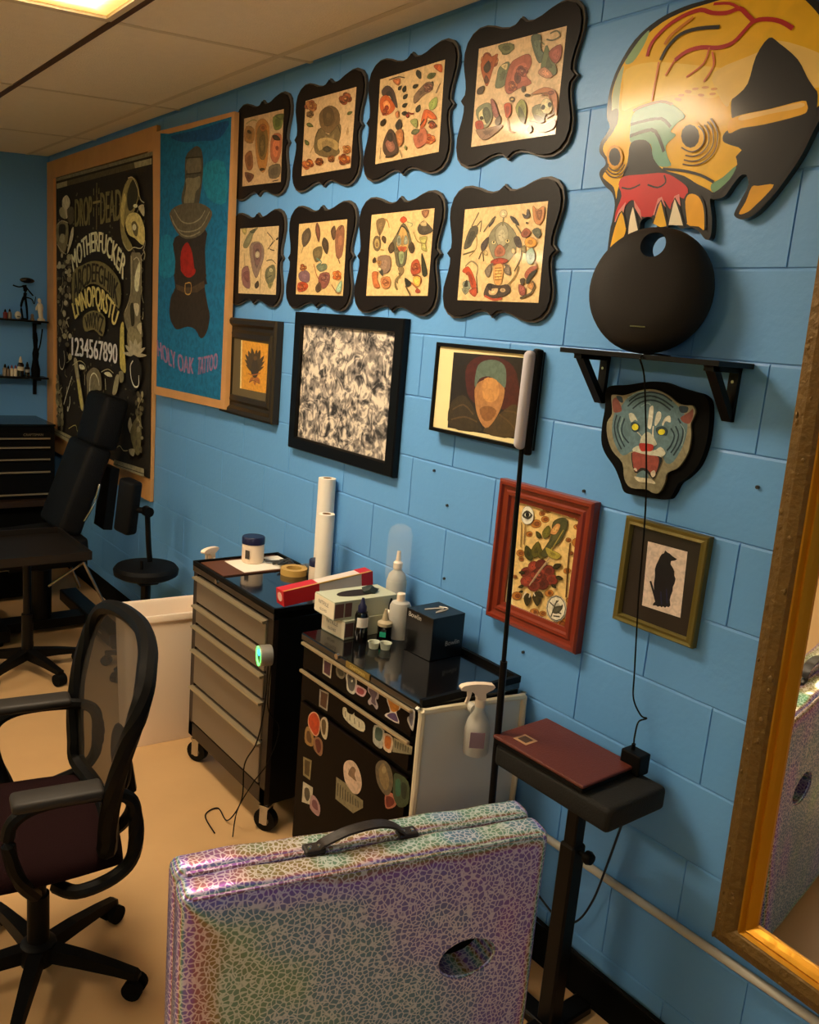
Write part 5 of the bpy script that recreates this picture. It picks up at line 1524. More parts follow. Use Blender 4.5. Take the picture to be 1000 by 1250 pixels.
 'sticker07': '''C 176 172 160 0 -636,800 -612,803 -612,752 -619,746 -639,762 -640,775 -629,783
C 92 90 100 0 -631,796 -618,797 -619,757 -633,768''',
 'sticker08': '''P 154 144 128 0 -1078,684 -1026,691 -1027,630 -1075,627
P 76 44 20 0 -1069,680 -1031,684 -1034,635 -1068,634''',
 'sticker09': '''C 200 192 160 0 -946,675 -928,681 -920,671 -896,674 -886,685 -882,676 -834,675 -834,646 -892,639 -939,648
S 44 36 24 3 -933,669 -930,652
S 44 36 24 3 -908,669 -906,651
S 44 36 24 3 -884,668 -880,651
S 44 36 24 3 -860,667 -857,650''',
 'sticker10': '''C 168 168 152 0 -784,689 -737,692 -741,636 -780,634 -787,652
C 60 84 72 0 -775,686 -745,688 -749,655 -777,653''',
 'sticker11': '''C 200 176 144 0 -735,686 -696,689 -698,643 -733,639 -738,667
C 176 96 28 0 -729,680 -703,683 -705,651 -728,649''',
 'sticker12': '''P 138 130 100 0 -693,691 -610,701 -610,677 -693,647
P 168 156 120 0 -693,691 -610,701 -610,694 -692,684
S 60 56 38 3 -683,687 -682,665
S 60 56 38 3 -671,688 -671,667
S 60 56 38 3 -660,689 -659,669
S 60 56 38 3 -649,691 -648,672
S 60 56 38 3 -638,692 -637,674
S 60 56 38 3 -626,693 -626,676''',
 'sticker13': '''C 216 160 128 0 -1131,570 -1110,593 -1083,599 -1063,581 -1064,540 -1085,520 -1114,527 -1131,542
C 192 64 12 0 -1127,569 -1108,590 -1086,595 -1067,578 -1069,542 -1086,524 -1109,532 -1126,545''',
 'sticker14': '''C 200 184 152 0 -1061,581 -1045,603 -1026,605 -1016,583 -1022,538 -1049,542
C 92 72 40 0 -1054,585 -1040,597 -1028,587 -1031,550 -1046,552''',
 'sticker15': '''C 156 120 64 0 -1145,518 -1127,535 -1097,521 -1096,481 -1142,474
C 92 60 24 0 -1136,513 -1117,521 -1104,491 -1129,484''',
 'sticker16': '''C 140 100 68 0 -1092,510 -1066,526 -1042,519 -1038,485 -1052,468 -1088,476
C 92 28 16 0 -1084,507 -1058,519 -1047,494 -1064,473''',
 'sticker17': '''P 138 124 84 0 -1146,422 -1095,432 -1097,362 -1140,359
P 76 60 28 0 -1136,417 -1104,423 -1104,370 -1132,369''',
 'sticker18': '''P 200 192 168 0 -1138,337 -1079,345 -1077,283 -1138,264
C 76 72 56 0 -1126,319 -1103,329 -1092,308 -1105,283 -1124,292''',
 'sticker19': '''C 184 144 144 0 -1085,312 -1062,322 -1032,307 -1029,279 -1043,264 -1087,269
C 124 76 84 0 -1075,303 -1052,310 -1041,284 -1073,281''',
 'sticker20': '''P 138 128 96 0 -953,444 -904,448 -867,436 -809,438 -806,416 -852,374 -949,372
S 60 54 34 4 -941,429 -940,386
S 60 54 34 4 -928,429 -925,388
S 60 54 34 4 -914,428 -911,391
S 60 54 34 4 -900,428 -897,393
S 60 54 34 4 -886,427 -883,396
S 60 54 34 4 -873,427 -869,398
S 60 54 34 4 -860,426 -856,400
S 60 54 34 4 -846,425 -842,403
S 60 54 34 4 -833,425 -829,405''',
 'sticker21': '''C 220 192 164 0 -920,492 -909,517 -879,533 -851,529 -827,503 -823,471 -840,443 -874,435 -908,454
C 138 108 80 0 -894,483 -877,515 -856,514 -861,495 -848,480 -873,480''',
 'sticker22': '''C 108 96 72 0 -763,567 -747,595 -717,607 -691,594 -677,560 -687,523 -710,507 -748,525
C 140 120 80 0 -747,567 -729,596 -708,581 -694,552 -706,522 -733,533
E 168 148 104 0 -723,578 -714,583 -721,567''',
 'sticker23': '''C 60 76 48 0 -672,593 -613,596 -604,536 -642,504 -672,523 -675,561
C 44 96 72 0 -667,573 -647,583 -641,542 -661,532
C 28 44 24 0 -640,579 -617,582 -617,542 -635,541''',
 'sticker24': '''C 184 112 88 0 -709,508 -688,526 -660,525 -655,507 -670,487 -701,471
C 112 40 28 0 -703,505 -677,516 -664,507 -677,488 -697,477''',
}
# ================================================================== the room
X0, X1, Y0, H = ROOM['x0'], ROOM['x1'], ROOM['y0'], ROOM['h']
b = BM(); box(b, X0-.1, X1+.1, Y0-.1, .1, -.1, 0); floor = tag(obj('floor', b, 'floor_vinyl'), kind='structure')
b = BM(); box(b, X0-.1, X1+.1, .006, .12, 0, H+.1); wall = tag(obj('wall_right', b, 'wall_paint'), kind='structure')
b = BM(); box(b, X0-.12, X0, Y0, .12, 0, H+.1); tag(obj('wall_back', b, 'wall_paint'), kind='structure')
b = BM(); box(b, X0-.12, X1+.12, Y0-.12, Y0, 0, H+.1); tag(obj('wall_left', b, 'green_paint'), kind='structure')
b = BM(); box(b, X1, X1+.12, Y0, .12, 0, H+.1); tag(obj('wall_front', b, 'wall_paint'), kind='structure')
# painted concrete blocks of the right wall, joints recessed
BC = {}
def block_mesh(w, h):
    k = (round(w, 3), round(h, 3))
    if k not in BC:
        bm = BM(); g = .0028; d = .0016
        u = .0013; tz = .0065
        f = [(u+d*.5, g), (w-u-d*.5, g), (w-u-d*.5, h-tz), (u+d*.5, h-tz)]; e = [(u, g-d), (w-u, g-d), (w-u, h-g+d), (u, h-g+d)]
        A = [bm.verts.new((a, .0022, c)) for a, c in f]; B = [bm.verts.new((a, .0042, c)) for a, c in e]; C = [bm.verts.new((a, .008, c)) for a, c in e]
        bm.faces.new(A)
        for P_, Q_ in ((A, B), (B, C)):
            for i in range(4): bm.faces.new((P_[i], P_[(i+1) % 4], Q_[(i+1) % 4], Q_[i]))
        bmesh.ops.recalc_face_normals(bm, faces=bm.faces)
        me = bpy.data.meshes.new('concrete_block'); bm.to_mesh(me); bm.free(); me.materials.append(MATS['wall_paint']); BC[k] = me
        me.polygons[0].normal
        if me.polygons[0].normal.y > 0: me.flip_normals()
    return BC[k]
rnd = random.Random(3)
for k in range(-1, 13):
    z1 = min(2.605-k*.2032, H) if k >= 0 else H
    z0 = 2.605-(k+1)*.2032 if k >= 0 else 2.605
    z0 = max(z0, 0)
    off = 0 if k % 2 == 0 else .2032
    m = -14
    while True:
        a = off+m*.4064; c = a+.4064; m += 1
        if a >= X1: break
        if c <= X0: continue
        a2, c2 = max(a, X0), min(c, X1)
        if c2-a2 < .03: continue
        o = bpy.data.objects.new('concrete_block', block_mesh(c2-a2, z1-z0)); COL.objects.link(o); o.parent = wall
        o.location = (a2, rnd.uniform(-.0004, .0004), z0)
for x, z in ((-1.1, 1.36), (-1.02, 1.26), (-.47, 1.415), (-.5, 2.51), (-1.0, 1.02), (-.62, .9), (-.44, 2.45), (.02, 1.52)):
    b = BM(); cyl(b, (x, -.0035, z), (x, .002, z), .0045, n=8); tag(obj('wall_screw', b, 'screw', wall))
# baseboards
b = BM(); prism(b, [(0, 0), (-.016, 0), (-.010, .02), (-.007, .10), (-.002, .11), (0, .11)], X0, X1, 'yz'); tag(obj('baseboard_right', b, 'black_matte'), kind='structure')
b = BM(); box(b, X0, X0+.008, Y0, -.012, 0, .11); tag(obj('baseboard_back', b, 'black_matte'), kind='structure')
# ceiling: slab above, laid-in panels and a grid of bars
b = BM(); box(b, X0-.12, X1+.12, Y0-.12, .12, H+.06, H+.16); ceil = tag(obj('ceiling', b, 'ceiling_tile'), kind='structure')
gx = [-2.03+1.22*i for i in range(-3, 5)]; gx = [X0]+[g for g in gx if X0 < g < X1]+[X1]
gy = [0]+[-.14-.61*i for i in range(0, 8) if -.14-.61*i > Y0]+[Y0]
for i in range(len(gx)-1):
    for j in range(len(gy)-1):
        if any(abs(gx[i]-t[0]) < .02 and abs(gy[j]-t[3]) < .02 for t in TROFFERS): continue
        a = .011; b = BM(); box(b, gx[i]+a, gx[i+1]-a, gy[j+1]+a, gy[j]-a, H+.002, H+.02)
        obj('ceiling_panel', b, 'ceiling_tile', ceil)
for g in gx[1:-1]:
    b = BM(); box(b, g-.012, g+.012, Y0, 0, H, H+.012); obj('grid_bar', b, 'grid_metal', ceil)
for j, g in enumerate(gy[1:-1]):
    b = BM(); box(b, X0, X1, g-.012, g+.012, H-(.003 if j == 1 else 0), H+.0125); obj('grid_bar', b, M('grid_dark', '4a3014', .6) if j == 1 else 'grid_metal', ceil)
for t, lab in zip(TROFFERS, ('lit recessed ceiling light above the framed art', 'unseen fill light added in the ceiling on the far side of the room', 'unseen fill light added in the ceiling behind the viewpoint', 'unseen fill light added in the ceiling above the far left of the room')):
    x0, x1, y0, y1, f = t
    th = thing('ceiling_light', ((x0+x1)/2, (y0+y1)/2, H), lab, 'light', group='recessed ceiling lights')
    b = BM()
    for q in ((x0+.012, x1-.012, y1-.035, y1-.012), (x0+.012, x1-.012, y0+.012, y0+.035), (x0+.012, x0+.035, y0+.035, y1-.035), (x1-.035, x1-.012, y0+.035, y1-.035)): box(b, *q, H-.004, H+.03)
    obj('light_frame', b, 'grid_metal', th, world=True)
    m = M('lamp_panel_%d' % int(f*10), 'ffffff', .4, emit='ffffff'); e = m.node_tree.nodes['Principled BSDF']; e.inputs['Emission Color'].default_value = (*LAMP_COLOR, 1); 
    # the diffuser gives less light towards its edges; yellow bloom is put into its colour
    nt = m.node_tree; tc = nd(m, 'ShaderNodeTexCoord'); sp = nd(m, 'ShaderNodeSeparateXYZ'); nt.links.new(tc.outputs['Object'], sp.inputs[0]); ds = []
    for ax, hw in (('X', (x1-x0)/2-.035), ('Y', (y1-y0)/2-.035)):
        ab = nd(m, 'ShaderNodeMath', operation='ABSOLUTE'); nt.links.new(sp.outputs[ax], ab.inputs[0]); su = nd(m, 'ShaderNodeMath', operation='SUBTRACT'); su.inputs[0].default_value = hw; nt.links.new(ab.outputs[0], su.inputs[1]); ds.append(su)
    mn = nd(m, 'ShaderNodeMath', operation='MINIMUM'); nt.links.new(ds[0].outputs[0], mn.inputs[0]); nt.links.new(ds[1].outputs[0], mn.inputs[1])
    mr = nd(m, 'ShaderNodeMapRange'); mr.interpolation_type = 'SMOOTHSTEP'; mr.inputs[1].default_value = -.01; mr.inputs[2].default_value = .17; nt.links.new(mn.outputs[0], mr.inputs[0])
    mc = nd(m, 'ShaderNodeMix', data_type='RGBA'); mc.inputs[6].default_value = (1.0, .50, .09, 1); mc.inputs[7].default_value = (*LAMP_COLOR, 1); nt.links.new(mr.outputs[0], mc.inputs[0]); nt.links.new(mc.outputs[2], e.inputs['Emission Color'])
    m2 = nd(m, 'ShaderNodeMath', operation='POWER'); m2.inputs[1].default_value = 2.2; nt.links.new(mr.outputs[0], m2.inputs[0]); m3 = nd(m, 'ShaderNodeMath', operation='MULTIPLY_ADD'); m3.inputs[1].default_value = LAMP_POWER*f*1.55; m3.inputs[2].default_value = 1.1; nt.links.new(m2.outputs[0], m3.inputs[0]); nt.links.new(m3.outputs[0], e.inputs['Emission Strength'])
    b = BM(); box(b, x0+.035, x1-.035, y0+.035, y1-.035, H+.006, H+.012); obj('light_diffuser', b, m, th, world=True)
# tip the ceiling and its lights about the top of the block wall
_cs = math.atan(CEILING_SLOPE); _CT = Matrix.Translation((0, 0, H)) @ Matrix.Rotation(_cs, 4, 'X') @ Matrix.Translation((0, 0, -H))
for o in [ceil]+[o for o in COL.objects if o.name.startswith('ceiling_light')]:
    o.location = _CT @ Vector(o.location); o.rotation_euler = (_cs, 0, 0)
b = BM(); cyl(b, (-.575, -.016, .400), (X1, -.016, .400), .011, n=14)
tag(obj('conduit_pipe', b, 'conduit_paint', smooth=True), 'pale horizontal conduit pipe running low along the blue block wall', 'pipe')

# ================================================================== wall pieces
# ---- eight scalloped plaques with flash sheets
QP = [(0, .965), (.035, .93), (.10, .885), (.2, .872), (.33, .90), (.46, .955), (.60, .995), (.74, .995), (.86, .94), (.945, .84), (.985, .70), (.985, .55), (.955, .42), (.92, .29), (.90, .17), (.905, .08), (.945, .035), (.975, 0)]
def bracket(w, h):
    q = QP; full = [(x, z) for x, z in q]; full += [(x, -z) for x, z in q[::-1][1:]]; full += [(-x, -z) for x, z in q[1:]]; full += [(-x, z) for x, z in q[::-1][1:-1]]
    return [(x*w, z*h) for x, z in full]
FX = [-2.378, -1.872, -1.384, -.889]; FN = iter(range(1, 9))
LAB = ['dark scalloped plaque with faded flash sheet, upper row beside the blue banner', 'dark scalloped plaque with a grey panther head among roses, second in upper row', 'dark scalloped plaque with orange roses and scattered leaves, third in upper row', 'dark scalloped plaque with crowded red, green and orange flash, nearest in upper row',
       'dark scalloped plaque with sparse violet-grey figures, lower row beside the blue banner', 'dark scalloped plaque with dagger and snake flash, second in lower row', 'dark scalloped plaque with long narrow face design, third in lower row', 'dark scalloped plaque with large symmetrical grey dragon design, nearest in lower row']
for row, zc in enumerate((2.486, 2.045)):
    for i, xc in enumerate(FX):
        n = row*4+i+1
        t = thing('scalloped_plaque', (xc, 0, zc), LAB[n-1], 'picture', group='scalloped plaques of tattoo flash')
        b = BM(); prism(b, bracket(.238, .196), -.010, 0); obj('backing_board', b, 'plaque_edge', t)
        b = BM(); prism(b, bracket(.231, .189), -.017, -.010); obj('face_board', b, 'plaque_black', t)
        art('flash_print', 'flash%d' % n, -.0172, 'print_glossy', t)
# ---- framed pieces
def frame_part(t, x0, x1, z0, z1, w, d, mat, steps=None, name='picture_frame', y0=0):
    """mitred frame: steps is list of (inset 0..1 of width, depth) from outside to inside"""
    steps = steps or [(0, d*.8), (.08, d), (.9, d), (1, d*.75)]
    b = BM(); rings = []
    prof = [(0, y0)]+[(s*w, y0-dd) for s, dd in steps]+[(w, y0)]
    for s, y in prof: rings.append([b.verts.new((x0+s, y, z0+s)), b.verts.new((x1-s, y, z0+s)), b.verts.new((x1-s, y, z1-s)), b.verts.new((x0+s, y, z1-s))])
    for A, B in zip(rings, rings[1:]):
        for i in range(4): b.faces.new((A[i], A[(i+1) % 4], B[(i+1) % 4], B[i]))
    return obj(name, b, mat, t, world=True)
def slab(t, name, x0, x1, z0, z1, y, th, mat):
    b = BM(); box(b, x0, x1, y-th, y, z0, z1); return obj(name, b, mat, t, world=True)
t = thing('picture_frame', (-2.39, 0, 1.585), 'small stepped dark wood frame with amber eagle print', 'picture')
frame_part(t, -2.628, -2.13, 1.372, 1.795, .085, .035, M('dark_bronze', '2c2416', .4, metal=.2, var=.2, vscale=30), [(0, .03), (.12, .036), (.3, .034), (.45, .02), (.6, .017), (.75, .024), (1, .02)], name='moulding')
slab(t, 'mat_board', -2.565, -2.215, 1.455, 1.712, -.004, .008, M('mat_olive', '5c5036', .8)); art('eagle_print', 'eagle_print', -.0125, 'print_glossy', t)
t = thing('picture_frame', (-1.645, 0, 1.57), 'large plain black frame with dense grey ink collage', 'picture')
frame_part(t, -2.0, -1.292, 1.300, 1.838, .05, .028, 'black_metal', name='moulding'); slab(t, 'collage_print', -1.952, -1.34, 1.348, 1.79, -.006, .006, 'ink_collage')
t = thing('picture_frame', (-.885, 0, 1.63), 'black frame with cream mat and dark pale-faced portrait, behind the floor lamp', 'picture')
frame_part(t, -1.100, -.668, 1.494, 1.772, .012, .040, 'black_metal', [(0, .038), (.1, .04), (.9, .04), (1, .036)], name='moulding')
slab(t, 'mat_board', -1.0885, -.6795, 1.5055, 1.7605, -.022, .010, M('mat_cream', 'e8d8a0', .8)); art('portrait_print', 'portrait', -.0325, 'print_glossy', t)
t = thing('picture_frame', (-.588, 0, 1.183), 'reddish brown moulded frame with crimson rose and leaves print', 'picture')
frame_part(t, -.768, -.408, .972, 1.397, .058, .03, 'red_wood', [(0, .024), (.1, .03), (.25, .03), (.32, .022), (.5, .02), (.58, .025), (.72, .024), (.8, .016), (1, .014)], name='moulding')
slab(t, 'mat_board', -.712, -.464, 1.028, 1.341, -.002, .004, M('mat_cream', 'e8d8a0', .8)); art('rose_print', 'rose_print', -.0065, 'print_glossy', t)
t = thing('picture_frame', (-.187, 0, 1.245), 'olive gold frame with dark mat around a black raven', 'picture')
frame_part(t, -.308, -.066, 1.108, 1.384, .022, .022, 'olive_gold', [(0, .018), (.15, .022), (.5, .02), (.8, .022), (1, .014)], name='moulding')
slab(t, 'mat_board', -.288, -.086, 1.128, 1.364, -.004, .008, M('mat_brown', '241a10', .6, coat=.5)); art('raven_print', 'raven_print', -.0125, 'print_glossy', t)
# ---- wooden board, tapestry, banner
t = thing('wooden_board', (-4.46, 0, 1.72), 'large wooden board framing the black and grey letter tapestry', 'board')
for q in ((-5.40, -3.48, 2.60, 2.715), (-5.38, -3.45, .77, .90), (-5.40, -5.25, .9, 2.6), (-3.60, -3.45, .9, 2.6)):
    b = BM(); box(b, q[0], q[1], -.02, 0, q[2], q[3], .002, 1); obj('plank', b, 'wood_trim', t, world=True)
b = BM(); box(b, -5.25, -3.60, -.006, 0, .9, 2.6); obj('back_panel', b, 'wood_trim', t, world=True)
b = BM(); o_ = art_outline('poster'); prism(b, o_, -.0285, -.021); t = thing('tapestry', (-4.4, -.025, 1.75), 'black and grey cloth tapestry printed with arched letters, numbers and figures', 'tapestry')
obj('cloth', b, M('cloth_dark', '1d180f', .9), t, world=True); art('printed_design', 'poster', -.0287, 'print_cloth', t)
t = thing('banner', (-3.07, -.04, 2.0), 'tall blue banner with tan border and grey, black and red figure', 'banner')
b = BM(); prism(b, art_outline('banner_back'), -.044, -.022); obj('border', b, 'wood_trim', t, world=True)
art('painted_design', 'banner', -.0442, 'print_cloth', t)
# ---- skull cut-out, tiger plaque
t = thing('skull_cutout', (-.25, 0, 2.3), 'glossy yellow skull cut-out sign with red veins and fangs', 'sign')
b = BM(); prism(b, art_outline('skull'), -.019, -.001); obj('board', b, M('black_edge', '0a0908', .35, coat=.5), t, world=True); art('painted_face', 'skull', -.0191, 'print_lacquer', t)  # the skull print's pale bands carry the ceiling light's glare as colour
t = thing('tiger_plaque', (-.29, 0, 1.58), 'black shaped plaque with snarling blue-grey tiger head', 'plaque')
b = BM(); prism(b, art_outline('tiger_backing'), -.02, 0); obj('backing_board', b, 'black_matte', t, world=True); 
b = BM(); prism(b, art_outline('tiger'), -.026, -.02); obj('head_board', b, M('tan_edge', '5c563c', .6), t, world=True); art('painted_face', 'tiger', -.0261, 'print_matte', t)
# ---- shelf with brackets
t = thing('wall_shelf', (-.26, 0, 1.785), 'black wall shelf on triangular brackets under the round speaker', 'shelf')
b = BM(); box(b, -.49, -.035, -.14, 0, 1.777, 1.789, .001, 1); obj('board', b, 'black_metal', t, world=True)
for x in (-.45, -.075):
    b = BM(); box(b, x-.012, x+.012, -.012, 0, 1.655, 1.777); box(b, x-.012, x+.012, -.115, 0, 1.765, 1.777)
    prism(b, [(-.118, 1.777), (-.094, 1.777), (-.003, 1.668), (-.003, 1.655), (-.014, 1.655)], x-.012, x+.012, 'yz'); obj('bracket', b, 'black_metal', t, world=True)
    b = BM(); cyl(b, (x, -.014, 1.745), (x, -.011, 1.745), .004, n=8); cyl(b, (x, -.014, 1.67), (x, -.011, 1.67), .004, n=8); obj('bracket_screw', b, 'chrome', t, world=True)
# ---- round speaker with handle hole
t = thing('round_speaker', (-.285, -.078, 1.7895), 'round dark fabric speaker with handle hole on the wall shelf', 'speaker', rotz=R(20))
b = BM(); prof = [(0, -.058), (.08, -.056), (.125, -.044), (.142, -.024), (.147, 0), (.142, .022), (.12, .044), (.07, .056), (0, .058)]
T = Matrix.Translation((0, 0, .1465)) @ Matrix.Rotation(R(90-5), 4, 'X'); lathe(b, prof, n=56, T=T)
body = obj('body', b, M('speaker_cloth', '1c1712', .75, bump=.15, bscale=400), t, smooth=True)
c = BM(); cyl(c, (.004, -.2, .247), (.004, .2, .247), .029, n=28); bool_cut(body, c)
for p in body.data.polygons: p.use_smooth = True
try: body.data.set_sharp_from_angle(angle=R(38))
except Exception: pass
b = BM(); box(b, -.018, .018, -.0605, -.058, .06, .063); obj('badge', b, 'chrome', t)
# ---- cords
b = BM(); tube(b, [(-.26, .0, 1.79), (-.235, -.143, 1.785), (-.232, -.12, 1.72), (-.235, -.05, 1.45), (-.218, -.045, 1.2), (-.205, -.035, 1.0), (-.20, -.03, .93), (-.178, -.02, .89), (-.165, -.012, .885), (-.175, -.03, .875), (-.165, -.052, .845), (-.16, -.058, .828)], .0022, 6, 8)
SPK = [o for o in bpy.data.objects if o.name == 'round_speaker'][0]; obj('power_cord', b, 'black_plastic', SPK, world=True, smooth=True)
b = BM(); tube(b, [(-.9, -.02, .17), (-.5, -.026, .15), (-.2, -.03, .135), (.1, -.03, .13), (.6, -.03, .12), (1.2, -.03, .03)], .006, 6, 6)
tag(obj('floor_cable', b, 'black_plastic', smooth=True), 'black cable lying along the top of the baseboard', 'cable')
# ---- mirror
t = thing('wall_mirror', (.47, 0, 1.3), 'large wall mirror in bronze ornate frame with gold liner', 'mirror')
X, Xr, Z, Zt = .112, .86, .437, 2.25; T_M = TM[t].copy()
frame_part(t, X, Xr, Z, Zt, .062, .04, 'bronze_ornate', [(0, .028), (.1, .038), (.5, .044), (.85, .038), (1, .03)], name='outer_frame', y0=-.002)
frame_part(t, X+.058, Xr-.058, Z+.05, Zt-.058, .036, .036, 'gold_paint', [(0, .03), (.25, .036), (.4, .026), (.6, .03), (.8, .022), (1, .012)], name='inner_liner', y0=-.002)
slab(t, 'mirror_glass', X+.085, Xr-.085, Z+.078, Zt-.085, -.004, .006, 'mirror_glass')
b = BM(); rr = random.Random(5)
for i in range(150):
    s = rr.random()
    if s < .5: x = X+rr.uniform(.012, .048); z = rr.uniform(Z+.02, Zt-.02)
    elif s < .75: x = rr.uniform(X, Xr); z = Z+rr.uniform(.012, .045)
    else: x = Xr-rr.uniform(.012, .048); z = rr.uniform(Z+.02, Zt-.02)
    g = bmesh.ops.create_icosphere(b, subdivisions=1, radius=1)['verts']; bmesh.ops.scale(b, vec=(rr.uniform(.003, .007), .004, rr.uniform(.004, .01)), verts=g); bmesh.ops.translate(b, vec=(x, -.042, z), verts=g)
tag(obj('ornament', b, 'bronze_ornate', t, world=True, smooth=True), kind='stuff')
# the mirror hangs from its top, leaning a little out from the wall
t.location = (.485, -.075, 1.3); t.rotation_euler = (R(4), R(1.2), R(-3.5))
# ================================================================== drawer cart (grey drawers)
def caster(t, x, y, r=.045, name='caster', z0=0.0, yaw=0):
    T = Matrix.Translation((x, y, 0)) @ Matrix.Rotation(yaw, 4, 'Z')
    b = BM(); cyl(b, T @ Vector((0, -.014, r)), T @ Vector((0, .014, r)), r, n=22); o = obj(name, b, 'black_plastic', t, smooth=True)
    b = BM(); cyl(b, T @ Vector((0, -.016, r)), T @ Vector((0, .016, r)), r*.45, n=14)
    for s in (-1, 1): box(b, -.016, .016, s*.019-.002, s*.019+.002, r*.7, r*2+.012, mat=T)
    box(b, -.02, .02, -.022, .022, r*2+.008, r*2+.016, mat=T); cyl(b, T @ Vector((0, 0, r*2+.01)), T @ Vector((0, 0, r*2+.03)), .016, n=12)
    obj('caster_fork', b, 'chrome', o, smooth=True)
CX0, CX1, CY0, CY1, CZ0, CZ1 = -2.03, -1.39, -.40, -.025, .115, .842
t = thing('drawer_cart', (-1.71, -.21, 0), 'tall rolling tool cart with grey drawers and a lidded black top', 'cabinet')
W_ = lambda x, y, z: (x+1.71, y+.21, z)
def wb(b, x0, x1, y0, y1, z0, z1, bev=0, seg=2, o=(-1.71, -.21)): box(b, x0-o[0], x1-o[0], y0-o[1], y1-o[1], z0, z1, bev, seg)
b = BM(); wb(b, CX0, CX1, CY0+.012, CY1, CZ0, CZ1-.035); obj('body', b, 'black_plastic', t)
b = BM(); wb(b, CX0, CX0+.035, CY0, CY0+.02, CZ0, CZ1-.035); wb(b, CX1-.035, CX1, CY0, CY0+.02, CZ0, CZ1-.035); wb(b, CX0, CX1, CY0, CY0+.02, CZ0, CZ0+.06); obj('front_rails', b, M('brown_black', '1f150c', .45), t)
b = BM(); wb(b, CX0-.004, CX1+.004, CY0-.004, CY1, CZ1-.035, CZ1-.006, .003); obj('top_panel', b, 'black_gloss', t)
b = BM()
for q in ((CX0-.004, CX1+.004, CY0-.004, CY0+.006), (CX0-.004, CX0+.006, CY0, CY1), (CX1-.006, CX1+.004, CY0, CY1), (CX0-.004, CX1+.004, CY1-.01, CY1)): wb(b, *q, CZ1-.012, CZ1+.006)
obj('rim', b, 'black_plastic', t)
zs = [.80, .685, .60, .50, .345, .178]
for k in range(5):
    zt, zb = zs[k]-.004, zs[k+1]+.008
    b = BM(); wb(b, CX0+.042, CX1-.042, CY0-.006, CY0+.01, zb, zt, .002, 1); d = obj('drawer', b, 'drawer_grey', t)
    b = BM(); prism(b, [(CY0-.006+.21, zt+.001), (CY0-.024+.21, zt-.001), (CY0-.025+.21, zt-.007), (CY0-.018+.21, zt-.012), (CY0-.006+.21, zt-.010)], CX0+.036+1.71, CX1-.036+1.71, 'yz'); obj('handle', b, 'handle_grey', d)
b = BM(); cyl(b, W_(-1.82, CY0-.009, .822), W_(-1.82, CY0, .822), .009, n=14); obj('lock', b, 'chrome', t)
for x, y in ((CX0+.03, CY0+.03), (CX1-.03, CY0+.03), (CX0+.03, CY1-.05), (CX1-.03, CY1-.05)): caster(t, x+1.71, y+.21, .043, yaw=.5)
# things on the cart
Z1 = CZ1-.006
b = BM(); box(b, -.10, .10, -.165, .165, 0, .004); o = obj('cork_mat', b, M('mat_dark_brown', '5a3420', .6)); o.location = (-1.922, -.212, Z1+.001); tag(o, 'dark brown mat on the left end of the grey drawer cart', 'mat')
b = BM(); box(b, -.085, .085, -.12, .12, 0, .002); o = obj('paper_sheet', b, 'paper_white'); o.location = (-1.915, -.165, Z1+.005); tag(o, 'cream paper sheet lying on the brown mat', 'paper')
def jar(loc, r, h, lab, body='white_plastic', lid='navy', cat='jar', name='plastic_jar', grp=None):
    t = thing(name, loc, lab, cat, group=grp)
    b = BM(); lathe(b, [(0, 0), (r*.94, 0), (r, .004), (r, h*.72), (r*.9, h*.76), (0, h*.76)], n=28); obj('body', b, body, t, smooth=True)
    b = BM(); lathe(b, [(r*.95, h*.72), (r*1.04, h*.725), (r*1.04, h*.96), (r*.97, h), (0, h)], n=28); obj('lid', b, lid, t, smooth=True)
    return t
t = jar((-1.955, -.185, Z1+.008), .044, .105, 'white plastic jar with navy lid on the paper sheet')
b = BM(); box(b, .0, .022, -.0455, -.0445, .02, .055, mat=Matrix.Rotation(R(20), 4, 'Z')); obj('label', b, M('ink_dark', '3a3430', .6), t)
jar((-1.642, -.078, Z1), .031, .088, 'small white jar with dark lid behind the shorter paper roll')
b = BM(); rr = random.Random(2)
for k in range(3): tube(b, [(rr.uniform(-.05, .05), rr.uniform(-.05, .05), .004+.004*k) for _ in range(9)], .0035, 6, 5)
o = obj('coiled_cord', b, M('grey_cord', '3a3a38', .6), smooth=True); o.location = (-1.885, -.10, Z1+.010); tag(o, 'tangled dark cord lying on the paper sheet', 'cord')
b = BM(); lathe(b, [(.030, 0), (.052, 0), (.052, .024), (.030, .024), (.030, 0)], n=32); o = obj('masking_tape', b, 'tan_tape', smooth=True); o.location = (-1.765, -.105, Z1); tag(o, 'tan roll of masking tape on the grey drawer cart', 'tape')
b = BM(); box(b, -.045, .045, -.03, .03, 0, .012, .004); box(b, -.03, .03, -.02, .02, .012, .028, .004); o = obj('clear_tray', b, 'clear_plastic'); o.location = (-1.83, -.062, Z1+.007)
o.location = (-1.765, -.04, Z1); tag(o, 'small clear plastic case at the back of the cart', 'case')
def roll(loc, r, h, lab):
    t = thing('paper_roll', loc, lab, 'paper roll', group='standing paper rolls')
    b = BM(); lathe(b, [(.016, 0), (r, 0), (r, h), (.016, h), (.016, 0)], n=32); obj('paper', b, 'paper_white', t, smooth=True)
    b = BM(); lathe(b, [(.013, 0), (.016, 0), (.016, h+.001), (.013, h+.001), (.013, 0)], n=20); obj('core', b, M('cardboard', '8c6c48', .8), t, smooth=True)
roll((-1.672, -.0340-.005, Z1), .033, .395, 'taller white paper roll standing against the blue wall')
roll((-1.560, -.105, Z1), .030, .285, 'shorter white paper roll standing in front of the taller one')
t = thing('wrap_box', (-1.378, -.205, .882), 'long red and white wrap box across the cart edge', 'box', rot=(0, R(-6.5), R(87)))
b = BM(); box(b, -.175, .175, -.026, .026, 0, .052, .001, 1); obj('carton', b, M('carton_white', 'd8ccc0', .45), t)
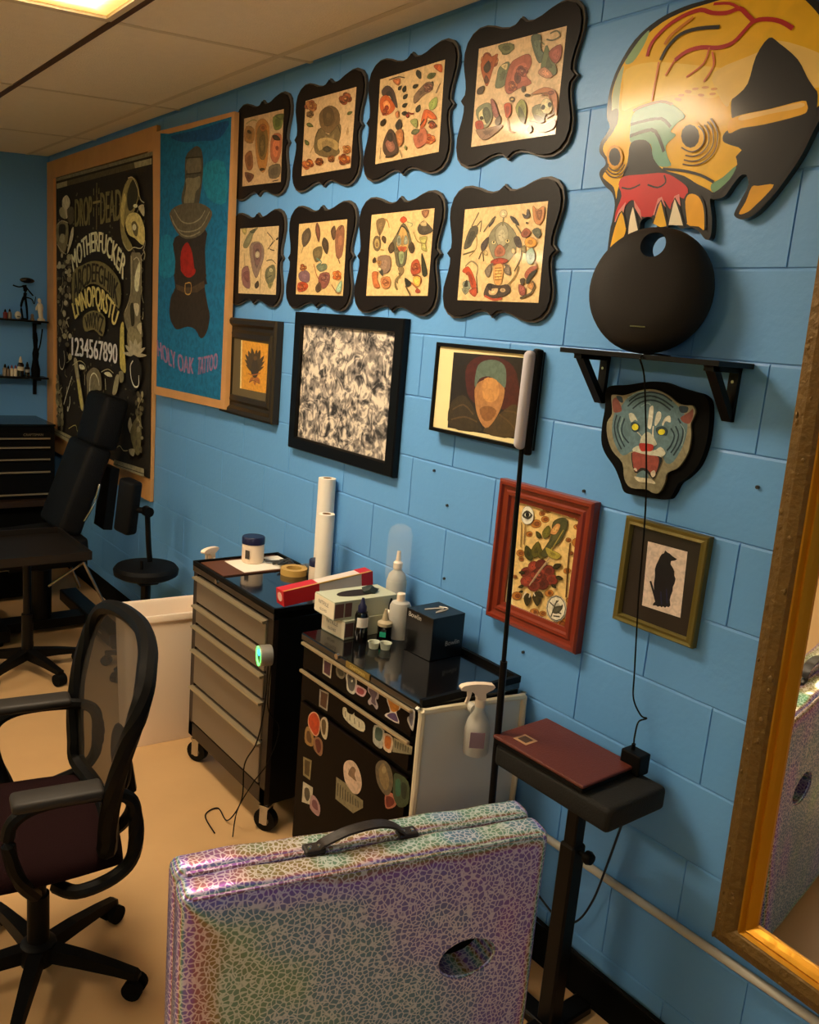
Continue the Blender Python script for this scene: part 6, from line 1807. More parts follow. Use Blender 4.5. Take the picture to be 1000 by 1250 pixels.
b = BM(); box(b, -.1765, -.04, -.0272, .0272, -.0002, .0532); obj('red_panel', b, 'red_box', t); b = BM(); box(b, .13, .1765, -.0272, .0272, -.0002, .0532); obj('red_panel', b, 'red_box', t)
b = BM(); box(b, -.174, .174, -.027, -.020, .0505, .0542); obj('lid_strip', b, 'tan_tape', t)
b = BM(); cyl(b, (-.1775, 0, .028), (-.1766, 0, .028), .016, n=18); obj('end_label', b, M('pale_pink', 'e8b8a8', .5), t)
for s_, px, sz in (('WRAP', -.10, .018), ('PLASTIC WRAP', .04, .012)):
    pass
# lit puck-shaped power supply
t = thing('power_supply', (-1.372, -.438, .695), 'silver round power supply glowing green and blue on the cart front', 'power supply', rotz=R(-15))
b = BM(); T = Matrix.Rotation(R(90), 4, 'X'); lathe(b, [(0, -.022), (.034, -.022), (.036, -.018), (.036, .018), (.032, .022), (.029, .022), (.029, .019), (0, .019)], n=30, T=T); obj('housing', b, M('brushed_silver', 'b0aca0', .35, metal=.6), t, smooth=True)
b = BM(); lathe(b, [(.0255, .0191), (.0285, .0205), (.031, .0225), (.0335, .0225), (.031, .0205), (.0255, .0191)], n=30, T=T); obj('light_ring', b, M('glow_green', '40e040', .4, emit='50ff60', estr=5), t, smooth=True)
b = BM(); lathe(b, [(0, .0192), (.0255, .0192)], n=24, T=T); obj('dial', b, M('glow_dark', '062008', .3, emit='063010', estr=.5), t)
b = BM(); cyl(b, (0, -.020, .012), (0, -.0212, .012), .011, n=16); obj('blue_light', b, M('glow_blue', '2060ff', .3, emit='2a80ff', estr=5), t)
b = BM(); tube(b, [(-1.385, -.415, .665), (-1.39, -.418, .5), (-1.41, -.43, .36), (-1.47, -.44, .25), (-1.46, -.45, .12), (-1.52, -.47, .012), (-1.62, -.46, .006), (-1.6, -.52, .005), (-1.48, -.54, .006)], .0025, 6, 8)
obj('power_cord', b, 'black_plastic', t, world=True, smooth=True)
b = BM(); tube(b, [(-1.375, -.41, .66), (-1.372, -.415, .5), (-1.365, -.37, .42), (-1.37, -.40, .3), (-1.42, -.43, .2), (-1.45, -.47, .09), (-1.42, -.5, .01)], .0022, 6, 8)
obj('clip_cord', b, 'black_plastic', t, world=True, smooth=True)
# spray bottles
def trigger_head(t, z, mat='white_plastic', rot=0):
    Rm = Matrix.Rotation(rot, 4, 'Z')
    b = BM(); cyl(b, (0, 0, z), (0, 0, z+.022), .0145, n=18); p = [(-.012, z+.022), (-.010, z+.040), (-.030, z+.050), (-.032, z+.062), (.02, z+.068), (.058, z+.064), (.062, z+.052), (.03, z+.046), (.014, z+.03), (.012, z+.022)]
    prism(b, outline2(p, 2), -.010, .010); bmesh.ops.transform(b, matrix=Rm, verts=b.verts); h = obj('spray_head', b, mat, t, smooth=True)
    b = BM(); prism(b, outline2([(.030, z+.05), (.042, z+.05), (.040, z+.03), (.046, z+.012), (.040, z+.010), (.032, z+.028)], 2), -.004, .004); bmesh.ops.transform(b, matrix=Rm, verts=b.verts); obj('trigger', b, mat, h)
t = thing('spray_bottle', (CX0-.035, CY0+.09, .62), 'white spray bottle hung on the left side of the drawer cart', 'bottle')
b = BM(); lathe(b, [(0, 0), (.030, 0), (.033, .01), (.033, .12), (.028, .16), (.014, .19), (.014, .205), (0, .205)], n=24); obj('body', b, 'white_plastic', t, smooth=True); trigger_head(t, .20, rot=R(-60))

# ================================================================== second chest with stickers
DX0, DX1, DY0, DY1, DZ1 = -1.205, -.592, -.40, -.030, .832
t = thing('tool_chest', (-.9, -.21, 0), 'low black tool chest covered in stickers with glossy top', 'cabinet')
o9 = (-.9, -.21)
b = BM(); wb(b, DX0, DX1, DY0+.008, DY1, .09, DZ1-.03, .004, 1, o=o9); obj('body', b, 'black_plastic', t)
b = BM(); wb(b, DX0-.003, DX1+.003, DY0-.003, DY1, DZ1-.03, DZ1-.005, .004, 2, o=o9); obj('top_panel', b, 'black_gloss', t)
b = BM()
for q in ((DX0, DX1, DY1-.012, DY1), (DX1-.010, DX1+.003, DY0, DY1)): wb(b, *q, DZ1-.01, DZ1+.010, o=o9)
obj('rim', b, 'black_plastic', t)
DR = {}
for nm, z0, z1 in (('drawer', .722, .795), ('drawer', .622, .702)):
    b = BM(); wb(b, DX0+.02, DX1-.03, DY0-.004, DY0+.01, z0, z1, .001, 1, o=o9); d = obj(nm, b, M('chest_brown', '0d0604', .5, spec=.1), t); DR[z0] = d
    b = BM(); wb(b, DX0+.015, DX1-.03, DY0-.014, DY0-.003, z1-.001, z1+.009, .002, 1, o=o9); obj('handle', b, 'handle_grey', d)
b = BM(); wb(b, DX0+.02, DX1-.03, DY0-.004, DY0+.01, .115, .60, .001, 1, o=o9); door = obj('door', b, MATS['chest_brown'], t)
b = BM(); wb(b, -.945, -.825, DY0-.0065, DY0-.003, .8075, .8265, 0, 1, o=o9); obj('badge', b, M('badge_gold', '8a7438', .4, metal=.5), t)
T = Matrix.Translation((.9-.885, .21+DY0-.007, .8125)) @ Matrix.Rotation(R(90), 4, 'X'); b = BM(); text_mesh(b, 'CRAFTSMAN', .0135, T); obj('badge_lettering', b, M('ink_gold', 'd8c070', .5), t)
b = BM(); cyl(b, (-.995+.9, DY0-.009+.21, .822), (-.995+.9, DY0+.21, .822), .009, n=14); obj('lock', b, 'chrome', t)
for k in range(1, 25):
    pz = [int(p.split(',')[1]) for p in ART['sticker%02d' % k].split('\n')[0].split(' ')[5:]]; zc = sum(pz)/len(pz)/1000
    par = DR[.722] if zc > .70 else DR[.622] if zc > .607 else door
    art('sticker', 'sticker%02d' % k, DY0-.0042-.0003*(k % 3), 'print_matte', par)
for x, y in ((DX0+.04, DY0+.04), (DX1-.04, DY0+.04), (DX0+.04, DY1-.05), (DX1-.04, DY1-.05)): caster(t, x+.9, y+.21, .036)
Z2 = DZ1-.004
def glovebox(loc, rz, lab, opened):
    t = thing('glove_box', loc, lab, 'box', rotz=rz, group='stacked glove boxes')
    b = BM(); box(b, -.06, .06, -.12, .12, 0, .062, .001, 1); obj('carton', b, M('carton_green', 'b8bca4', .5), t)
    b = BM(); box(b, -.0605, .0605, -.1208, -.119, .004, .058); obj('front_label', b, M('carton_cream', 'e8dcc0', .5), t)
    b = BM(); text_mesh(b, 'NITRILE', .018, Matrix.Translation((-.005, -.1212, .034)) @ Matrix.Rotation(R(90), 4, 'X')); text_mesh(b, 'GLOVES', .012, Matrix.Translation((-.005, -.1212, .014)) @ Matrix.Rotation(R(90), 4, 'X')); obj('lettering', b, MATS['ink_dark'], t)
    b = BM(); box(b, .0602, .0608, -.117, -.085, .008, .054); box(b, .0602, .0608, -.08, -.055, .008, .054); obj('side_label', b, M('label_maroon', '6c4a44', .6), t)
    if opened:
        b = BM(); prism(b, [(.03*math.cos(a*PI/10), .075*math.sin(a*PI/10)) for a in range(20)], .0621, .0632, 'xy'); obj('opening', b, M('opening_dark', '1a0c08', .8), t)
        b = BM(); g = bmesh.ops.create_icosphere(b, subdivisions=2, radius=1)['verts']; bmesh.ops.scale(b, vec=(.022, .03, .014), verts=g); rr = random.Random(1)
        for v in g: v.co += Vector((rr.uniform(-.004, .004), rr.uniform(-.006, .006), rr.uniform(-.004, .006)))
        bmesh.ops.translate(b, vec=(.008, .045, .068), verts=g); obj('glove', b, M('glove_dark', '2c3430', .5), t, smooth=True)
glovebox((-1.152, -.205, Z2), R(3), 'closed glove box at the bottom of the stack on the chest', False)
glovebox((-1.158, -.232, Z2+.0625), R(-2), 'open glove box with dark gloves, topmost of its stack', True)
def bottle(name, loc, prof, mat, lab, cap=None, capmat=None, extra=None, n=24, cat='bottle'):
    t = thing(name, loc, lab, cat)
    b = BM(); lathe(b, prof, n=n); obj('body', b, mat, t, smooth=True)
    if cap: b = BM(); lathe(b, cap, n=n); obj('cap', b, capmat, t, smooth=True)
    return t
t = bottle('ink_bottle', (-1.062, -.275, Z2), [(0, 0), (.021, 0), (.022, .004), (.022, .085), (.018, .096), (0, .097)], 'black_gloss', 'tall black bottle with navy nozzle beside the glove boxes', [(.012, .096), (.014, .098), (.014, .115), (.008, .124), (.004, .142), (0, .143)], 'navy')
b = BM(); lathe(b, [(.0225, .05), (.0225, .082)], n=24); bmesh.ops.delete(b, geom=[f for f in b.faces if f.calc_center_median().x < .004 or f.calc_center_median().y > .012], context='FACES'); obj('label', b, 'paper_white', t)
t = bottle('dropper_bottle', (-1.030, -.205, Z2), [(0, 0), (.023, 0), (.024, .003), (.024, .05), (.024, .052), (0, .052)], 'black_gloss', 'short black bottle with green label square and black nozzle', [(.024, .052), (.024, .062), (.012, .070), (.010, .078), (.004, .105), (0, .105)], M('tan_cap', 'b0a080', .5))
b = BM(); box(b, -.010, .010, -.0252, -.0235, .02, .036, mat=Matrix.Rotation(R(40), 4, 'Z')); obj('label', b, 'teal', t)
t = bottle('squeeze_bottle', (-1.038, -.142, Z2), [(0, 0), (.034, 0), (.035, .006), (.035, .105), (.029, .118), (.013, .124), (0, .124)], 'milky_plastic', 'milky squeeze bottle without a nozzle beside the black cube box', [(.014, .122), (.014, .146), (.012, .148), (0, .148)], 'white_plastic')
t = thing('covered_spray_bottle', (-1.175, -.058, Z2), 'milky spray bottle in a clear sleeve against the wall', 'bottle')
b = BM(); lathe(b, [(0, 0), (.034, 0), (.035, .005), (.035, .14), (.028, .165), (.014, .18), (.014, .19), (0, .19)], n=24); obj('body', b, 'milky_plastic', t, smooth=True); b = BM(); lathe(b, [(.016, .185), (.016, .205), (.009, .212), (.006, .245), (0, .246)], n=18); obj('nozzle', b, 'white_plastic', t, smooth=True)
b = BM(); lathe(b, [(.040, .15), (.042, .17), (.042, .30), (.036, .325), (.018, .338), (0, .34)], n=28); obj('clear_cover', b, M('clear_film', 'ffffff', .05, alpha=.10, coat=1.0), t, smooth=True)
t = bottle('dark_dropper_bottle', (-1.12, -.070, Z2), [(0, 0), (.016, 0), (.016, .07), (.010, .08), (0, .08)], 'black_gloss', 'small dark bottle behind the glove boxes', [(.008, .08), (.008, .095), (.003, .115), (0, .115)], 'black_plastic')
t = bottle('cream_dropper_bottle', (-1.078, -.150, Z2), [(0, 0), (.016, 0), (.016, .075), (.010, .082), (0, .082)], 'white_plastic', 'small pale bottle with forked black nozzle behind the short black bottle', [(.008, .08), (.008, .095), (.003, .12), (0, .12)], 'black_plastic')
def cup(loc, lab):
    b = BM(); lathe(b, [(0, 0), (.014, 0), (.018, .020), (.020, .021), (.017, .020), (.0125, .002), (0, .002)], n=20); o = obj('ink_cup', b, M('cup_pale', 'd8dccc', .3, trans=.3, ior=1.2), smooth=True); o.location = loc; tag(o, lab, 'cup', 'small ink cups')
cup((-.992, -.272, Z2), 'small pale ink cup in front of the black bottles'); cup((-.968, -.245, Z2), 'small clear ink cup right of the pale one')
t = thing('cube_box', (-.888, -.12, Z2), 'black cube-shaped carton with white script on the chest top', 'box', rotz=R(2))
b = BM(); box(b, -.062, .062, -.066, .066, 0, .135, .001, 1); obj('carton', b, M('box_black', '08080a', .3), t)
b = BM(); text_mesh(b, 'Bowlin', .022, Matrix.Translation((-.022, -.0668, .112)) @ Matrix.Rotation(R(90), 4, 'X')); obj('script_lettering', b, M('silver_print', 'c8c4b8', .4), t); b = BM(); tube(b, [(-.02, -.03, .136), (0, .03, .1365), (.02, -.02, .136), (.01, .04, .1365), (-.02, .03, .136)], .0022, 4, 5); obj('script_mark', b, 'silver_print', t); b = BM(); text_mesh(b, 'Bowlin', .022, Matrix.Translation((.0628, .02, .04)) @ Matrix.Rotation(R(90), 4, 'Z') @ Matrix.Rotation(R(90), 4, 'X')); tube(b, [(-.02, -.03, .136), (0, .03, .1365), (.02, -.02, .136), (.01, .04, .1365), (-.02, .03, .136)], .0022, 4, 5) if False else None; obj('script_lettering', b, M('silver_print', 'c8c4b8', .4), t)
# white lid leaning at the chest's side
t = thing('white_tray', (-.575, -.22, .52), 'white plastic tray lid hung on the right side of the tool chest', 'tray')
b = BM(); prism(b, outline2([(-.40, .44), (-.04, .44), (-.022, .46), (-.022, .765), (-.04, .785), (-.395, .825-.01), (-.41, .80), (-.41, .46)], 3), -.589+.575-.0, -.578+.575, 'yz')
bmesh.ops.translate(b, vec=(0, .22, -.52), verts=b.verts); obj('panel', b, 'lid_white', t)
b = BM(); P = [(-.575+.575, y+.22, z-.52) for y, z in [(-.40, .44), (-.22, .437), (-.04, .44), (-.024, .46), (-.022, .6), (-.024, .765), (-.045, .785), (-.22, .80), (-.395, .815), (-.41, .80), (-.411, .6), (-.41, .46)]]; tube(b, P, .010, 8, 3, closed=True); obj('rim', b, 'lid_rim', t, smooth=True)
t = thing('spray_bottle', (-.530, -.245, .682), 'clear spray bottle with cream head hung beside the white tray lid', 'bottle', rotz=0)
b = BM(); lathe(b, [(0, 0), (.034, 0), (.036, .006), (.036, .07), (.03, .095), (.014, .125), (.014, .14), (0, .14)], n=26); obj('body', b, 'milky_plastic', t, smooth=True); trigger_head(t, .136, rot=R(-110))
b = BM(); box(b, .0355, .0375, -.024, .016, .03, .075, mat=Matrix.Rotation(R(-35), 4, 'Z')); obj('label', b, M('label_purple', '8c7480', .6), t)
b = BM(); cyl(b, (.592-.592-.05, 0, .118), (-.02, 0, .118), .014, n=16); obj('hook_knob', b, 'conduit_paint', t)

# ================================================================== floor lamp with LED head
t = thing('floor_lamp', (-.425, -.245, 0), 'tall slim black floor lamp with grey LED tube head', 'lamp')
b = BM(); lathe(b, [(0, 0), (.10, 0), (.10, .012), (.02, .02), (0, .02)], n=32); obj('base', b, 'black_metal', t, smooth=True)
b = BM(); cyl(b, (0, 0, .015), (-.022, -.014, .98), .0095, n=14); cyl(b, (-.022, -.014, .96), (-.034, -.024, 1.54), .0062, n=12); obj('pole', b, 'black_metal', t, smooth=True)
b = BM(); T = Matrix.Translation((-.030, -.026, 1.535)) @ Matrix.Rotation(R(-35), 4, 'Z') @ Matrix.Rotation(R(2), 4, 'Y')
box(b, -.026, .020, .002, .022, -.012, .245, .006, 2, mat=T); obj('head_housing', b, 'black_plastic', t, smooth=True)
b = BM(); box(b, -.020, .020, -.022, .006, 0, .24, .0135, 3, mat=T); obj('diffuser', b, 'lamp_diffuser', t, smooth=True)

# ================================================================== tray stand
t = thing('tray_stand', (-.215, -.175, 0), 'black adjustable pedestal stand with thick padded tray by the wall', 'stand')
def sb(b, x0, x1, y0, y1, z0, z1, bev=0, seg=2): box(b, x0+.215, x1+.215, y0+.175, y1+.175, z0, z1, bev, seg)
b = BM(); sb(b, -.240, -.190, -.200, -.150, .03, .56, .006, 1); obj('lower_pole', b, 'black_metal', t)
b = BM(); sb(b, -.234, -.196, -.194, -.156, .54, .71, .004, 1); obj('upper_pole', b, 'black_metal', t)
b = BM(); cyl(b, (.022, 0, .545), (.055, 0, .545), .007, n=10); lathe(b, [(0, 0), (.016, .002), (.018, .012), (.014, .022), (0, .024)], n=10, T=Matrix.Translation((.042, 0, .545)) @ Matrix.Rotation(R(90), 4, 'Y')); obj('knob', b, 'black_plastic', t, smooth=True)
b = BM(); sb(b, -.46, .0, -.205, -.145, .0, .03, .005, 1); obj('foot', b, 'black_metal', t)
b = BM(); sb(b, -.245, -.185, -.385, -.03, .0, .028, .005, 1); obj('foot', b, 'black_metal', t)
b = BM(); sb(b, -.437, -.055, -.268, -.043, .695, .758, .014, 4); obj('tray', b, M('foam_black', '12110d', .8, bump=.2, bscale=200), t, smooth=True)
b = BM(); sb(b, -.34, -.10, -.24, -.10, .69, .708); obj('mount_plate', b, 'black_metal', t)
t = thing('flat_case', (-.285, -.165, .759), 'flat reddish brown case lying on the black stand tray', 'case', rotz=R(1))
b = BM(); box(b, -.155, .145, -.105, .10, 0, .012, .004, 2); obj('base', b, 'black_plastic', t)
b = BM(); box(b, -.158, .147, -.108, .102, .013, .022, .004, 2); obj('lid', b, 'brown_case', t)
b = BM(); box(b, -.115, -.07, -.075, -.03, .0221, .0228); s_ = obj('sticker', b, M('sticker_tan', 'b08860', .6), t)
b = BM(); box(b, -.107, -.078, -.067, -.038, .0229, .0232); obj('sticker_picture', b, M('sticker_dark', '4a3424', .6), s_)
t = thing('power_adapter', (-.150, -.058, .7585), 'black box power adapter standing at the tray back by the wall', 'adapter')
b = BM(); box(b, -.03, .03, -.022, .022, 0, .055, .004, 2); obj('body', b, 'black_plastic', t); b = BM(); cyl(b, (-.01, 0, .055), (-.01, 0, .07), .005, n=10); obj('strain_relief', b, 'black_plastic', t)
b = BM(); tube(b, [(-.15, -.036, .77), (-.15, -.028, .70), (-.17, -.04, .6), (-.20, -.04, .45), (-.235, -.03, .32), (-.27, -.04, .24), (-.32, -.05, .215), (-.40, -.06, .25), (-.5, -.05, .27)], .0032, 6, 8)
obj('power_cord', b, M('cord_blue', '101828', .5), t, world=True, smooth=True)

# ================================================================== folded massage table in holographic leopard vinyl
t = thing('folded_massage_table', (-.245, -.809, 0), 'folded massage table in shiny holographic leopard vinyl standing on edge', 'massage table', rotz=R(75.8))
# local x along the length, local -y faces the room, +y faces back
for nm, y0, y1 in (('front_half', -.078, -.002), ('rear_half', .002, .072)):
    b = BM(); box(b, -.398, .398, y0, y1, .02, .757, .022, 4)
    # subdivide the long faces and ripple the vinyl lightly
    bmesh.ops.subdivide_edges(b, edges=[e for e in b.edges if e.calc_length() > .3], cuts=44, use_grid_fill=True)
    rr = random.Random(8)
    for v in b.verts:
        x, y, z = v.co
        v.co.y += .0016*math.sin(9*x+4*z)*math.sin(7*z) + .0008*math.sin(31*x+3)*math.cos(23*z)
        if z > .73: v.co.z += .0022*math.sin(17*x)+.0012*math.sin(43*x+1)
        # padded broad face: the vinyl rounds over towards its edges
        if abs(y-(-.078 if nm == 'front_half' else .072)) < .006:
            d = min(.757-z, .40-abs(x), .30); v.co.y += (-1 if nm == 'front_half' else 1)*.013*((1-math.exp(-max(d, 0)/.055))-.35) + .0012*math.sin(60*d+5*x+3*z)*math.exp(-d/.12)
    h = obj(nm, b, 'holographic_leopard', t, smooth='all')
    if nm == 'front_half':
        b = BM(); P = [(.214+.070*math.cos(a*PI/12), .488+.047*math.sin(a*PI/12)) for a in range(24)]
        prism(b, P, -.10, -.008); bool_cut(h, b)
        for p in h.data.polygons: p.use_smooth = True
        try: h.data.set_sharp_from_angle(angle=R(50))
        except Exception: pass
        b = BM(); prism(b, [(.214+(x-.214)*.97, .488+(z-.488)*.97) for x, z in P], -.012, -.009); obj('port_shade', b, 'black_matte', t)  # black disc added inside the port to stand for its shade
        b = BM(); tube(b, [(x, -.0785, z) for x, z in P[::2]], .004, 6, 3, closed=True); obj('port_rim', b, 'holographic_leopard', t, smooth=True)
        b = BM(); tube(b, [(-.375, -.074, .748), (0, -.077, .7495), (.375, -.074, .748)], .0045, 8, 6); obj('piping', b, 'holographic_leopard', t, smooth=True)
b = BM(); tube(b, [(-.375, -.002, .752), (0, -.002, .7545), (.375, -.002, .752)], .006, 8, 6); obj('seam_piping', b, 'holographic_leopard', t, smooth=True)
b = BM()
P = spline([(-.115, -.003, .762), (-.10, -.003, .772), (-.05, -.003, .788), (.01, -.003, .793), (.05, -.003, .783), (.075, -.003, .765)], 5)
n_ = len(P)
L_ = [[b.verts.new((p.x, p.y+s*.014, p.z+dz)) for s, dz in ((-1, -.002), (1, -.002), (1, .003), (-1, .003))] for p in P]
for i in range(n_-1):
    for k in range(4): b.faces.new((L_[i][k], L_[i][(k+1) % 4], L_[i+1][(k+1) % 4], L_[i+1][k]))
b.faces.new(L_[0]); b.faces.new(L_[-1][::-1]); h = obj('carry_handle', b, 'strap_leather', t, smooth=True)
for x in (-.122, .083):
    b = BM(); box(b, x-.022, x+.022, -.018, .014, .754, .766, .004, 2); q = obj('handle_plate', b, 'strap_leather', t)
    for dx in (-.01, .01): b = BM(); lathe(b, [(.005, 0), (.004, .003), (0, .004)], n=10, T=Matrix.Translation((x+dx, -.004, .766))); obj('rivet', b, 'chrome', q, smooth=True)
for x in (-.34, .34):
    for y in (-.04, .04): b = BM(); cyl(b, (x, y, 0), (x, y, .022), .014, n=14); obj('corner_foot', b, 'black_plastic', t)
for z in (.62, .25): b = BM(); box(b, .398, .41, -.03, .03, z-.015, z+.015, .003); obj('latch', b, 'conduit_paint', t)

# ================================================================== mesh office chair
t = thing('office_chair', (-1.10, -1.235, 0), 'black mesh-backed office chair with dark maroon seat on five casters', 'chair', rotz=R(171))
b = BM(); lathe(b, [(0, .06), (.045, .06), (.05, .075), (.045, .115), (.03, .125), (0, .125)], n=24); obj('hub', b, 'black_plastic', t, smooth=True)
a0 = 45-171
for k in range(5):
    a = R(a0+72*k); d = Vector((math.cos(a), math.sin(a), 0)); n = Vector((-d.y, d.x, 0))
    b = BM(); S = [(.02, .024, .075, .112), (.12, .021, .07, .104), (.22, .017, .062, .088), (.275, .016, .056, .076), (.285, .012, .056, .070)]
    Rg = []
    for r, w, zb, zt in S: Rg.append([b.verts.new(d*r+n*w*s+Vector((0, 0, z))) for s, z in ((-1, zb), (1, zb), (.8, zt), (-.8, zt))])
    for A, B in zip(Rg, Rg[1:]):
        for i in range(4): b.faces.new((A[i], A[(i+1) % 4], B[(i+1) % 4], B[i]))
    b.faces.new(Rg[0]); b.faces.new(Rg[-1]); obj('base_leg', b, 'black_plastic', t)
    b = BM(); c = d*.272
    cyl(b, c+Vector((0, 0, .03))+n*.008, c+Vector((0, 0, .03))+n*.026, .027, n=18); cyl(b, c+Vector((0, 0, .03))-n*.008, c+Vector((0, 0, .03))-n*.026, .027, n=18); cyl(b, c+Vector((0, 0, .03)), c+Vector((0, 0, .065)), .009, n=10); cyl(b, c+Vector((0, 0, .03))-n*.01, c+Vector((0, 0, .03))+n*.01, .012, n=10)
    obj('caster', b, 'black_matte', t, smooth=True)
b = BM(); cyl(b, (0, 0, .11), (0, 0, .26), .028, n=20); cyl(b, (0, 0, .26), (0, 0, .40), .020, n=20); obj('gas_lift', b, 'black_plastic', t, smooth=True)
b = BM(); box(b, -.09, .09, -.13, .10, .385, .42, .01); obj('mechanism', b, 'black_metal', t)
# seat: rounded cushion
def cushion(bm, w, d, z0, z1, ny=0, dome=.015, n=12, cx=0, cy=0, power=4):
    top, bot = [], []
    for i in range(n+1):
        rt, rb = [], []
        for j in range(n+1):
            u, v = -1+2*i/n, -1+2*j/n
            x = u*math.sqrt(1-v*v*.16)*w/2; y = v*math.sqrt(1-u*u*.16)*d/2
            e = (1-abs(u)**power)*(1-abs(v)**power); e = max(e, 0)**.35
            rt.append(bm.verts.new((cx+x, cy+y, (z0+z1)/2+(z1-z0)/2*e+dome*(e-1)*0))); rb.append(bm.verts.new((cx+x, cy+y, (z0+z1)/2-(z1-z0)/2*e)) if 0 < i < n and 0 < j < n else rt[-1])
        top.append(rt); bot.append(rb)
    for i in range(n):
        for j in range(n):
            bm.faces.new((top[i][j], top[i+1][j], top[i+1][j+1], top[i][j+1]))
            f = [bot[i][j], bot[i][j+1], bot[i+1][j+1], bot[i+1][j]]
            if len(set(f)) == 4:
                try: bm.faces.new(f)
                except ValueError: pass
b = BM(); cushion(b, .50, .48, .415, .49, cy=.05); obj('seat', b, 'maroon_fabric', t, smooth='all')
# back frame loop and mesh
def back_pt(u, v):
    # u -1..1 across, v 0..1 upward; reclined, curved in both directions
    w = .315*(.74+.26*math.sin(min(1, v*1.25)*PI/2)) if v < .8 else .31*(1-.25*((v-.8)/.2)**2.2)
    z = .50+.475*v
    y = -.165-.035*v-.05*v*v + .035*(1-(1-u*u)) + .02*math.sin(v*PI) 
    return Vector((u*w, y, z))
loop = [back_pt(1, v) for v in (0, .12, .28, .45, .62, .78, .9)]+[back_pt(.93, .97), back_pt(.6, 1.0), back_pt(0, 1.01), back_pt(-.6, 1.0), back_pt(-.93, .97)]+[back_pt(-1, v) for v in (.9, .78, .62, .45, .28, .12, 0)]+[back_pt(-.5, -.03), back_pt(0, -.04), back_pt(.5, -.03)]
b = BM(); tube(b, loop, .024, 8, 4, closed=True, flat=.9); obj('back_frame', b, 'black_plastic', t, smooth=True)
b = BM(); N_ = 14; G = [[b.verts.new(back_pt(-1+2*i/N_, j/N_)) for j in range(N_+1)] for i in range(N_+1)]
for i in range(N_):
    for j in range(N_): b.faces.new((G[i][j], G[i+1][j], G[i+1][j+1], G[i][j+1]))
obj('back_mesh', b, 'mesh_fabric', t, smooth='all')
b = BM(); g = bmesh.ops.create_uvsphere(b, u_segments=20, v_segments=12, radius=1)['verts']; bmesh.ops.scale(b, vec=(.10, .02, .085), verts=g); bmesh.ops.translate(b, vec=(0, -.205, .62), verts=g); obj('lumbar_pad', b, 'black_plastic', t, smooth=True)
b = BM(); tube(b, [(0, -.08, .40), (0, -.18, .40), (0, -.235, .46), (0, -.22, .60)], .022, 8, 5, flat=.7); obj('back_support', b, 'black_plastic', t, smooth=True)
for s in (-1, 1):
    b = BM(); x = s*.262
    tube(b, [(s*.20, -.02, .41), (x, -.06, .425), (x+s*.01, -.14, .45), (x+s*.01, -.185, .50), (x, -.19, .60), (x, -.165, .655), (x, -.08, .672), (x, .03, .668), (x, .085, .63), (x, .085, .55), (x-s*.01, .06, .47), (s*.21, .03, .405)], .019, 8, 5, flat=.85); arm = obj('armrest', b, 'black_plastic', t, smooth=True)
    b = BM(); box(b, x-.036, x+.036, -.115, .085, .672, .698, .011, 3); obj('arm_pad', b, M('pad_grey', '1e1913', .6), arm, smooth=True)
# ================================================================== waste bin
t = thing('waste_bin', (-2.29, -.395, 0), 'tall pale plastic waste bin beside the grey drawer cart', 'bin', rotz=R(-4))
b = BM()
def rrect(w, d, r, n=5):
    out = []
    for cx, cy, a0 in ((w/2-r, d/2-r, 0), (-w/2+r, d/2-r, 90), (-w/2+r, -d/2+r, 180), (w/2-r, -d/2+r, 270)):
        for k in range(n+1): a = R(a0+90*k/n); out.append((cx+r*math.cos(a), cy+r*math.sin(a)))
    return out
def loft(b, secs, closed_bottom=True):
    Rg = [[b.verts.new((x, y, z)) for x, y in rrect(w, d, r)] for w, d, r, z in secs]; n = len(Rg[0])
    for A, B in zip(Rg, Rg[1:]):
        for i in range(n): b.faces.new((A[i], A[(i+1) % n], B[(i+1) % n], B[i]))
    b.faces.new(Rg[0][::-1]); return Rg
Rg = loft(b, [(.17, .35, .04, 0), (.175, .355, .045, .01), (.205, .40, .05, .570), (.205, .40, .05, .575), (.19, .385, .045, .575), (.185, .38, .045, .565), (.16, .34, .035, .02)]); b.faces.new(Rg[-1])
obj('body', b, 'white_plastic', t, smooth=True, recalc=True)
b = BM(); Rg = loft(b, [(.206, .401, .05, .555), (.222, .417, .055, .553), (.226, .421, .055, .573), (.222, .417, .055, .580), (.196, .391, .045, .580), (.190, .385, .045, .573)]); b.faces.ensure_lookup_table(); bmesh.ops.delete(b, geom=[f for f in b.faces if len(f.verts) > 4], context='FACES'); obj('rim', b, 'white_plastic', t, smooth=True)
# ================================================================== far end of the room
# ---- tool chest on a dark bench
t = thing('tool_cabinet', (-5.17, -.52, 0), 'wide black tool cabinet with thin light drawer pulls in far corner', 'cabinet')
def tb(b, x0, x1, y0, y1, z0, z1, bev=0, seg=1): box(b, x0+5.17, x1+5.17, y0+.52, y1+.52, z0, z1, bev, seg)
b = BM(); tb(b, -5.40, -4.93, -1.0, -.10, .50, .985, .004); obj('body', b, 'black_metal', t)
b = BM(); tb(b, -5.40, -4.925, -1.005, -.095, .985, 1.0, .003); obj('top_panel', b, M('top_blue', '0c1418', .25), t)
zz = [.955, .895, .835, .755, .67, .52]
for k in range(5):
    b = BM(); tb(b, -4.932, -4.918, -.98, -.13, zz[k+1]+.006, zz[k]-.004, .001); d = obj('drawer', b, 'black_metal', t)
    b = BM(); tb(b, -4.922, -4.906, -.975, -.135, zz[k+1]+.008, zz[k+1]+.018); obj('drawer_pull', b, 'handle_grey', d)
b = BM(); text_mesh(b, 'CRAFTSMAN', .022, Matrix.Translation((-4.9265+5.17+.009, -.24+.52, .925)) @ Matrix.Rotation(R(90), 4, 'Z') @ Matrix.Rotation(R(90), 4, 'X')); obj('badge_lettering', b, 'handle_grey', t)
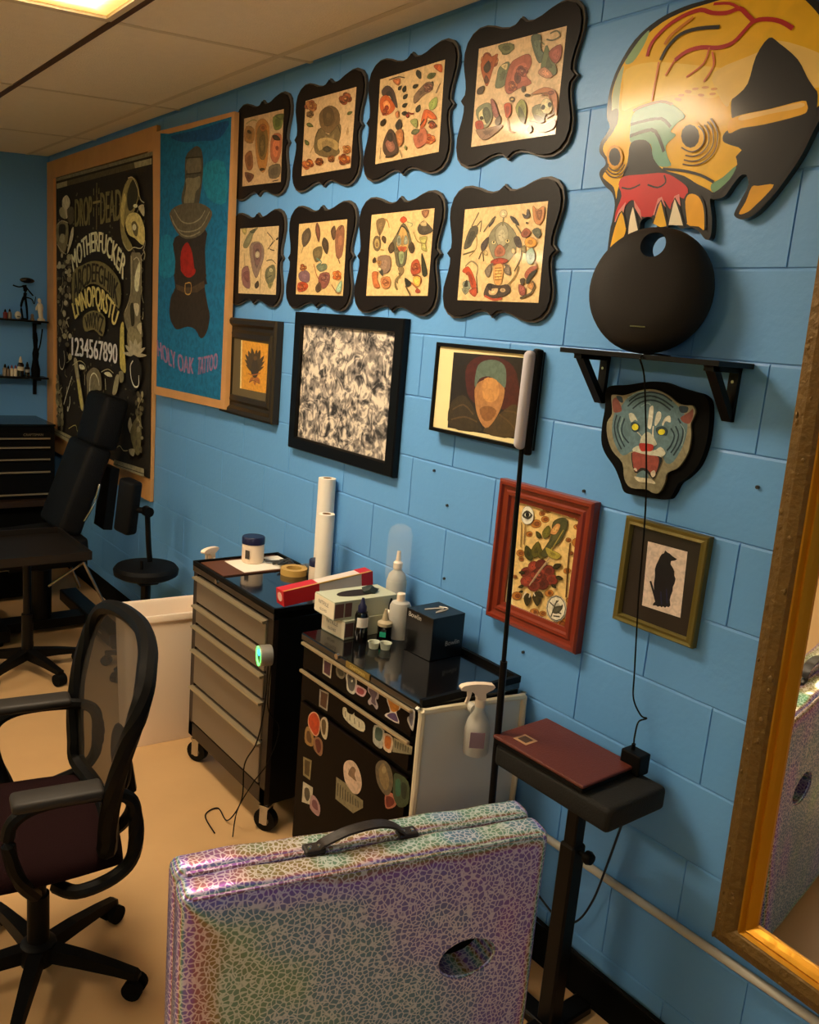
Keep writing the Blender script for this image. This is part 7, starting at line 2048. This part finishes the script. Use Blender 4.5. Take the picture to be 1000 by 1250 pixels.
b = BM(); tb(b, -5.40, -4.95, -1.3, -.08, .0, .46); obj('lower_cabinet', b, 'black_matte', t)
b = BM(); tb(b, -5.40, -4.85, -1.35, -.06, .46, .50, .003); obj('bench_top', b, M('bench_brown', '2a1a0e', .5), t)
# ---- two shelves on the end wall with small things
for i, (z, lab) in enumerate(((1.664, 'upper black shelf on the end wall holding figurines'), (1.280, 'lower black shelf on the end wall holding small bottles'))):
    t = thing('wall_shelf', (-5.34, -.5, z), lab, 'shelf')
    b = BM(); box(b, -.08, .075, -.5, .455, -.012, .0); obj('board', b, 'black_metal', t)
    for y in (.40, -.40):
        b = BM(); box(b, -.078, -.065, y-.012, y+.012, -.13, -.012); box(b, -.078, .05, y-.012, y+.012, -.024, -.012); prism(b, [(-.07, -.12), (-.078, -.13), (-.06, -.13), (.05, -.02), (.04, -.012)], y-.006, y+.006, 'xz') if False else None
        obj('bracket', b, 'black_metal', t)
Zs = 1.664
t = thing('dark_figurine', (-5.33, -.185, Zs), 'spindly dark figurine with long head on the upper shelf', 'figurine')
b = BM(); lathe(b, [(0, 0), (.022, 0), (.022, .01), (0, .012)], n=14); obj('base', b, 'black_matte', t)
b = BM(); tube(b, [(0, -.012, .01), (0, -.022, .09), (0, -.004, .15)], .0075, 6, 4, rads=(.006, .009)); tube(b, [(0, .018, .01), (0, .014, .08), (0, .004, .15)], .0075, 6, 4, rads=(.006, .009)); tube(b, [(0, 0, .145), (0, .006, .19), (0, 0, .23)], .013, 8, 4, rads=(.010, .014)); tube(b, [(0, -.004, .222), (.01, -.04, .214), (.01, -.075, .222)], .005, 6, 4); tube(b, [(0, .008, .222), (.01, .03, .19), (0, .055, .165)], .005, 6, 4); tube(b, [(0, .01, .15), (-.01, .05, .14), (-.01, .065, .11), (-.01, .075, .16)], .004, 6, 4, rads=(.005, .002)); obj('body', b, 'black_matte', t, smooth=True)
b = BM(); g = bmesh.ops.create_uvsphere(b, u_segments=14, v_segments=8, radius=1)['verts']; bmesh.ops.scale(b, vec=(.016, .048, .019), verts=g); bmesh.ops.translate(b, vec=(0, .018, .262), verts=g); obj('head', b, 'black_gloss', t, smooth=True)
t = thing('white_statuette', (-5.32, -.08, Zs), 'small white robed statuette at the right of the upper shelf', 'figurine')
b = BM(); lathe(b, [(0, 0), (.026, 0), (.024, .012), (.014, .02), (.016, .06), (.020, .09), (.017, .112), (.008, .12), (.012, .132), (.010, .146), (0, .152)], n=14)
for v in b.verts: v.co.x += .003*math.sin(v.co.z*80); v.co.y -= v.co.z*.08
tube(b, [(.0, -.012, .105), (.008, -.03, .095), (.008, -.034, .07)], .006, 6, 3); obj('figure', b, 'bone', t, smooth=True)
t = thing('round_ornament', (-5.33, -.228, Zs), 'round pale ornament with dark mouth on the upper shelf', 'figurine')
b = BM(); g = bmesh.ops.create_uvsphere(b, u_segments=16, v_segments=10, radius=.021)['verts']; bmesh.ops.scale(b, vec=(.8, 1, 1.25), verts=g); bmesh.ops.translate(b, vec=(0, 0, .0265), verts=g); obj('body', b, 'bone', t, smooth=True)
b = BM(); box(b, .0135, .017, -.009, .009, .016, .022, .002); obj('mouth', b, 'black_matte', t)
t = thing('small_grey_ornament', (-5.32, -.138, Zs), 'tiny grey ornament between the figurine and white statuette', 'figurine')
b = BM(); lathe(b, [(0, 0), (.015, 0), (.013, .012), (.008, .02), (.012, .03), (.007, .042), (0, .044)], n=10); obj('body', b, 'drawer_grey', t, smooth=True)
def vial(loc, h, r, body, capc, lab, grp):
    t = thing('small_bottle', loc, lab, 'bottle', group=grp)
    b = BM(); lathe(b, [(0, 0), (r, 0), (r, h*.6), (r*.6, h*.7), (0, h*.7)], n=14); obj('body', b, body, t, smooth=True)
    b = BM(); lathe(b, [(r*.55, h*.68), (r*.55, h*.8), (r*.2, h), (0, h)], n=12); obj('cap', b, capc, t, smooth=True)
vial((-5.32, -.31, Zs), .06, .014, M('dull_red', '6c1c1c', .5), 'black_plastic', 'small red bottle with black cap at the upper shelf edge', 'upper shelf bottles')
vial((-5.32, -.282, Zs), .065, .013, 'drawer_grey', 'black_plastic', 'small grey bottle with black cap beside the red one', 'upper shelf bottles')
Zs = 1.280
for k, (y, h, r, bc, cc, lab) in enumerate(((-.315, .08, .016, 'drawer_grey', 'black_plastic', 'grey small bottle at the left edge of the lower shelf'), (-.295, .07, .013, 'drawer_grey', 'black_plastic', 'second grey small bottle on the lower shelf'), (-.272, .075, .012, 'bone', MATS['dull_red'], 'left of two white bottles with red caps'), (-.248, .075, .012, 'bone', MATS['dull_red'], 'right of two white bottles with red caps'), (-.215, .135, .021, 'black_gloss', 'bone', 'tallest black bottle with white nozzle on the lower shelf'), (-.172, .10, .017, 'black_gloss', 'black_plastic', 'black bottle with white ring label on the lower shelf'))):
    vial((-5.32, y, Zs), h, r, bc, cc, lab, 'lower shelf bottles')
b = BM(); lathe(b, [(.0215, .04), (.0215, .066)], n=14); o = obj('bottle_label', b, 'bone', [q for q in bpy.data.objects if q.get('label') == 'tallest black bottle with white nozzle on the lower shelf'][0])
b = BM(); lathe(b, [(.0175, .03), (.0175, .05)], n=14); o = obj('bottle_label', b, M('label_grey', '9c9c94', .6), [q for q in bpy.data.objects if q.get('label') == 'black bottle with white ring label on the lower shelf'][0])
t = thing('black_ornament', (-5.33, -.115, Zs), 'tall jagged black ornament at the right of the lower shelf', 'ornament')
b = BM(); lathe(b, [(0, 0), (.028, 0), (.030, .05), (.022, .09), (.016, .12), (.020, .16), (.014, .20), (.016, .25), (.010, .30), (0, .315)], n=9)
rr = random.Random(6)
for v in b.verts: v.co += Vector((rr.uniform(-.004, .004), rr.uniform(-.005, .005), 0)) if 0 < v.co.z < .3 else Vector((0, 0, 0))
tube(b, [(.0, .006, .15), (0, .03, .22), (0, .045, .33)], .005, 6, 4); obj('body', b, 'black_matte', t, smooth=True)
# ---- reclining tattoo chair
t = thing('tattoo_chair', (-3.75, -.46, 0), 'black padded reclining tattoo chair with raised headrest', 'chair', rotz=R(0))
def pad(nm, c, size, tilt, mat='black_leather', parent=t, yaw=0):
    b = BM(); T = Matrix.Translation(c) @ Matrix.Rotation(yaw, 4, 'Z') @ Matrix.Rotation(tilt, 4, 'X'); sx, sy, sz = size
    box(b, -sx/2, sx/2, -sy/2, sy/2, -sz/2, sz/2, min(size)*.22, 3, mat=T); return obj(nm, b, mat, parent, smooth=True)
pad('back_pad', (0, .13, .82), (.37, .13, .50), R(-20)); pad('headrest', (0.03, .265, 1.185), (.31, .14, .29), R(-14)); pad('seat_pad', (0, -.12, .50), (.46, .52, .12), R(4)); pad('leg_pad', (0, -.60, .44), (.42, .44, .10), R(16))
b = BM(); box(b, -.08, .08, .20, .25, .60, .95, mat=Matrix.Rotation(R(-6), 4, 'X')); tube(b, [(0, .22, .90), (0, .27, 1.0), (0, .32, 1.12)], .012, 8, 4); obj('back_bracket', b, 'black_metal', t)
b = BM(); tube(b, [(.195, .12, .66), (.205, .17, .76), (.195, .20, .86)], .007, 8, 4); obj('release_lever', b, 'chrome', t, smooth=True)
b = BM(); cyl(b, (0, -.05, .06), (0, -.05, .36), .055, n=20); cyl(b, (0, -.05, .36), (0, -.05, .42), .042, n=20); box(b, -.16, .16, -.25, .15, .40, .445); obj('pedestal', b, 'black_metal', t)
for s in (-1, 1):
    b = BM(); cyl(b, (s*.19, .12, .43), (s*.26, .24, .14), .008, n=8); cyl(b, (s*.19, .12, .43), (s*.14, -.05, .30), .007, n=8); obj('strut', b, 'chrome', t, smooth=True)
for y in (-.30, .22):
    b = BM(); box(b, -.42, .18 if y < 0 else .46, y-.05, y+.05, .025, .095, .008, 2); q = obj('base_bar', b, 'black_metal', t)
    b = BM(); box(b, .10, .34, y-.0515, y-.0505, .06, .066); obj('stripe', b, 'handle_grey', q)
b = BM(); box(b, -.06, .06, -.30, .22, .03, .08); obj('base_beam', b, 'black_metal', t)
for x, y in ((-.38, -.30), (.14, -.30), (-.38, .22), (.42, .22)):
    if True: b = BM(); cyl(b, (x, y, 0), (x, y, .028), .022, n=12); obj('foot', b, 'black_matte', t)
# ---- rolling work stand in front of it
t = thing('rolling_stand', (-3.21, -.72, 0), 'black rolling work stand on five-star base in front of tattoo chair', 'stand')
for k in range(5):
    a = R(20+72*k); d = Vector((math.cos(a), math.sin(a), 0)); n = Vector((-d.y, d.x, 0))
    b = BM(); Rg = []
    for r, w, zb, zt in ((.02, .022, .07, .12), (.15, .018, .065, .10), (.26, .015, .055, .075)): Rg.append([b.verts.new(d*r+n*w*s+Vector((0, 0, z))) for s, z in ((-1, zb), (1, zb), (1, zt), (-1, zt))])
    for A, B in zip(Rg, Rg[1:]):
        for i in range(4): b.faces.new((A[i], A[(i+1) % 4], B[(i+1) % 4], B[i]))
    b.faces.new(Rg[0]); b.faces.new(Rg[-1]); obj('base_leg', b, 'black_plastic', t)
    b = BM(); c = d*.25+Vector((0, 0, .03)); cyl(b, c-n*.022, c+n*.022, .03, n=16); cyl(b, c, c+Vector((0, 0, .035)), .008, n=8); obj('caster', b, 'black_matte', t, smooth=True)
b = BM(); cyl(b, (0, 0, .07), (0, 0, .62), .019, n=16); cyl(b, (0, 0, .07), (0, 0, .30), .027, n=16); obj('pole', b, 'black_metal', t, smooth=True)
b = BM(); box(b, -.24, .26, -.22, .22, .62, .635, .003, 1); box(b, -.26, .26, .215, .225, .62, .66); box(b, -.26, .26, -.225, -.215, .62, .66); box(b, .255, .265, -.22, .22, .62, .66); box(b, -.265, -.255, -.22, .22, .62, .66); obj('tray', b, M('tray_dark', '17110b', .4), t)
b = BM(); box(b, -.03, .03, -.03, .03, .56, .62, .004, 1); obj('mount', b, 'black_metal', t)
# ---- low black step boxes under it
t = thing('equipment_case', (-4.58, -.62, 0), 'low black equipment case on the floor behind the rolling stand', 'case')
b = BM(); box(b, -.25, .25, -.35, .30, .02, .26, .01, 2); obj('body', b, 'black_matte', t)
b = BM(); box(b, .251, .255, -.2, .1, .19, .20); obj('stripe', b, 'handle_grey', t)
# ---- round stool with a back pad
t = thing('round_stool', (-2.99, -.215, 0), 'round black stool with rectangular back pad by the wall', 'stool')
b = BM(); lathe(b, [(0, .495), (.13, .495), (.155, .51), (.158, .535), (.145, .552), (.08, .556), (0, .556)], n=32); obj('seat', b, 'black_leather', t, smooth=True)
b = BM(); cyl(b, (0, 0, .08), (0, 0, .50), .024, n=14); box(b, -.05, .05, -.05, .05, .46, .497, .006, 1); obj('pole', b, 'black_metal', t)
for k in range(5):
    a = R(10+72*k); d = Vector((math.cos(a), math.sin(a), 0)); b = BM(); cyl(b, d*.01+Vector((0, 0, .09)), d*.205+Vector((0, 0, .065)), .018, .012, n=10); obj('base_leg', b, 'black_plastic', t)
    b = BM(); n = Vector((-d.y, d.x, 0)); cyl(b, d*.20+n*.018+Vector((0, 0, .025)), d*.20-n*.018+Vector((0, 0, .025)), .025, n=14); cyl(b, d*.2+Vector((0, 0, .02)), d*.2+Vector((0, 0, .066)), .007, n=8); obj('caster', b, 'black_matte', t, smooth=True)
b = BM(); tube(b, [(-.02, .02, .48), (-.05, .04, .52), (-.055, .03, .66), (-.055, .02, .83)], .014, 8, 5); obj('back_post', b, 'black_metal', t, smooth=True)
b = BM(); cyl(b, (-.075, .02, .815), (-.03, .02, .815), .026, n=16); cyl(b, (-.055, .02, .815), (-.115, -.035, .82), .016, n=12); cyl(b, (.07, -.05, .556), (.07, -.05, .60), .008, n=8); obj('knob', b, 'black_plastic', t, smooth=True)
b = BM(); box(b, -.055, .055, -.035, .035, -.14, .14, .018, 3, mat=Matrix.Translation((-.13, -.05, .83)) @ Matrix.Rotation(R(20), 4, 'Z') @ Matrix.Rotation(R(8), 4, 'Y')); obj('back_pad', b, 'black_leather', t, smooth=True)
